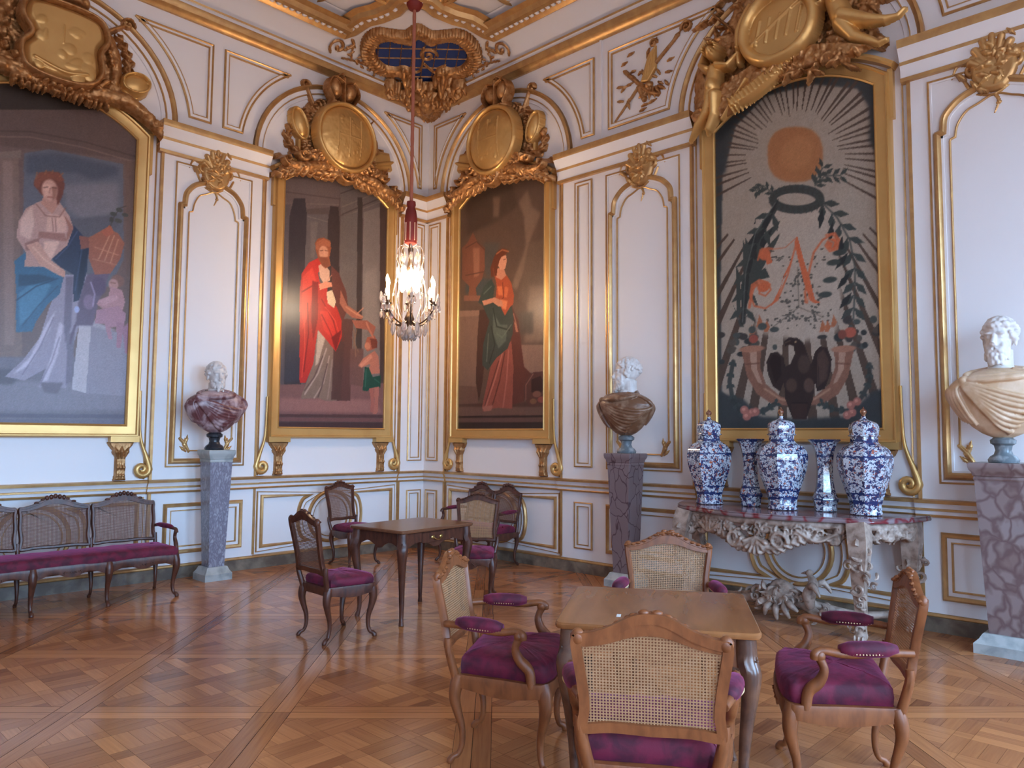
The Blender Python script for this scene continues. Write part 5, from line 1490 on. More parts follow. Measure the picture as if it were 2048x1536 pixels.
    for q in ([(-.17, -.26), (-.17, .25)], [(.17, -.26), (.17, .25)], [(-.17, .0), (.17, .0)], [(0, -.26), (0, .25)]):
        p, r_ = q; w = .012; n = 10
        for k in range(n):
            a = (cx+p[0]+(r_[0]-p[0])*k/n, cz+p[1]+(r_[1]-p[1])*k/n); b = (cx+p[0]+(r_[0]-p[0])*(k+1)/n, cz+p[1]+(r_[1]-p[1])*(k+1)/n)
            R.stroke([a, b], .007, .01, float(np.interp(math.hypot(a[0]-cx, a[1]-cz), [0, .2, .3, .4], [.195, .185, .165, .1])))
    for k in range(26):
        a, b = rnd.uniform(-.15, .15), rnd.uniform(-.24, .23); R.dome(cx+a, cz+b, .02+.02*rnd.random(), .02+.02*rnd.random(), .02, rot=rnd.random()*3, base=.18-.25*(a*a+b*b))
    R.rough(.005, 16, seed+5); gpart('shield', root, R, g, off, GOLDF, lift=front_)
    R = Relief(cx-.52, cz-.52, cx+.52, cz+.52, .007); R.ring(cx, cz, .42, .425, .035, .09, .07); gpart('shield_rim', root, R, g, off, GOLDF, lift=front_)
    R = Relief(-.4, 5.6, .4, 6.3, .007); x = -sw*.1; R.stroke([(x-.14, 5.78), (x+.14, 5.78)], .04, .1, .03)
    for q in (-1, 1): R.dome(x+q*.11, 5.98, .1, .14, .14, rot=q*-.3, base=.02); R.stroke(crom([(x+q*.15, 5.8), (x+q*.23, 5.95), (x+q*.15, 6.1), (x, 6.06)]), .014, .12, .03)
    R.stroke([(x, 5.8), (x, 6.12)], .022, .1, .05); R.stroke([(x-.04, 6.16), (x+.04, 6.16)], .012, .08, .03); R.stroke([(x, 6.1), (x, 6.2)], .014, .08, .03); R.dome(x, 6.1, .03, .03, .12)
    for k in range(7): R.dome(x-.13+k*.043, 5.78, .016, .02, .03, base=.12)
    gpart('crown', root, R, g, off, lift=front_)
arms('L', 1.52, 3, 1, 'gilded oval coat of arms with crown above the painting of the red-cloaked man')
arms('R', 1.52, 8, -1, 'gilded oval coat of arms with crown above the painting of the woman with the urn')
def putto(R, x, z, s, k=1.0, arm=1, h=.12, leg=1):
    D = R.dome; T = R.stroke
    T([(x, z+.12*k), (x-s*.01, z-.02*k), (x-s*.03, z-.16*k)], [.075*k, .085*k, .09*k], h); D(x-s*.01, z-.06*k, .085*k, .11*k, h*1.15)
    D(x+s*.01, z+.27*k, .075*k, .085*k, h*1.35); D(x+s*.05, z+.26*k, .02*k, .03*k, h*1.45)
    for i in range(9): a = PI*(-.1+1.2*i/8); D(x+s*.01+.07*k*math.cos(a), z+.29*k+.06*k*math.sin(a), .025*k, .025*k, h*1.35)
    T([(x+s*.06*k, z+.13*k), (x+s*.16*k, z+.1*k), (x+s*.27*k, z+.2*k)], [.045*k, .036*k, .026*k], h*1.05); D(x+s*.28*k, z+.22*k, .03*k, .03*k, h)
    T([(x-s*.06*k, z+.13*k), (x-s*.14*k, z+.2*k), (x-s*.1*k, z+.34*k)], [.045*k, .036*k, .026*k], h*.95)
    T([(x-s*.02*k, z-.16*k), (x-s*.1*k, z-.3*k*leg), (x-s*.2*k, z-.4*k*leg), (x-s*.3*k, z-.52*k*leg)], [.075*k, .055*k, .045*k, .02*k], h)
    T([(x+s*.02*k, z-.16*k), (x+s*.0*k, z-.34*k*leg), (x-s*.08*k, z-.46*k*leg), (x-s*.1*k, z-.5*k)], [.075*k, .055*k, .04*k, .02*k], h*1.1)
    D(x+s*.0, z-.01*k, .03, .02, h*.9); D(x-s*.012, z-.09*k, .012*k, .012*k, h*.5, base=0)
def big_cartouche(side, c, kind, label):
    f = M(side, c); off = Vector(f(0, 4.95, 0)); root = thing('gilded_cartouche', label, 'wall ornament', off); rnd = random.Random(kind*7+2); g = f
    R = Relief(-1.12, 4.55, 1.12, 6.18, .008)
    if kind == 4:
        R.poly(crom([(-.95, 4.8), (-1.0, 5.2), (-.92, 5.5), (-.75, 5.6), (-.6, 5.75), (-.45, 6.0), (0, 6.12), (.4, 6.1), (.78, 6.0), (.86, 5.6), (.8, 5.2), (.9, 5.0), (.6, 4.92), (.3, 4.95), (0, 4.93), (-.3, 4.86), (-.6, 4.74)], 4, True), .07, .06)
        for i in range(150):
            a, b = rnd.uniform(-.9, .85), rnd.uniform(4.85, 6.05); R.leaf(a, b, rnd.uniform(0, 6.28), .1+.1*rnd.random(), .022, .03, .06)
        for i in range(9): R.stroke([(.15*rnd.uniform(-1, 1), 5.0), (rnd.uniform(-.8, .8), 5.9)], .012, .04, .07)
        R.H *= (R.H > .0); R.rough(.03, 18, 4); R.H = np.where(R.Z > 6.17, 0, R.H); gpart('drapery', root, R, g, off, lift=stand)
        R = Relief(-.75, 4.7, .3, 5.2, .007)
        R.poly(crom([(-.55, 4.83), (-.5, 4.78), (-.3, 4.8), (-.05, 4.92), (.2, 5.1), (.22, 5.18), (0, 5.14), (-.3, 5.0), (-.52, 4.9)], 4, True), .1, .05)
        for i in range(18): t = i/17; x = -.5+.68*t; z = 4.79+.3*t**1.3; R.stroke([(x, z), (x+.01, z-.05)], [.02, .005], .1); R.stroke([(x-.02, z+.09), (x+.02, z+.02)], .012, .02, .09)
        gpart('wing', root, R, g, off, GOLDF, lift=front_)
        R = Relief(-.5, 4.95, .55, 6.0, .007); cx, cz = .0, 5.42
        R.ring(cx, cz, .34, .32, .06, .13, .05); R.dome(cx, cz, .31, .29, .04, base=.08, p=.4)
        for i in range(5): R.stroke([(cx-.22+.1*i, cz-.12), (cx-.22+.1*i+.05, cz+.1)], .014, .015, .115)
        R.stroke([(cx-.25, cz-.1), (cx+.2, cz+.16)], .016, .02, .115); R.stroke(spiral(cx+.4, cz+.1, .1, 1.2, 0), .03, .15); R.stroke(crom([(cx-.42, cz-.2), (cx-.4, cz+.1), (cx-.3, cz+.34)]), [.03, .05, .03], .14)
        gpart('medallion', root, R, g, off, GOLDF, lift=front_)
        R = Relief(-1.12, 4.5, -.3, 5.7, .007); putto(R, -.68, 5.12, 1, 1.0, 1, .17); R.stroke([(-.62, 4.72), (-.33, 5.02)], [.012, .022], .12); gpart('cherub', root, R, g, off, GOLDF, lift=front_)
        R = Relief(.2, 4.7, 1.12, 6.17, .007); R.stroke([(.5, 5.72), (.5, 5.5), (.56, 5.32)], [.075, .085, .095], .17); R.dome(.5, 5.86, .08, .085, .22); R.dome(.46, 5.84, .02, .018, .235); R.stroke([(.46, 5.68), (.37, 5.56), (.33, 5.42)], [.04, .034, .022], .18)
        R.stroke([(.58, 5.3), (.78, 5.2), (.92, 5.15), (1.02, 5.15), (1.07, 5.19)], [.085, .06, .042, .026, .024], .18); R.stroke([(.56, 5.26), (.66, 5.1), (.78, 5.02), (.86, 4.97), (.92, 4.98)], [.08, .058, .042, .026, .022], .15); R.stroke([(.55, 5.68), (.64, 5.6), (.74, 5.66)], [.04, .032, .022], .18); R.dome(.53, 5.45, .05, .06, .2)
        for i in range(8): a = i/8*6.28; R.dome(.5+.07*math.cos(a), 5.88+.06*math.sin(a), .03, .03, .22)
        gpart('cherub', root, R, g, off, GOLDF, lift=front_)
    else:
        for s in (-1, 1):
            R.stroke(crom([(s*.3, 4.95), (s*.6, 4.98), (s*.85, 4.86), (s*1.0, 4.72), (s*1.03, 4.66)]), [.07, .09, .07, .04, .02], .13); R.acanthus(crom([(s*.35, 5.0), (s*.6, 5.0), (s*.85, 4.88), (s*1.0, 4.74)]), .08, .12, 9)
            R.stroke(spiral(s*.92, 4.84, .08, 1.2, PI/2, s), .03, .1); R.stroke(crom([(s*.4, 4.98), (s*.52, 5.2), (s*.5, 5.5), (s*.36, 5.72), (s*.2, 5.8)]), [.05, .075, .07, .05], .12)
            R.acanthus(crom([(s*.5, 5.05), (s*.64, 5.25), (s*.66, 5.5), (s*.56, 5.7)]), .07, .09, 8)
            R.stroke([(s*.38, 5.66), (s*.6, 5.84)], .026, .08); R.stroke(spiral(s*.63, 5.86, .07, 1.2, 0), .022, .09); R.stroke(crom([(s*.7, 5.02), (s*.84, 4.98), (s*.86, 4.86)]), .03, .1)
        for i in range(60): t = rnd.uniform(0, 6.28); R.dome(.47*math.cos(t), 5.33+.42*math.sin(t), .03, .026, .05, base=.09)
        R.poly(crom([(-.45, 4.95), (-.52, 5.35), (-.4, 5.7), (0, 5.8), (.4, 5.7), (.52, 5.35), (.45, 4.95), (0, 4.85)], 5, True), .07, .05)
        for i in range(24): a = -.4+.8*i/23; R.leaf(a, 4.9, -PI/2+rnd.uniform(-.6, .6), .09, .02, .05, .05)
        R.rough(.02, 20, 3); gpart('mantling', root, R, g, off, lift=stand)
        for s in (-1, 1):
            R = Relief(-1, 4.9, 1, 6, .008); R.dome(s*.72, 5.22, .15, .13, .12, rot=s*.3, base=.03); R.stroke(crom([(s*.6, 5.1), (s*.72, 5.1), (s*.8, 5.0), (s*.82, 4.92)]), [.05, .03, .016], .09); R.ring(s*.72, 5.24, .14, .1, .016, .06, .08, s*.3); gpart('vase_finial', root, R, g, off, GOLDF, lift=stand)
        R = Relief(-.5, 4.8, .5, 5.9, .007); sh = crom([(-.3, 5.0), (-.36, 5.2), (-.28, 5.35), (-.36, 5.5), (-.3, 5.68), (0, 5.72), (.3, 5.68), (.38, 5.5), (.32, 5.35), (.34, 5.15), (.24, 5.0), (0, 4.95)], 6, True)
        R.poly(sh, .15, .07)
        for i in range(14): a, b = rnd.uniform(-.22, .22), rnd.uniform(5.02, 5.6); R.dome(a, b, .05+.06*rnd.random(), .03+.05*rnd.random(), .025, rot=rnd.random()*3, base=.135)
        R.stroke(crom([(-.25, 5.1), (0, 5.04), (.2, 5.08)]), .02, .03, .14); R.stroke([(-.02, 5.32), (-.02, 5.5)], .006, .01, .15)
        gpart('shield', root, R, g, off, GOLDF, lift=front_)
        R = Relief(-.5, 4.8, .5, 5.9, .007); R.stroke(sh+[sh[0]], .03, .1, .08); gpart('shield_rim', root, R, g, off, lift=front_)
        R = Relief(-.4, 5.65, .4, 6.18, .007); R.stroke([(-.16, 5.82), (.16, 5.82)], .06, .12, .04)
        for q in (-1, 0, 1): R.dome(q*.1, 6.0, .08, .14, .12, rot=-q*.2, base=.05)
        for q in (-1, 1): R.dome(q*.13, 5.82, .02, .02, .04, base=.15)
        gpart('crown', root, R, g, off, lift=front_)
big_cartouche('L', 4.80, 1, 'large gilded crowned cartouche above the painting of the woman with the basket')
big_cartouche('R', 5.38, 4, 'large gilded cartouche with two cherubs above the sun and eagle painting')
# music trophy in the spandrel to the left of the big cartouche
f0 = M('R', 3.78); off = Vector(f0(0, 5.55, 0)); root = thing('music_trophy', 'gilded trophy of crossed staffs, music book and leaves in the upper wall panel', 'wall ornament', off)
R = Relief(-.55, 5.1, .72, 6.05, .007); R.stroke([(-.44, 5.16), (-.1, 5.48), (.1, 5.66), (.4, 5.88)], [.01, .018, .02, .016], .03); R.stroke(spiral(.5, 5.93, .07, 1.4, PI, -1), .016, .035); R.leaf(.33, 5.84, .7, .12, .02, .03)
gpart('staff', root, R, f0, off)
R = Relief(-.55, 5.1, .72, 6.05, .007); R.poly([(-.08, 5.5), (.02, 5.78), (.12, 5.86), (.12, 5.6), (.02, 5.48)], .035, .01)
for k in range(4): R.stroke([(-.02+.03*k, 5.54+.01*k), (.02+.03*k, 5.74+.02*k)], .005, .008, .033)
gpart('music_book', root, R, f0, off, GOLDF)
R = Relief(-.55, 5.1, .72, 6.05, .007); rnd = random.Random(5)
for i in range(34): a, b = rnd.gauss(-.08, .16), rnd.gauss(5.52, .15); R.leaf(a, b, rnd.uniform(0, 6.28), .07+.04*rnd.random(), .014, .035)
R.stroke([(-.3, 5.7), (.02, 5.36), (.14, 5.3)], .02, .04); R.stroke([(-.1, 5.44), (-.04, 5.3)], .03, .045); R.stroke(spiral(.08, 5.9, .05, 1.3, 0), .012, .03); R.dome(.02, 5.44, .05, .04, .05)
for k in range(6): R.leaf(-.02+.03*k, 5.4, -PI/2+(-1+.4*k), .12, .02, .04)
gpart('foliage', root, R, f0, off)
# blue latticed cartouche in the ceiling corner
off = Vector(cornerp(0, .9, 0)); root = thing('ceiling_cartouche', 'gilded ceiling cartouche with blue latticed field in the corner of the room', 'ceiling ornament', off)
g = lambda s_, t_, d: cornerp(s_, t_, d)
half = [(0, .62), (.15, .6), (.18, .76), (.22, .9), (.34, .88), (.5, .94), (.6, 1.14), (.54, 1.36), (.4, 1.47), (.24, 1.44), (.12, 1.42), (0, 1.52)]
out = crom(half+[(-a, b) for a, b in half[-2:0:-1]], 5, True)
BLUE = mat('blue_ground', lin(22, 52, 112), .5)
R = Relief(-.7, .4, .7, 1.6, .01); R.poly(out, .02, .01); gpart('field', root, R, g, off, BLUE, 'deep blue field')
R = Relief(-.7, .4, .7, 1.6, .009)
for k in range(-4, 5): R.stroke([(k*.15-.1, .5), (k*.15+.1, 1.54)], .007, .018, .018)
for k in range(5): R.stroke([(-.6, .74+k*.18), (.6, .74+k*.18)], .007, .018, .018)
msk = Relief(-.7, .4, .7, 1.6, .009); msk.poly(out, 1, .001); R.H *= (msk.H > 0)
R.stroke(spiral(.08, 1.16, .13, 1.4, 0), .018, .04, .01); R.stroke(crom([(-.16, .84), (-.06, .86), (0, 1.02), (.04, 1.3)]), .016, .04, .01); R.stroke(crom([(.02, 1.0), (.14, .84), (.2, .92), (.3, .98)]), .016, .04, .01)
gpart('lattice', root, R, g, off)
R = Relief(-.95, .28, .95, 1.8, .009); o2 = [(a*1.12, 1.06+(b-1.06)*1.12) for a, b in out]; R.stroke(o2+[o2[0]], .075, .09)
for k in range(0, len(o2)): a, b = o2[k]; n = Vector((a, b-1.06)).normalized(); R.stroke([(a-n.x*.05, b-n.y*.05), (a+n.x*.1, b+n.y*.1)], [.02, .026], .05, .05)
R.H = np.where(msk.H[0:1, 0:1] > 5, 0, R.H); R.rough(.015, 20, 2); gpart('frame', root, R, g, off)
R = Relief(-.8, .0, .8, .95, .009); rnd = random.Random(9)
for i in range(120):
    a = rnd.uniform(-1, 1); b = rnd.uniform(.06, .74); wd = np.interp(b, [0, .2, .45, .6, .74], [.06, .2, .42, .5, .3])
    R.leaf(a*wd, b, rnd.uniform(0, 6.28), .12, .035, .07, .03)
for s in (-1, 1): R.stroke(spiral(s*.46, .68, .1, 1.4, 0, s), .04, .12); R.stroke(crom([(0, .08), (s*.12, .22), (s*.26, .4), (s*.48, .56)]), [.05, .08, .06, .04], .11); R.stroke(crom([(s*.22, .6), (s*.26, .78), (s*.27, .92)]), .045, .1)
R.dome(0, .3, .12, .2, .14); R.rough(.03, 20, 6); gpart('mask_leaves', root, R, g, off, lift=lambda a, b: .15*max(0, min(1, (.95-b)*3))); mb = MB(); mb.ell(tuple(Vector(g(0, .42, .1))-off), (.22, .22, .12), 16, 10); mb.build('boss', GOLDC, root, 60)
for sd in 'LR':
    fc = M(sd, 0); q = -1 if sd == 'L' else 1; rnd = random.Random(3)
    def gc(a, b, d, fc=fc, q=q): return fc(q*a, 6.4+.62*b-.75*d, .1+.8*b+.6*d+.01)
    R = Relief(.5, 0, 2.0, .34, .009)
    R.stroke(spiral(1.72, .17, .12, 1.1, -1, 1), [.012, .02], .025); R.stroke(crom([(1.6, .06), (1.3, .1), (1.0, .06), (.7, .08)]), .01, .02); R.stroke(crom([(1.3, .1), (1.22, .2), (1.1, .26), (1.16, .32)]), [.012, .02, .012], .025); R.stroke(crom([(1.6, .2), (1.55, .28), (1.6, .33)]), .016, .025)
    for i in range(40): t = rnd.random(); R.leaf(.65+1.0*t, max(.02, rnd.gauss(.06+.14*t, .05)), rnd.uniform(0, 6.28), .06, .013, .022)
    gpart('tendrils', root, R, gc, off)
# ------------------------------------------------------------------ seats. local axes: +x is the front, y the width, z up
def sheet(poly, fmap, name, m, root, cx=0, cy=None):          # planar woven panel with UV in metres
    cy = cy if cy is not None else sum(p[1] for p in poly)/len(poly)
    vs = [fmap(cx, cy)]+[fmap(*p) for p in poly]; n = len(poly); fs = [(0, 1+i, 1+(i+1) % n) for i in range(n)]
    me = bpy.data.meshes.new(name); me.from_pydata([tuple(v) for v in vs], [], fs); uv = me.uv_layers.new(name='UVMap'); P = [(cx, cy)]+list(poly)
    for pl in me.polygons:
        for li in pl.loop_indices: uv.data[li].uv = P[me.loops[li].vertex_index]
    me.materials.append(m); o = bpy.data.objects.new(name, me); C.objects.link(o); o.parent = root; return o
def seat_outline(wf, wb, xf, xb, n=5):
    half = [(xf+.02, 0), (xf+.012, wf*.3), (xf-.005, wf*.42), (xf-.03, wf*.5), (xf-.09, wf*.505), ((xf+xb)/2, (wf+wb)/4+.004), (xb+.03, wb*.5), (xb, wb*.46), (xb, 0)]
    return crom(half+[(a, -b) for a, b in half[-2:0:-1]], n, True)
def cushion(out, z0, z1, cx, rnd, puff=.02):
    mb = MB(); n = len(out); rings = []
    for k, (q, z) in enumerate([(.93, z0), (1.0, z0+.012), (1.015, (z0+z1)/2), (1.0, z1-.015), (.95, z1-.002), (.8, z1+puff*.5), (.55, z1+puff), (.25, z1+puff*1.15), (.02, z1+puff*1.2)]):
        rings.append([(cx+(a-cx)*q, b*q, z+(rnd.uniform(-.004, .004) if 1 < k < 8 else 0)) for a, b in out])
    mb.rings(rings); return mb
def rail_mb(out, zt, zb_f, th, knots=None):
    # frame following the seat outline; lower edge scalloped
    mb = MB(); n = len(out); cx = sum(p[0] for p in out)/n; o1, o2, o3, o4 = [], [], [], []
    for i, (a, b) in enumerate(out):
        t = i/n; zb = zb_f(a, b); d = Vector((a-cx, b)).normalized()
        o1.append((a+d.x*.004, b+d.y*.004, zt)); o2.append((a+d.x*.008, b+d.y*.008, (zt*.75+zb*.25))); o3.append((a, b, zb)); o4.append((a-d.x*th, b-d.y*th, zb+.004))
    inner = [(p[0], p[1], zt) for p in o4]; mb.rings([o1, o2, o3, o4, inner, o1], True, False); 
    top = [(a+(a-cx)*.02, b*1.02, zt+.008) for a, b in out]; return mb
def cabriole(mb, x, y, zt, dx, dy, k=1.0, r=.03, foot=.0):
    # knee bows outwards along (dx,dy), ankle tucks in, toe flicks out
    d = Vector((dx, dy)).normalized() if (dx or dy) else Vector((1, 0)); P = []; Rr = []
    for z, o, q in [(zt, 0, 1.05), (zt*.88, .012, 1.15), (zt*.74, .018, 1.0), (zt*.58, .006, .78), (zt*.4, -.012, .6), (zt*.22, -.014, .5), (zt*.1, .0, .46), (.03, .02, .52), (.012, .032, .62), (.0, .034, .5)]:
        P.append((x+d.x*o*k, y+d.y*o*k, z)); Rr.append(r*q)
    Q = crom(P, 3); R2 = [float(np.interp(i/(len(Q)-1), np.linspace(0, 1, len(Rr)), Rr)) for i in range(len(Q))]
    mb.tube(Q, R2, 10); return mb
def carve(mb, pts, n, s, rnd, f=lambda p: p):     # little raised carved leaves
    for i in range(n):
        x, y, z = pts[i % len(pts)]; mb.ell((x+rnd.uniform(-s, s)*.6, y+rnd.uniform(-s, s), z+rnd.uniform(-s, s)*.6), (s*.35, s*.6, s*.35), 6, 4, rot=Matrix.Rotation(rnd.uniform(0, 3), 3, 'X'))
def back_outline(w, hs, hc, waist=.93):            # (y,t) from the bottom middle round; w full width at the shoulders
    h = w/2
    half = [(0, .0), (h*.5, .004), (h*waist*.93, -.004), (h*waist, .03), (h*waist*.97, hs*.25), (h*waist, hs*.5), (h*.985, hs*.78), (h*1.0, hs*.9), (h*.96, hs*.985), (h*.8, hs), (h*.55, hs+(hc-hs)*.28), (h*.28, hs+(hc-hs)*.8), (h*.1, hc), (0, hc)]
    return crom(half, 4)[:-1]+[(-a, b) for a, b in crom(half, 4)[::-1]][:-1]
def frame3(mb, pts, fm, w=.034, d=.03):            # rounded frame section swept round a closed outline in the back plane
    prof = [(0, -d/2, 0), (.002, d*.2, 0), (w*.25, d/2, 0), (w*.75, d/2, 0), (w, d*.2, 0), (w, -d/2, 0), (0, -d/2, 0)]
    mould(mb, lambda r, z, dd: fm(r, z, dd), pts, prof, True, 1)
def make_seat(name, label, arms, wood, canem, H=.95, W_=.54, D_=.46, seat_z=.39, cush=.1, seed=0, loc=(0, 0), rz=0, group=None, cat=None, tab=False, cushw=0, waist=.93):
    rnd = random.Random(seed); root = thing(name, label, cat or ('armchair' if arms else 'chair'), (loc[0], loc[1], 0), rz, group)
    wf, wb, xf, xb = W_+(.06 if arms else .0), W_*.86, D_/2, -D_/2
    out = seat_outline(wf, wb, xf, xb)
    def zb(a, b):
        s = seat_z-.075
        if a > xf-.03: return s-.018*math.cos(b/wf*4*PI)+(-.006 if abs(b) < .07 else 0)
        return s+.012*math.cos((a-xb)/(xf-xb)*2*PI)
    mb = rail_mb(out, seat_z, zb, .03)
    carve(mb, [(xf+.02, y, seat_z-.05+.006*math.cos(y*60)) for y in np.linspace(-.09, .09, 9)], 26, .014, rnd)
    mb.build('seat_rail', wood, root, 50)
    for s in (-1, 1):
        mb = MB(); cabriole(mb, xf-.035, s*(wf/2-.03), seat_z-.005, 1, s*.8, 1.1, .031); carve(mb, [(xf-.008, s*(wf/2-.01), seat_z-.06-.016*k) for k in range(4)], 9, .011, rnd); mb.build('front_leg', wood, root, 60)
        mb = MB(); cabriole(mb, xb+.02, s*(wb/2-.02), seat_z-.005, -1, s*.35, 1.2, .028); mb.build('rear_leg', wood, root, 60)
    o2 = [(xb+.03+(a-xb)*.93, b*(.93+cushw)) for a, b in out]; cushion(o2, seat_z-.01, seat_z+cush, 0, rnd).build('cushion', VELV, root, 60)
    tilt = .17 if arms else .19; t0 = seat_z+(.12 if arms else .10); ct, st = math.cos(tilt), math.sin(tilt); X0b = xb-.01-(t0-seat_z)*.12
    fm = lambda y, t, d: (X0b-t*st+d*ct-.10*(y*y), y, t0+t*ct+d*st)
    Ht = (H-t0)/ct; hs = Ht-(.075 if arms else .06); bo = back_outline(W_*(1.0 if arms else .94), hs, Ht, waist)
    mb = MB(); frame3(mb, bo, fm, .036, .032)
    for s in (-1, 1): mb.ell(fm(s*W_*(.5 if arms else .47)*.91, hs-.02, 0), (.0205, .026, .03), 12, 8)
    # solid crest between the arch of the cane and the top edge
    n = len(bo); top = [p for p in bo if p[1] > hs*.97]; top.sort(key=lambda p: p[0])
    cr = [(a, b-.006) for a, b in top]; lo = [(a, hs-.05+max(0, (b-hs))*.62) for a, b in top]
    mb.rings([[fm(a, b, -.012), fm(a, b, .014), fm(c, d, .014), fm(c, d, -.012)] for (a, b), (c, d) in zip(cr, lo)], True, True)
    for k, (y, t) in enumerate(top[::2]): mb.ell(fm(y, t-.012, .016), (.012, .016, .009), 6, 4)
    for y in np.linspace(-.06, .06, 5): mb.ell(fm(y, Ht-.012-abs(y)*.16, .012), (.014, .015, .014), 8, 5)
    for q in (-1, 1): mb.ell(fm(q*.022, Ht-.002, .004), (.014, .02, .012), 8, 5)
    for s in (-1, 1):                                   # stiles down to the rail
        a = fm(s*W_*.45, .02, 0); mb.tube(crom([(a[0]+.003, a[1], a[2]+.03), (a[0]+.006, a[1]-s*.004, a[2]-.03), (xb+.005, s*(wb/2-.02), seat_z-.03)], 4), [.018, .02, .023], 8)
    mb.build('back_frame', wood, root, 45)
    ins = []; cxy = (0, Ht*.5)
    for a, b in bo: ins.append((a*(1-.05), .03+(b-.0)*(hs-.035)/hs if b < hs*.97 else min(hs-.045+(b-hs)*.62, b-.03)))
    sheet(ins, lambda y, t: fm(y, t, -.003), 'cane_panel', canem, root, 0, Ht*.45)
    if arms:
        za = seat_z+.235
        for s in (-1, 1):
            t_ = (za-t0)/ct; a = fm(s*W_*.462, t_, 0); mb = MB(); xa = xf-.17
            pts = crom([(a[0]+.005, a[1]-s*.01, a[2]), (a[0]+.12, a[1]+s*.03, a[2]+.004), (xa-.08, s*(wf/2+.005), za-.008), (xa+.015, s*(wf/2+.012), za+.002), (xa+.045, s*(wf/2+.018), za-.012), (xa+.05, s*(wf/2+.018), za-.035)], 5)
            mb.tube(pts, [.017, .018, .019, .018, .017, .022, .018], 8); mb.ell((xa+.03, s*(wf/2+.015), za-.018), (.026, .024, .026), 10, 6)
            pts = crom([(xa+.035, s*(wf/2+.015), za-.02), (xa+.012, s*(wf/2+.01), za-.075), (xa+.03, s*(wf/2-.002), za-.13), (xa+.075, s*(wf/2-.008), za-.18), (xa+.085, s*(wf/2-.008), seat_z-.02)], 5)
            mb.tube(pts, [.019, .018, .022, .026, .024, .022], 8); mb.build('arm', wood, root, 60)
            mb = MB(); p0 = (a[0]+.07, a[1]+s*.012, a[2]+.018); p1 = (xa-.05, s*(wf/2+.006), za+.012); pp = [tuple(Vector(p0).lerp(Vector(p1), k/6)) for k in range(7)]
            mb.tube(pp, [.022, .036, .04, .041, .04, .036, .022], 12, sq=(.85, 1)); mb.build('arm_pad', VELV, root, 80)
            for q in (-1, 1):
                mb = MB()
                for k in range(17):
                    p = Vector(p0).lerp(Vector(p1), .06+.88*k/16); mb.ell((p.x, p.y+q*.039*math.sin(PI*(.14+.72*k/16)), p.z-.014), .0038, 6, 4)
                mb.build('nail_trim', NAIL, root, 0)
    if tab: MB().box((xb-.012, -(wb/2-.0), t0-.01), (.045, .05, .022), 0, .003).build('paper_tag', PAPER, root, 0, label='white paper tag on the stile')
    return root
G1 = 'light walnut armchairs round the near table'
AR = dict(arms=True, wood=WOODL, canem=CANEL, H=.96, W_=.54, D_=.47, seat_z=.415, cush=.09)
make_seat('armchair', 'light walnut cane armchair left of the near table, crimson cushion, seen from its side', seed=1, loc=(-4.09, -5.66), rz=math.radians(-58), group=G1, **AR)
make_seat('armchair', 'light walnut cane armchair in front of the near table, its woven back towards the viewer', seed=2, loc=(-4.42, -6.70), rz=math.radians(33), group=G1, **AR)
make_seat('armchair', 'light walnut cane armchair right of the near table with white paper tag, facing left', seed=3, loc=(-3.30, -6.95), rz=math.radians(118), group=G1, tab=True, **AR)
make_seat('armchair', 'light walnut cane armchair behind the near table, facing the viewer', seed=4, loc=(-3.02, -5.90), rz=math.radians(213), group=G1, **AR)
G2 = 'dark walnut side chairs round the far table'
SC = dict(arms=False, wood=WOODD, H=.98, W_=.46, D_=.41, cush=.06, seat_z=.41)
make_seat('side_chair', 'dark walnut cane side chair left of the far table, its back towards the viewer', canem=CANED, seed=11, loc=(-3.51, -3.22), rz=math.radians(-2), group=G2, **SC)
make_seat('side_chair', 'dark walnut cane side chair standing against the left wall behind the far table', canem=CANED, seed=12, loc=(-1.56, -.60), rz=math.radians(-86), group=G2, **SC)
make_seat('side_chair', 'side chair with light cane back right of the far table, facing the viewer', canem=CANEL, seed=13, loc=(-1.86, -3.0), rz=math.radians(218), group=G2, **SC)
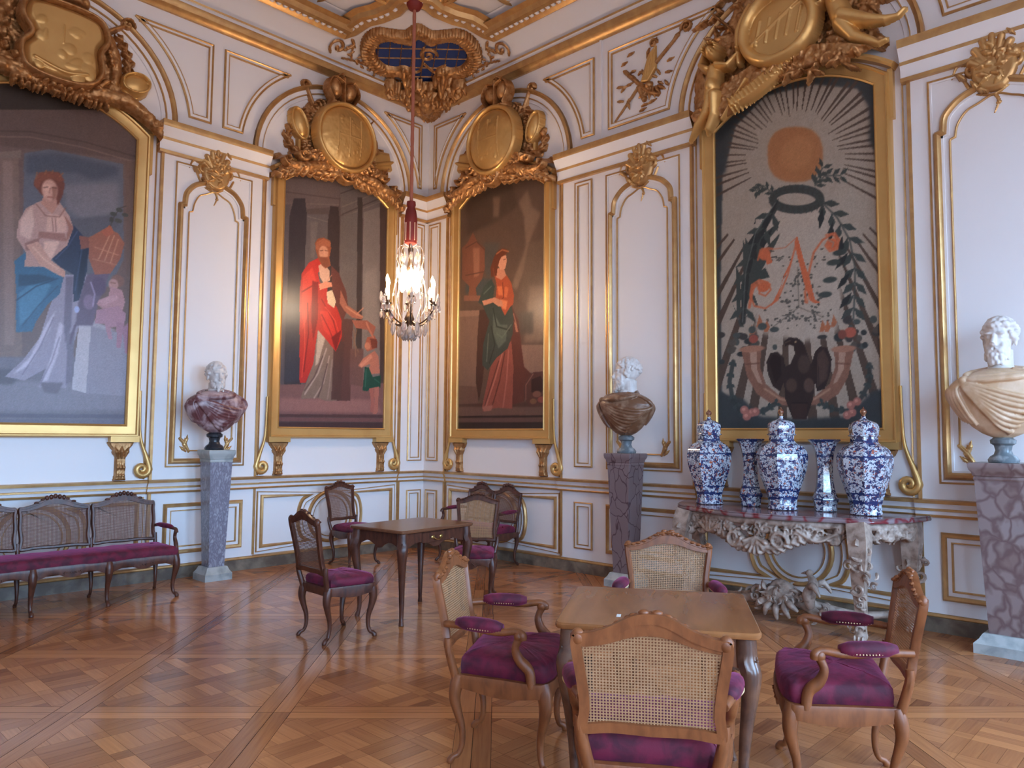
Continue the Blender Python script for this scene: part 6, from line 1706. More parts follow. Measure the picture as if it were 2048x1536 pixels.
# settees
def make_settee(label, n, pitch, depth, H, loc, rz, seed, arm_out=.0, cush=.07):
    rnd = random.Random(seed); root = thing('cane_settee', label, 'settee', (loc[0], loc[1], 0), rz); L_ = n*pitch; sz = .40; xf, xb = depth/2, -depth/2
    half = [(xf, y) for y in np.linspace(-L_/2-.03, L_/2+.03, n*8+1)]; out = half+[(xb, y) for y in np.linspace(L_/2, -L_/2, n*8+1)]
    mb = MB(); N = n*24
    for xx, s in ((xf, 1), (xb, -1)):
        mb.rings([[(xx, y, sz), (xx+s*.008, y, sz-.03), (xx, y, sz-.085-.02*math.cos((y+L_/2)/pitch*4*PI)), (xx-s*.03, y, sz-.08), (xx-s*.03, y, sz)] for y in np.linspace(-L_/2-.02*(s > 0), L_/2+.02*(s > 0), N+1)])
    for s in (-1, 1): mb.rings([[(x, s*(L_/2+.02), sz), (x, s*(L_/2+.026), sz-.03), (x, s*(L_/2+.02), sz-.075-.015*math.cos(x*20)), (x, s*(L_/2-.01), sz-.075), (x, s*(L_/2-.01), sz)] for x in np.linspace(xb, xf, 9)])
    for k in range(n): carve(mb, [(xf+.006, -L_/2+(k+.5)*pitch+q, sz-.06) for q in np.linspace(-.07, .07, 6)], 18, .014, rnd)
    mb.build('seat_rail', WOODD, root, 45)
    for k in range(n+1):
        y = -L_/2+k*pitch; e_ = 0 if 0 < k < n else (1 if k else -1)
        mb = MB(); cabriole(mb, xf-.02, y-e_*.01, sz-.01, 1, e_*.7, 1, .032); carve(mb, [(xf+.006, y-e_*.0, sz-.06-.016*q) for q in range(4)], 9, .011, rnd); mb.build('front_leg', WOODD, root, 60)
        mb = MB(); cabriole(mb, xb+.02, y-e_*.01, sz-.01, -1, e_*.3, 1, .027); mb.build('rear_leg', WOODD, root, 60)
    a = L_/2+.0; co_ = [(xf+.01, -a), (xf+.015, -a*.5), (xf+.015, a*.5), (xf+.01, a), (0, a+.005), (xb+.04, a-.01), (xb+.04, -a+.01), (0, -a-.005)]
    pts = [(xf-.0+.008*math.sin(9*y), y) for y in np.linspace(-a, a, 40)]+[(x, a) for x in np.linspace(xf-.04, xb+.06, 8)]+[(xb+.03, y) for y in np.linspace(a-.02, -a+.02, 40)]+[(x, -a) for x in np.linspace(xb+.06, xf-.04, 8)]
    mb = MB(); rr_ = []
    for q, z in [(.0, sz-.005), (.004, sz+.02), (.004, sz+cush-.02), (-.012, sz+cush), (-.06, sz+cush+.012), (-.14, sz+cush+.018)]:
        rr_.append([(x+(q if x > 0 else -q), y+(q if y > 0 else -q)*min(1, abs(y)/a), z+rnd.uniform(-.003, .003)) for x, y in pts])
    mb.rings(rr_); mb.build('cushion', VELV, root, 60)
    tilt = .18; t0 = sz+.09; ct, st = math.cos(tilt), math.sin(tilt); fm = lambda y, t, d: (xb-.01-t*st+d*ct, y, t0+t*ct+d*st); Ht = (H-t0)/ct; hs = Ht-.085
    mb = MB()
    for k in range(n):
        yc = -L_/2+(k+.5)*pitch; w = pitch-.002; bo = back_outline(w, hs, Ht, .995); fk = lambda y, t, d, yc=yc: fm(y+yc, t, d); frame3(mb, bo, fk, .032, .032)
        top = [p for p in bo if p[1] > hs*.97]; top.sort(key=lambda p: p[0]); lo = [(p[0], hs-.045+max(0, p[1]-hs)*.62) for p in top]
        mb.rings([[fk(p[0], p[1]-.005, -.012), fk(p[0], p[1]-.005, .014), fk(*q, .014), fk(*q, -.012)] for p, q in zip(top, lo)])
        for y in np.linspace(-.07, .07, 5): mb.ell(fk(y, Ht-.004-abs(y)*.2, .012), (.018, .02, .024), 8, 5)
        for q in (-1, 1): mb.ell(fk(q*.25*pitch, hs+.3*(Ht-hs), .008), (.014, .026, .014), 8, 5); mb.ell(fk(q*.17*pitch, hs+.62*(Ht-hs), .008), (.014, .02, .014), 8, 5)
        ins = [(p[0]*.95, .03+p[1]*(hs-.035)/hs if p[1] < hs*.97 else min(hs-.04+(p[1]-hs)*.62, p[1]-.03)) for p in bo]
        sheet(ins, lambda y, t, fk=fk: fk(y, t, -.003), 'cane_panel', CANED, root, 0, Ht*.45)
    for k in range(n+1): y = -L_/2+k*pitch; y -= .012*(1 if k == n else -1 if k == 0 else 0); p = fm(y, .03, 0); mb.tube([(p[0], p[1], p[2]+.04), (p[0]+.004, p[1], p[2]-.03), (xb+.01, y, sz-.04)], [.017, .019, .022], 8)
    mb.build('back_frame', WOODD, root, 45)
    for s in (-1, 1):
        za = sz+.23; t_ = (za-t0)/ct; p = fm(s*(L_/2-.015), t_, 0); xa = xf-.13; yo = s*(L_/2+.02)
        mb = MB(); mb.tube(crom([p, (p[0]+.1, (p[1]+yo)/2, p[2]+.01), (xa-.06, yo, za), (xa+.03, yo, za-.004), (xa+.05, yo, za-.035)], 5), [.015, .016, .016, .017, .02], 8)
        mb.tube(crom([(xa+.035, yo, za-.01), (xa+.015, yo, za-.08), (xa+.05, yo, za-.15), (xa+.08, yo, sz-.02)], 5), [.017, .017, .022, .02], 8); mb.build('arm', WOODD, root, 60)
        mb = MB(); q0 = Vector((p[0]+.04, p[1]+s*.008, p[2]+.016)); q1 = Vector((xa-.03, yo, za+.012)); mb.tube([tuple(q0.lerp(q1, k/6)) for k in range(7)], [.01, .025, .03, .031, .03, .025, .01], 10, sq=(.8, 1)); mb.build('arm_pad', VELV, root, 80)
    return root
make_settee('long dark walnut cane settee with crimson seat cushion along the left wall', 5, .60, .50, .965, (-3.82-1.5, -.70), -PI/2, 21)
make_settee('small two-panel dark cane settee against the right wall near the corner', 2, .47, .46, .95, (-.43, -1.55), PI, 22)
# ------------------------------------------------------------------ tables
def make_table(label, LX, LY, H, loc, rz, topm, woodm, drawer, seed):
    rnd = random.Random(seed); root = thing('writing_table' if drawer else 'games_table', label, 'table', (loc[0], loc[1], 0), rz); a, b = LX/2, LY/2; ch = .035
    def outl(k): return [(a+k, -b+ch), (a+k, b-ch), (a-ch*.3+k, b-ch*.3+k), (a-ch, b+k), (-a+ch, b+k), (-a+ch*.3-k, b-ch*.3+k), (-a-k, b-ch), (-a-k, -b+ch), (-a+ch*.3-k, -b+ch*.3-k), (-a+ch, -b-k), (a-ch, -b-k), (a-ch*.3+k, -b+ch*.3-k)]
    mb = MB(); mb.rings([[(x, y, z) for x, y in outl(k)] for k, z in ((-.02, H-.032), (-.004, H-.026), (0, H-.018), (0, H-.008), (-.006, H-.001), (-.03, H))]); mb.build('tabletop', topm, root, 35)
    mb = MB(); ia, ib = a-.06, b-.06
    for (x0, y0, x1, y1) in ((ia, -ib, ia, ib), (-ia, -ib, -ia, ib), (-ia, ib, ia, ib), (-ia, -ib, ia, -ib)):
        n = 24; d = Vector((y1-y0, -(x1-x0), 0)).normalized()*.01; R = []
        for i in range(n+1):
            t = i/n; x, y = x0+(x1-x0)*t, y0+(y1-y0)*t; zb = H-.135-.02*math.cos(t*4*PI)-(.012 if abs(t-.5) < .06 else 0); R.append([(x-d.x, y-d.y, H-.03), (x+d.x, y+d.y, H-.03), (x+d.x, y+d.y, zb), (x-d.x, y-d.y, zb)])
        mb.rings(R)
    mb.build('apron', woodm, root, 40)
    for sx_ in (-1, 1):
        for sy_ in (-1, 1):
            mb = MB(); P = []; Rr = []
            for z, o, q in [(H-.03, 0, 1.1), (H-.12, .004, 1.15), (H-.17, .016, 1.15), (H-.25, .012, .95), (H-.36, .0, .75), (H*.36, -.012, .6), (H*.15, -.018, .48), (.05, -.014, .42), (.02, -.008, .5), (0, -.004, .55)]: P.append((sx_*(ia+o), sy_*(ib+o), z)); Rr.append((.042 if drawer else .038)*q)
            Q = crom(P, 3); mb.tube(Q, [float(np.interp(i/(len(Q)-1), np.linspace(0, 1, 10), Rr)) for i in range(len(Q))], 8, ph=PI/8)
            carve(mb, [(sx_*(ia+.03-.007*k), sy_*(ib+.03-.007*k), H-.11-.022*k) for k in range(6)], 26, .013, rnd); mb.build('leg', WOODK if not drawer else WOODD, root, 45)
    if drawer:
        d = MB().box((.0, -ib-.012, H-.085), (.34, .016, .085), 0, .004).build('drawer', woodm, root, 0)
        mb = MB()
        for q in (-1, 1): mb.ell((q*.05, -ib-.026, H-.085), (.022, .006, .016), 8, 5)
        mb.tube(crom([(-.05, -ib-.03, H-.085), (-.02, -ib-.038, H-.105), (.02, -ib-.038, H-.105), (.05, -ib-.03, H-.085)], 4), .005, 6); mb.build('handle', BRASS, d, 60)
    else:
        MB().box((-a+.18, .16, H+.0012), (.045, .018, .0015)).build('paper_label', PAPER, root, 0, label='small white paper label on the tabletop')
        mb = MB(); mb.box((a*0+.0, -b+.0, H-.1), (.0, .0, .0)) if False else None
    return root
WOODT = mat('walnut_tabletop', lin(122, 78, 54), .24, var=(lin(100, 62, 42), 2.5, (1, 4, 1), .3, .75), spec=.4)
make_table('far dark walnut table with a drawer on the floor before the room corner', .88, .68, .775, (-2.64, -3.05), math.radians(5), WOODT, WOODD, True, 31)
WOODN = mat('walnut_tabletop_near', lin(156, 98, 56), .24, var=(lin(128, 76, 42), 2.5, (1, 4, 1), .3, .75), spec=.4)
make_table('near light walnut table among the four cane armchairs', .80, .83, .78, (-3.90, -6.39), math.radians(32), WOODN, WOODL, False, 32)
# ------------------------------------------------------------------ marble pedestals and busts
def pedestal(x, y, shaft, label, rz=0, capm=None, k=1.0, bt=.115):
    root = thing('marble_pedestal', label, 'pedestal', (x, y, 0), rz); sq = lambda h, z: [(h*k, -h*k, z), (h*k, h*k, z), (-h*k, h*k, z), (-h*k, -h*k, z)]
    mb = MB(); mb.rings([sq(.2, 0), sq(.2, .07), sq(.195, .075), sq(.17, .1), sq(.15, .135), sq(.145, .14)]); mb.build('plinth', PEDW, root, 30)
    mb = MB(); mb.rings([sq(bt, .14), sq(.165, 1.25)]); mb.build('shaft', shaft, root, 0)
    mb = MB(); mb.rings([sq(.168, 1.25), sq(.172, 1.262), sq(.166, 1.28), sq(.175, 1.285), sq(.18, 1.31), sq(.195, 1.33), sq(.2, 1.35), sq(.2, 1.375), sq(.19, 1.38)]); mb.build('cap', capm or shaft, root, 30)
    return root
def remesh(o, vox, sm=3):
    m = o.modifiers.new('fuse', 'REMESH'); m.mode = 'VOXEL'; m.voxel_size = vox; m.use_smooth_shade = True
    if sm: s = o.modifiers.new('soften', 'SMOOTH'); s.factor = .5; s.iterations = sm
def head_mb(beard, seed, curly=1.0):             # centred on the head, facing +x, about .31 m tall
    rnd = random.Random(seed); mb = MB(); E = mb.ell
    E((-.018, 0, .045), (.108, .083, .1), 20, 14); E((.022, 0, -.02), (.075, .066, .1), 20, 14); E((.035, 0, -.08), (.055, .046, .05), 16, 10); E((.062, 0, -.108), (.026, .026, .022), 12, 8)
    mb.tube([(.086, 0, .04), (.1, 0, .01), (.118, 0, -.022)], [.012, .014, .018], 10); E((.108, 0, -.026), (.016, .021, .013), 10, 8)
    for s in (-1, 1):
        E((.078, s*.032, .044), (.02, .03, .01), 10, 6); E((.075, s*.031, .018), (.013, .016, .01), 10, 8); E((.07, s*.031, .028), (.016, .02, .005), 10, 6); E((.062, s*.04, -.03), (.03, .022, .025), 12, 8); E((-.012, s*.084, .0), (.022, .01, .033), 10, 8); E((.045, s*.046, -.075), (.03, .02, .035), 10, 8)
    E((.094, 0, -.062), (.012, .026, .006), 10, 6); E((.09, 0, -.074), (.013, .022, .008), 10, 6)
    mb.tube([(-.03, 0, -.05), (-.035, 0, -.14), (-.045, 0, -.22)], [.062, .06, .075], 16)
    for i in range(int(150*curly)):               # hair
        a = rnd.uniform(-PI, PI); el = rnd.uniform(-.35, 1.5); c = math.cos(el)
        x, y, z = -.018+.11*c*math.cos(a), .087*c*math.sin(a), .045+.104*math.sin(el)
        if x > .045 and z < .085: continue
        if z < -.0 and x > -.02: continue
        r = rnd.uniform(.012, .021); E((x, y, z), (r*1.1, r*1.1, r*.9), 7, 5)
    for i in range(26): y = rnd.uniform(-.065, .065); E((.072-abs(y)*.35, y, .098-abs(y)*.2), (.016, .015, .014), 7, 5)
    if beard:
        for i in range(int(80*beard)):
            a = rnd.uniform(-1.3, 1.3); z = rnd.uniform(-.14, -.04) if abs(a) < .7 else rnd.uniform(-.11, -.01)
            if abs(a) < .35 and z > -.085: continue
            r0 = .06+.028*math.cos(a); x, y = .02+r0*math.cos(a)*.9, .062*math.sin(a)*1.02; r = rnd.uniform(.01, .016); E((x, y, z), (r, r, r*1.3), 7, 5)
        for s in (-1, 1): mb.tube(crom([(.1, s*.006, -.05), (.094, s*.026, -.058), (.08, s*.038, -.078)], 3), [.009, .008, .005], 6)
    return mb
def torso_mb(w, h, d, seed, clasp=1):
    # chest form, then rolls of cloth laid along it; everything is fused by the remesh afterwards
    rnd = random.Random(seed); mb = MB(); NT = 48
    T_ = [0, .06, .16, .3, .46, .62, .75, .85, .92, .97, 1]
    def P(th, t, o=0.0):
        a = float(np.interp(t, T_, [.2, .4, .58, .74, .87, .96, 1.0, .96, .8, .56, .38]))*w/2-.02; b = float(np.interp(t, T_, [.22, .44, .64, .82, .95, 1.0, .98, .9, .76, .58, .44]))*d/2-.02
        th_ = math.radians(th); y = (a+o)*math.sin(th_); x = (b+o)*math.cos(th_)
        return (x+.01, y, h*t-.05*min(1, max(0, t-.5)*3)*(y/(w/2))**2)
    mb.rings([[P(360*i/NT, k/30) for i in range(NT)] for k in range(31)])
    def roll(c, r, o=.004, n=5):                     # c: (theta, t) control points
        pts = [P(a, b, o) for a, b in crom(c, n)]; mb.tube(pts, r, 8)
    c_ = clasp
    for i in range(8):                              # sweeping from the clasp across the chest
        f = i/7; te = .78-.74*f; th = 86-76*f
        roll([(-50*c_, .86-.02*f), ((-30-2*f)*c_, .76-.30*f), ((2-14*f)*c_, .62-.44*f), ((38-30*f)*c_, .56-.46*f+rnd.uniform(-.015, .015)), ((66-50*f)*c_, .62-.52*f), (th*c_, te)], [.012, .014, .017+rnd.uniform(-.003, .004), .018, .016, .008], .013)
    for i in range(5):                               # over the far shoulder
        f = i/4; roll([((22+14*f)*c_, .99-.03*f), ((50+12*f)*c_, .93-.05*f), ((74+16*f)*c_, .82-.14*f), ((84+22*f)*c_, .55-.12*f), ((88+26*f)*c_, .24)], [.01, .015, .018, .015, .006], .013)
    for i in range(6):                               # hanging pleats on the clasp side
        f = i/5; roll([(-(51+3*f)*c_, .86), (-(56+24*f)*c_, .72), (-(56+40*f)*c_, .5), (-(52+46*f)*c_, .18+.08*f)], [.012, .015, .018, .012], .014)
    roll([(-46*c_, .87), (-20*c_, .83), (10*c_, .85), (40*c_, .93), (75*c_, .985)], [.02, .026, .026, .024, .018], .012); roll([(-44*c_, .9), (-16*c_, .885), (12*c_, .9), (40*c_, .955)], [.014, .018, .018, .014], .012)
    mb.tube(crom([P(75*c_, .985), (-.1, .06*c_, h+.01), (-.1, -.06*c_, h+.0), P(-75*c_, .95), P(-48*c_, .88)], 5), .024, 8)
    mb.ell(P(-48*c_, .865, .016), (.03, .034, .034), 12, 8)
    return mb
def bust(x, y, z0, rz, label, dmat, socm, hz, w, h, d, seed, beard, turn, curly=1, clasp=1, extra=None, hs=1.0):
    root = thing('portrait_bust', label, 'bust', (x, y, z0), rz)
    mb = MB(); mb.lathe([(.098, 0), (.102, .02), (.085, .045), (.062, .06), (.052, .09), (.06, .125), (.082, .14), (.085, .165), (.06, .185)], 28); mb.build('socle', socm, root, 40)
    mb = torso_mb(w, h, d, seed, clasp).xf(Matrix.Translation((0, 0, .18)))
    o = mb.build('drapery', dmat, root, 80); remesh(o, .0058, 1)
    if extra == 'armour':
        mb = MB(); mb.tube(crom([(-.05, -.09, .18+h*.98), (.07, -.07, .18+h*.9), (.115, 0, .18+h*.84), (.07, .07, .18+h*.9), (-.05, .09, .18+h*.98)], 5), [.02, .022, .024, .022, .02], 10)
        mb.build('collar', MARK, root, 60, label='black marble collar')
    elif extra == 'band':
        mb = MB(); mb.tube(crom([(.02, -.1, .18+h*.93), (.1, -.06, .18+h*.87), (.125, .02, .18+h*.86), (.06, .1, .18+h*.93)], 5), [.012, .016, .016, .012], 8); mb.build('collar', MARK, root, 60, label='black marble band at the neck')
    mb = head_mb(beard, seed, curly); mb.xf(Matrix.Translation((.0, 0, hz)) @ Matrix.Rotation(turn, 4, 'Z') @ Matrix.Scale(hs, 4))
    mb.ell((0, 0, .18+h*.93), (.08, .1, .07), 16, 10); mb.tube([(-.03, 0, .18+h*.8), (-.03, 0, .18+h), (-.03, 0, hz-.08), (-.03, 0, hz+.0)], [.1, .078, .066, .05], 24)
    o = mb.build('head', MARW, root, 80); remesh(o, .0052, 2); return root
R_ = math.radians
pedestal(-3.18, -.34, BRECG, 'grey marble pedestal against the left wall beside the settee', capm=PEDW, k=.74)
bust(-3.21, -.34, 1.382, R_(-90-4), 'portrait bust in purple-red marble drapery, on the grey pedestal by the left wall', MARR, MARK, .78, .68, .46, .36, 41, .25, 0.0, .8, 1, 'armour', 1.12)
pedestal(-.28, -3.66, BRECD, 'dark veined marble pedestal left of the marble-topped console', k=.82)
bust(-.32, -3.70, 1.382, R_(190), 'bearded portrait bust in brown draped marble, on the pedestal left of the console', MARB, MARG, .82, .66, .46, .38, 42, 1.0, R_(-63), 1.2, 1, None, 1.2)
pedestal(-.30, -7.08, BRECC, 'pinkish breccia marble pedestal at the right edge, right of the console')
bust(-.32, -7.08, 1.382, R_(198), 'curly bearded portrait bust in ochre draped marble at the right edge of the room view', MARO, MARG, .90, .74, .52, .38, 43, 1.1, R_(-25), 1.35, 1, 'band', 1.22)
# ------------------------------------------------------------------ console table
root = thing('console_table', 'carved cream console table with red-edged marble top below the sun painting', 'console table', (-.03, -5.41, 0), PI); off = None
HC = .93
def front(t):      # t -1..1 -> (x depth from wall, y along)
    y = t*1.1; a = abs(t)
    x = float(np.interp(a, [0, .2, .4, .58, .7, .8, .9, 1.0], [.93, .92, .86, .76, .74, .66, .45, .12])); return x, y
def fsm(t): return tuple(np.mean([front(max(-1, min(1, t+q))) for q in (-.05, -.025, 0, .025, .05)], 0))
F = [fsm(t) for t in np.linspace(-1, 1, 81)]
def outline(k): cx = .3; return [(.03, -1.1-k), ]+[(cx+(x-cx)*(1+k*1.2), y*(1+k)) for x, y in F]+[(.03, 1.1+k)]
mb = MB(); mb.rings([[(x, y, z) for x, y in outline(k)] for k, z in ((-.02, HC-.045), (0, HC-.04), (.005, HC-.028), (0, HC-.016), (-.004, HC-.012), (.002, HC-.006), (-.006, HC))]); mb.build('marble_top', TOPM, root, 30)
# pierced apron: relief wrapped on the front curve
cum = [0]
for p, q in zip(F[:-1], F[1:]): cum.append(cum[-1]+math.hypot(q[0]-p[0], q[1]-p[1]))
Lf = cum[-1]; fx = lambda s: float(np.interp(s+Lf/2, cum, [p[0] for p in F])); fy = lambda s: float(np.interp(s+Lf/2, cum, [p[1] for p in F]))
def wrap(s, z, d, ins=.07):
    x, y = fx(s), fy(s); x2, y2 = fx(s+.02)-fx(s-.02), fy(s+.02)-fy(s-.02); n = Vector((y2, -x2)).normalized(); return (max(.03, x+n.x*(d-ins)), y+n.y*(d-ins), z)
R = Relief(-Lf/2+.02, HC-.40, Lf/2-.02, HC-.04, .008); rnd = random.Random(51)
R.stroke([(-Lf/2+.03, HC-.07), (Lf/2-.03, HC-.07)], .032, .03)
low = lambda s: HC-.14-.08*math.exp(-(s/.28)**2)-.05*math.exp(-((abs(s)-.62)/.12)**2)
for i in range(230):
    s = rnd.uniform(-Lf/2+.06, Lf/2-.06); z = rnd.uniform(low(s)-.02, HC-.1)
    if rnd.random() < .45: R.stroke(spiral(s, z, rnd.uniform(.025, .045), 1.1, rnd.uniform(0, 6), rnd.choice((-1, 1))), [.013, .008], .045)
    else: R.leaf(s, z, rnd.uniform(0, 6.28), rnd.uniform(.05, .09), .014, .04)
for s_ in (-1, 1):
    R.acanthus(crom([(s_*.02, HC-.25), (s_*.16, HC-.28), (s_*.34, HC-.21), (s_*.5, HC-.17)]), .05, .06, 9); R.stroke(spiral(s_*.2, HC-.22, .08, 1.4, 0, s_), [.022, .012], .07); R.stroke(spiral(s_*.78, HC-.2, .055, 1.3, 0, s_), [.018, .01], .05)
    R.stroke(crom([(s_*.35, HC-.12), (s_*.5, HC-.2), (s_*.64, HC-.14)]), .018, .05)
for k in range(7): a = PI*(-.9+.8*k/6); R.stroke([(0, HC-.2), (.1*math.cos(a), HC-.2+.13*math.sin(a))], [.012, .024], .07)
mb = MB(); R.mesh(mb, wrap, 0, .003); o = mb.build('carved_apron', CREAM, root, 70); m = o.modifiers.new('thickness', 'SOLIDIFY'); m.thickness = .018; m.offset = -1
def curls(mb, c, r, n, seed, sc=.05, flat=1.0):
    rnd = random.Random(seed)
    for i in range(n):
        p = Vector((rnd.gauss(0, r[0]*.45), rnd.gauss(0, r[1]*.45), rnd.gauss(0, r[2]*.45)))+Vector(c); s = sc*rnd.uniform(.6, 1.3)
        Rm = Matrix.Rotation(rnd.uniform(0, 6.28), 3, 'X') @ Matrix.Rotation(rnd.uniform(-.8, .8), 3, 'Z')
        if rnd.random() < .5:
            pts = [p+Rm @ Vector((0, a, b)) for a, b in spiral(0, 0, s*.8, 1.1, 0, 1, .2, 12)]; mb.tube(pts, [s*.3, s*.2, s*.1], 6)
        else:
            pts = [p+Rm @ Vector(q) for q in crom([(0, 0, 0), (s*.3, s*.5, s*.3), (s*.2, s*1.1, s*.2), (s*.5, s*1.5, -.1*s)], 3)]; mb.tube(pts, [s*.1, s*.3, s*.26, s*.05], 6)
LEG = [(-.76, .76), (.76, .76), (-.96, .17), (.96, .17)]
for k, (y, x) in enumerate(LEG):
    mb = MB(); q = 1 if y > 0 else -1; x -= .07; X = lambda o: x+o; fr = k < 2
    P = [(x, y, HC-.05), (x+.035, y+q*.02, HC-.18), (x+.04, y+q*.02, HC-.32), (x+.0, y, HC-.48), (x-.03, y-q*.01, HC-.62), (x-.02, y, HC-.74), (x+.03, y+q*.01, .1), (x+.06, y+q*.02, .05)]
    mb.tube(crom(P, 4), [.1, .1, .085, .068, .056, .05, .048, .055], 4, ph=PI/4, up0=(1, 0, 0))
    mb.ell((x+.07, y+q*.025, .045), (.06, .05, .045), 12, 8)
    for j in range(3): mb.ell((x+.11, y+q*.025+(j-1)*.03, .03), (.03, .015, .028), 8, 6)
    mb.tube([Vector((x+.05, y+q*.02, HC-.2))+Vector((a, 0, b)) for a, b in spiral(.02, 0, .05, 1.3, 0)], [.02, .01], 6)
    curls(mb, (x+.02, y+q*.02, HC-.34), (.09, .1, .13), 34, 60+k, .05); curls(mb, (x, y, HC-.58), (.05, .05, .12), 16, 70+k, .035); curls(mb, (x+.05, y, .1), (.06, .06, .06), 10, 80+k, .035)
    mb.build('leg', CREAM, root, 50)
mb = MB()
for q in (-1, 1):
    mb.tube(crom([(.72, q*.62, .12), (.6, q*.45, .08), (.52, q*.28, .14), (.5, q*.1, .2)], 5), [.03, .035, .04, .04], 8); mb.tube(crom([(.12, q*.86, .12), (.25, q*.6, .09), (.4, q*.35, .14), (.48, q*.1, .2)], 5), [.03, .032, .035, .04], 8)
    curls(mb, (.6, q*.45, .12), (.08, .12, .06), 12, 90+q, .04); curls(mb, (.42, q*.3, .16), (.08, .1, .06), 10, 95+q, .04)
mb.build('stretcher', CREAM, root, 50)
mb = MB(); mb.ell((.55, .06, .22), (.1, .15, .09), 14, 8); curls(mb, (.56, .06, .22), (.14, .2, .13), 80, 99, .055)
for a in np.linspace(-2.7, -.4, 5): mb.tube(crom([(.58, .06+.05*math.cos(a), .2), (.66, .06+.14*math.cos(a), .2+.08*math.sin(a)), (.64, .06+.2*math.cos(a), .18+.15*math.sin(a))], 3), [.02, .03, .012], 8)
mb.build('carved_finial', CREAM, root, 50); mb = MB(); mb.tube([(.57, .06+a, .24+b) for a, b in spiral(.0, 0, .1, 1.4, 0)], [.04, .015], 8); mb.build('carved_scroll', CREAM, root, 50)
mb = MB(); mb.tube(crom([(.6, .34, .16), (.62, .33, .26), (.6, .36, .36), (.6, .33, .42)], 4), [.03, .055, .04, .02], 10); mb.ell((.6, .33, .44), (.03, .03, .03), 10, 8); mb.tube([(.6, .3, .44), (.6, .26, .43)], [.014, .004], 6)
for q in (-1, 1): mb.tube(crom([(.6+q*.04, .34, .32), (.6+q*.1, .4, .36), (.6+q*.12, .46, .28)], 4), [.015, .03, .008], 8)
mb.build('carved_bird', CREAM, root, 60)
# ------------------------------------------------------------------ porcelain
def imari(name, seed, white=(196, 202, 210)):
    m = mat(name, lin(*white), .08, coat=.6); t = m.node_tree; b = t.nodes['Principled BSDF']; L = t.links.new; tcn = nn(t, 'ShaderNodeTexCoord'); mp = nn(t, 'ShaderNodeMapping'); mp.inputs['Location'].default_value = (seed, seed*2, seed); L(tcn.outputs['Object'], mp.inputs[0])
    def layer(prev, scale, lo, hi, col, det=2, ty='noise', st=(1, 1, 1), dist=.6):
        m2 = nn(t, 'ShaderNodeMapping'); m2.inputs['Scale'].default_value = st; L(mp.outputs[0], m2.inputs[0])
        n = nn(t, 'ShaderNodeTexNoise'); n.inputs['Scale'].default_value = scale; n.inputs['Detail'].default_value = det; n.inputs['Distortion'].default_value = dist; L(m2.outputs[0], n.inputs[0])
        r = nn(t, 'ShaderNodeValToRGB'); e = r.color_ramp.elements; e[0].position = lo; e[1].position = hi; L(n.outputs['Fac'], r.inputs[0])
        x = nn(t, 'ShaderNodeMix'); x.data_type = 'RGBA'; L(r.outputs[0], x.inputs[0]); L(prev, x.inputs[6]); x.inputs[7].default_value = col; return x.outputs[2]
    c0 = nn(t, 'ShaderNodeRGB'); c0.outputs[0].default_value = lin(*white); c = c0.outputs[0]
    c = layer(c, 34, .53, .56, lin(44, 52, 88), 3); c = layer(c, 70, .56, .59, lin(60, 68, 100), 3); c = layer(c, 18, .60, .62, lin(40, 52, 96)); c = layer(c, 36, .64, .66, lin(176, 96, 70)); c = layer(c, 80, .65, .67, lin(140, 70, 58), 1)
    # blue borders at foot, shoulder and neck by height
    se = nn(t, 'ShaderNodeSeparateXYZ'); L(tcn.outputs['Object'], se.inputs[0]); wv = nn(t, 'ShaderNodeTexNoise'); wv.inputs['Scale'].default_value = 30; L(mp.outputs[0], wv.inputs[0])
    ad = nn(t, 'ShaderNodeMath', operation='MULTIPLY_ADD'); L(wv.outputs['Fac'], ad.inputs[0]); ad.inputs[1].default_value = .06; L(se.outputs['Z'], ad.inputs[2])
    for z, w in ((.10, .012), (.17, .007), (.47, .008), (.60, .012)):
        s_ = nn(t, 'ShaderNodeMath', operation='COMPARE'); L(ad.outputs[0], s_.inputs[0]); s_.inputs[1].default_value = z+.03; s_.inputs[2].default_value = w
        x = nn(t, 'ShaderNodeMix'); x.data_type = 'RGBA'; L(s_.outputs[0], x.inputs[0]); L(c, x.inputs[6]); x.inputs[7].default_value = lin(34, 48, 92); c = x.outputs[2]
    L(c, b.inputs['Base Color']); return m
KNOB = mat('gilt_red_knob', lin(112, 62, 46), .25, .3, var=(lin(196, 150, 110), 20, (1, 1, 1), .45, .6))
def octo(prof, n=8, sub=6, rk=.035):
    mb = MB(); N = n*sub; rings = []
    for r, z, o in prof:
        ring = []
        for i in range(N):
            a = 2*PI*i/N; ph = (a % (2*PI/n))-PI/n; flat = math.cos(PI/n)/math.cos(ph); q = 1+(flat-1)*o*1.0; ring.append((r*q*math.cos(a), r*q*math.sin(a), z))
        rings.append(ring)
    mb.rings(rings); return mb
def sm(prof, n=5): return [(max(.001, a), b, c) for a, b, c in crom(prof, n)]
def jw(p): return sm([(a*1.36, b, c) for a, b, c in p])
def bw(p, n): return sm([(a*1.22, b, c) for a, b, c in p], n)
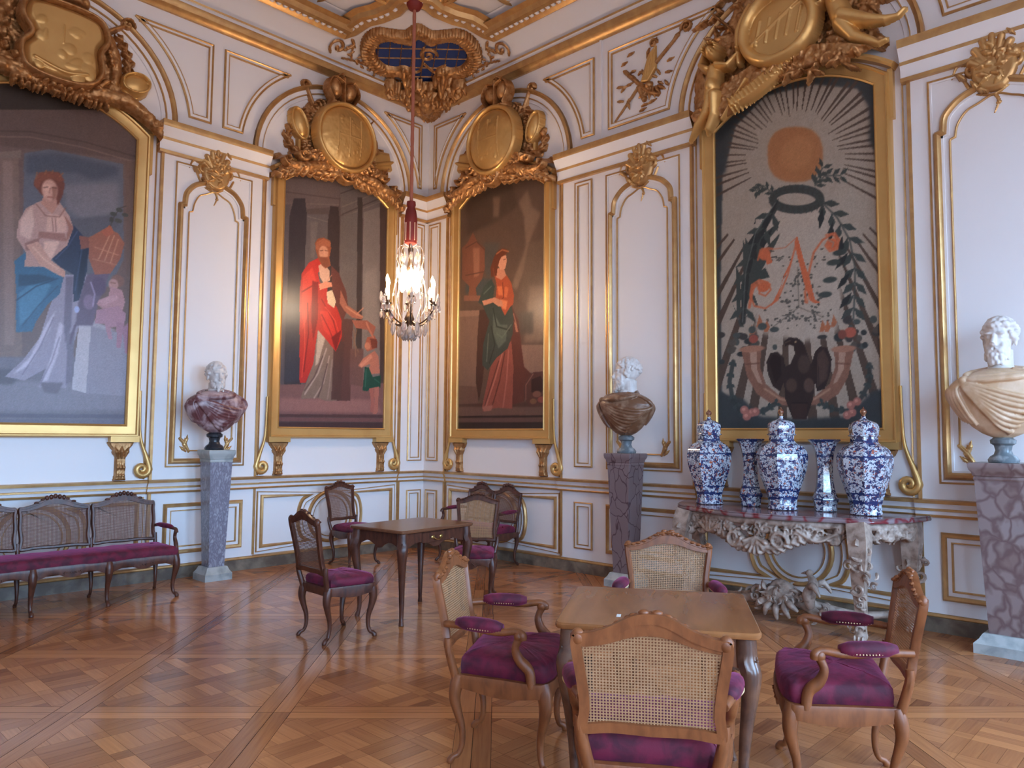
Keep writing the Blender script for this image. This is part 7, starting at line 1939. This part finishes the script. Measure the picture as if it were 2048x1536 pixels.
def jar(y, x, seed, H, label, rz):
    k = H/.88; root = thing('porcelain_jar', label, 'jar', (x, y, HC+.003), rz, 'lidded blue and white jars on the console'); I = imari('imari_glaze_%d' % seed, seed)
    octo(jw([(.0, 0, 0), (.088, .0, .3), (.09, .03, .3), (.088, .06, 1), (.096, .12, 1), (.125, .24, 1), (.15, .35, 1), (.16, .44, 1), (.153, .5, 1), (.125, .55, 1), (.088, .58, 1), (.078, .6, .8), (.078, .64, .6), (.07, .645, .4)])).xf(Matrix.Scale(k, 4)).build('body', I, root, 25)
    lid = octo(jw([(.07, .64, .4), (.088, .642, .5), (.09, .652, .6), (.082, .66, .8), (.086, .7, 1), (.082, .74, 1), (.06, .765, 1), (.03, .78, .6), (.014, .795, .3), (.014, .81, 0)])).xf(Matrix.Scale(k, 4)).build('lid', I, root, 25)
    MB().lathe([(.008*k, .805*k), (.016*k, .812*k), (.013*k, .822*k), (.024*k, .836*k), (.027*k, .85*k), (.02*k, .865*k), (.008*k, .875*k), (.003*k, .89*k)], 16).build('knob', KNOB, lid, 60)
def beaker(y, x, seed, label):
    root = thing('porcelain_beaker_vase', label, 'vase', (x, y, HC+.003), .2, 'trumpet vases on the console'); I = imari('imari_glaze_%d' % seed, seed)
    octo(bw([(.0, .0, 0), (.07, 0, 1), (.075, .05, 1), (.088, .1, 1), (.075, .14, 1), (.062, .2, 1), (.054, .3, 1), (.055, .4, 1), (.065, .5, 1), (.085, .57, 1), (.108, .6, 1), (.108, .606, 1), (.1, .606, 1), (.07, .55, 1), (.05, .45, 1), (.02, .3, 1), (.002, .3, 1)], 4)).build('body', I, root, 25)
jar(-4.73, -.44, 1, .88, 'lidded blue and white jar, leftmost of the three on the console', .1)
beaker(-5.1, -.36, 2, 'blue and white trumpet vase between the leftmost and middle jars')
jar(-5.45, -.47, 3, .88, 'lidded blue and white jar, middle of the three on the console', .25)
beaker(-5.77, -.34, 4, 'blue and white trumpet vase between the middle and rightmost jars')
jar(-6.12, -.40, 5, .87, 'lidded blue and white jar, rightmost of the three on the console', .3)
# ------------------------------------------------------------------ chandelier
CX, CY = -1.45, -1.45
root = thing('crystal_chandelier', 'crystal chandelier with lit candle bulbs hanging on a red cord', 'chandelier', (CX, CY, 0)); IRON = mat('dark_bronze', lin(96, 76, 60), .35, .7)
CRY = mat('cut_crystal', lin(236, 226, 220), .06, spec=.9, trans=.72); CRY.node_tree.nodes['Principled BSDF'].inputs['IOR'].default_value = 1.5
REDS = mat('red_silk', lin(122, 34, 28), .6); CORD = mat('rose_cord', lin(176, 106, 84), .7, bump=(120, .6, .004)); CANDL = mat('candle_tube', lin(238, 222, 206), .5, emit=((1, .75, .55, 1), .35)); BULB = mat('bulb_glow', (1, 1, 1, 1), .5, emit=((1, .74, .48, 1), 42))
mb = MB(); mb.tube([(0, 0, z) for z in np.linspace(4.3, 6.7, 30)], [.019+.003*(i % 2) for i in range(30)], 10); mb.build('cord', CORD, root, 60)
mb = MB(); mb.lathe([(.02, 4.3), (.05, 4.29), (.055, 4.25), (.045, 4.22), (.06, 4.18), (.07, 4.12), (.075, 4.06), (.072, 4.03)], 20); mb.lathe([(.07, 4.04), (.072, 3.8), (.066, 3.79), (.03, 3.79)], 20); mb.build('tassel', REDS, root, 50)
mb = MB()
for i in range(8): a = i*PI/4; mb.tube([(.073*math.cos(a), .073*math.sin(a), 4.03), (.074*math.cos(a), .074*math.sin(a), 3.82)], .007, 6)
mb.build('tassel_braid', mat('pale_braid', lin(214, 176, 150), .7), root, 0)
mb = MB(); mb.lathe([(.0, 6.62), (.07, 6.64), (.1, 6.7), (.1, 6.745), (0, 6.745)], 20); mb.build('ceiling_rose', REDS, root, 50)
mb = MB(); mb.lathe([(.012, 3.8), (.03, 3.72), (.018, 3.62), (.04, 3.5), (.02, 3.4), (.03, 3.2), (.016, 3.0), (.045, 2.94), (.06, 2.9), (.04, 2.86), (.02, 2.8), (.03, 2.76), (.005, 2.72)], 16); mb.build('stem', IRON, root, 50)
drop = MB(); drop.lathe([(.001, 0), (.011, -.014), (.017, -.045), (.012, -.066), (.001, -.085)], 6, caps=False); DR = drop.build('crystal_drop', CRY, root, 0); DM = DR.data; first = [DR]; rnd = random.Random(77); cnt = [0]
def put_drop(x, y, z, s=1.0, sz=1.0):
    cnt[0] += 1
    if cnt[0] > 96: return
    o = first.pop() if first else DR.copy()
    if o.name not in C.objects: C.objects.link(o)
    o.parent = root; o.location = (x, y, z); o.scale = (s, s, s*sz); o.rotation_euler = (0, 0, rnd.uniform(0, 3))
for i in range(8):
    a = 2*PI*i/8+.18; R0 = .36 if i % 2 == 0 else .26; z1 = 3.03 if i % 2 == 0 else 3.12; c_, s_ = math.cos(a), math.sin(a); P = lambda r, z: (r*c_, r*s_, z)
    mb = MB(); mb.tube([P(r, z) for r, z in crom([(.03, 2.88), (.12, 2.83), (.22*R0/.36+.04, 2.88), (R0, z1-.05), (R0, z1)], 5)], [.012, .01, .008, .008], 6); mb.lathe([(.01, z1-.02), (.036, z1), (.04, z1+.008), (.016, z1+.012), (.018, z1+.04)], 12, c=(R0*c_, R0*s_, 0))
    arm = mb.build('arm', IRON, root, 50)
    mb = MB(); mb.lathe([(.014, z1+.02), (.014, z1+.2), (.01, z1+.205)], 10, c=(R0*c_, R0*s_, 0)); mb.build('candle', CANDL, arm, 50)
    mb = MB(); mb.lathe([(.006, z1+.2), (.017, z1+.22), (.02, z1+.24), (.012, z1+.27), (.002, z1+.3)], 12, c=(R0*c_, R0*s_, 0)); mb.build('bulb', BULB, arm, 60)
    L = bpy.data.lights.new('bulb_light', 'POINT'); L.energy = 5; L.color = (1, .68, .42); L.shadow_soft_size = .03; o = bpy.data.objects.new('bulb_light', L); C.objects.link(o); o.location = (CX+R0*c_, CY+R0*s_, z1+.25)
    for q in (-.5, 0, .5): put_drop((R0+.045)*math.cos(a+q*.25), (R0+.045)*math.sin(a+q*.25), z1+.0, 1.1)
    put_drop((R0-.06)*c_, (R0-.06)*s_, z1-.06, 1.5); put_drop((R0+.07)*c_, (R0+.07)*s_, z1+.1, 1.3, 1.3); put_drop(.2*math.cos(a+.4), .2*math.sin(a+.4), 2.86, 1.8); put_drop(.12*math.cos(a), .12*math.sin(a), 2.82, 1.7); put_drop(.15*math.cos(a+.3), .15*math.sin(a+.3), 3.5, 1.3); put_drop(.1*math.cos(a), .1*math.sin(a), 3.68, 1.3)
    mb = MB(); mb.tube([P(r, z) for r, z in crom([(.02, 3.74), (.12, 3.76), (.16, 3.62), (.13, 3.5), (.17, 3.3), (.2, 3.1), (.12, 2.9)], 4)], .005, 6)
    for r, z in [(.155, 3.64), (.135, 3.5), (.16, 3.34), (.19, 3.18)]: mb.ell(P(r, z), (.014, .014, .024), 6, 4)
    mb.build('crystal_strand', CRY, root, 0)
GLOW = mat('inner_glow', (1, 1, 1, 1), .5, emit=((1, .78, .52, 1), 26))
for i in range(7):
    a = i*2*PI/6; r_ = .095 if i < 6 else 0; mb = MB(); mb.lathe([(.01, 3.22), (.034, 3.27), (.044, 3.34), (.036, 3.41), (.012, 3.47), (.002, 3.49)], 14, c=(r_*math.cos(a), r_*math.sin(a), .04 if i == 6 else 0)); mb.build('inner_bulb', GLOW, root, 80)
L = bpy.data.lights.new('bulb_light', 'POINT'); L.energy = 8; L.color = (1, .68, .42); L.shadow_soft_size = .1; o = bpy.data.objects.new('bulb_light', L); C.objects.link(o); o.location = (CX, CY, 3.55)
for i in range(12): a = i/12*2*PI; put_drop(.07*math.cos(a), .07*math.sin(a), 2.78-.0*(i % 2), 1.6)
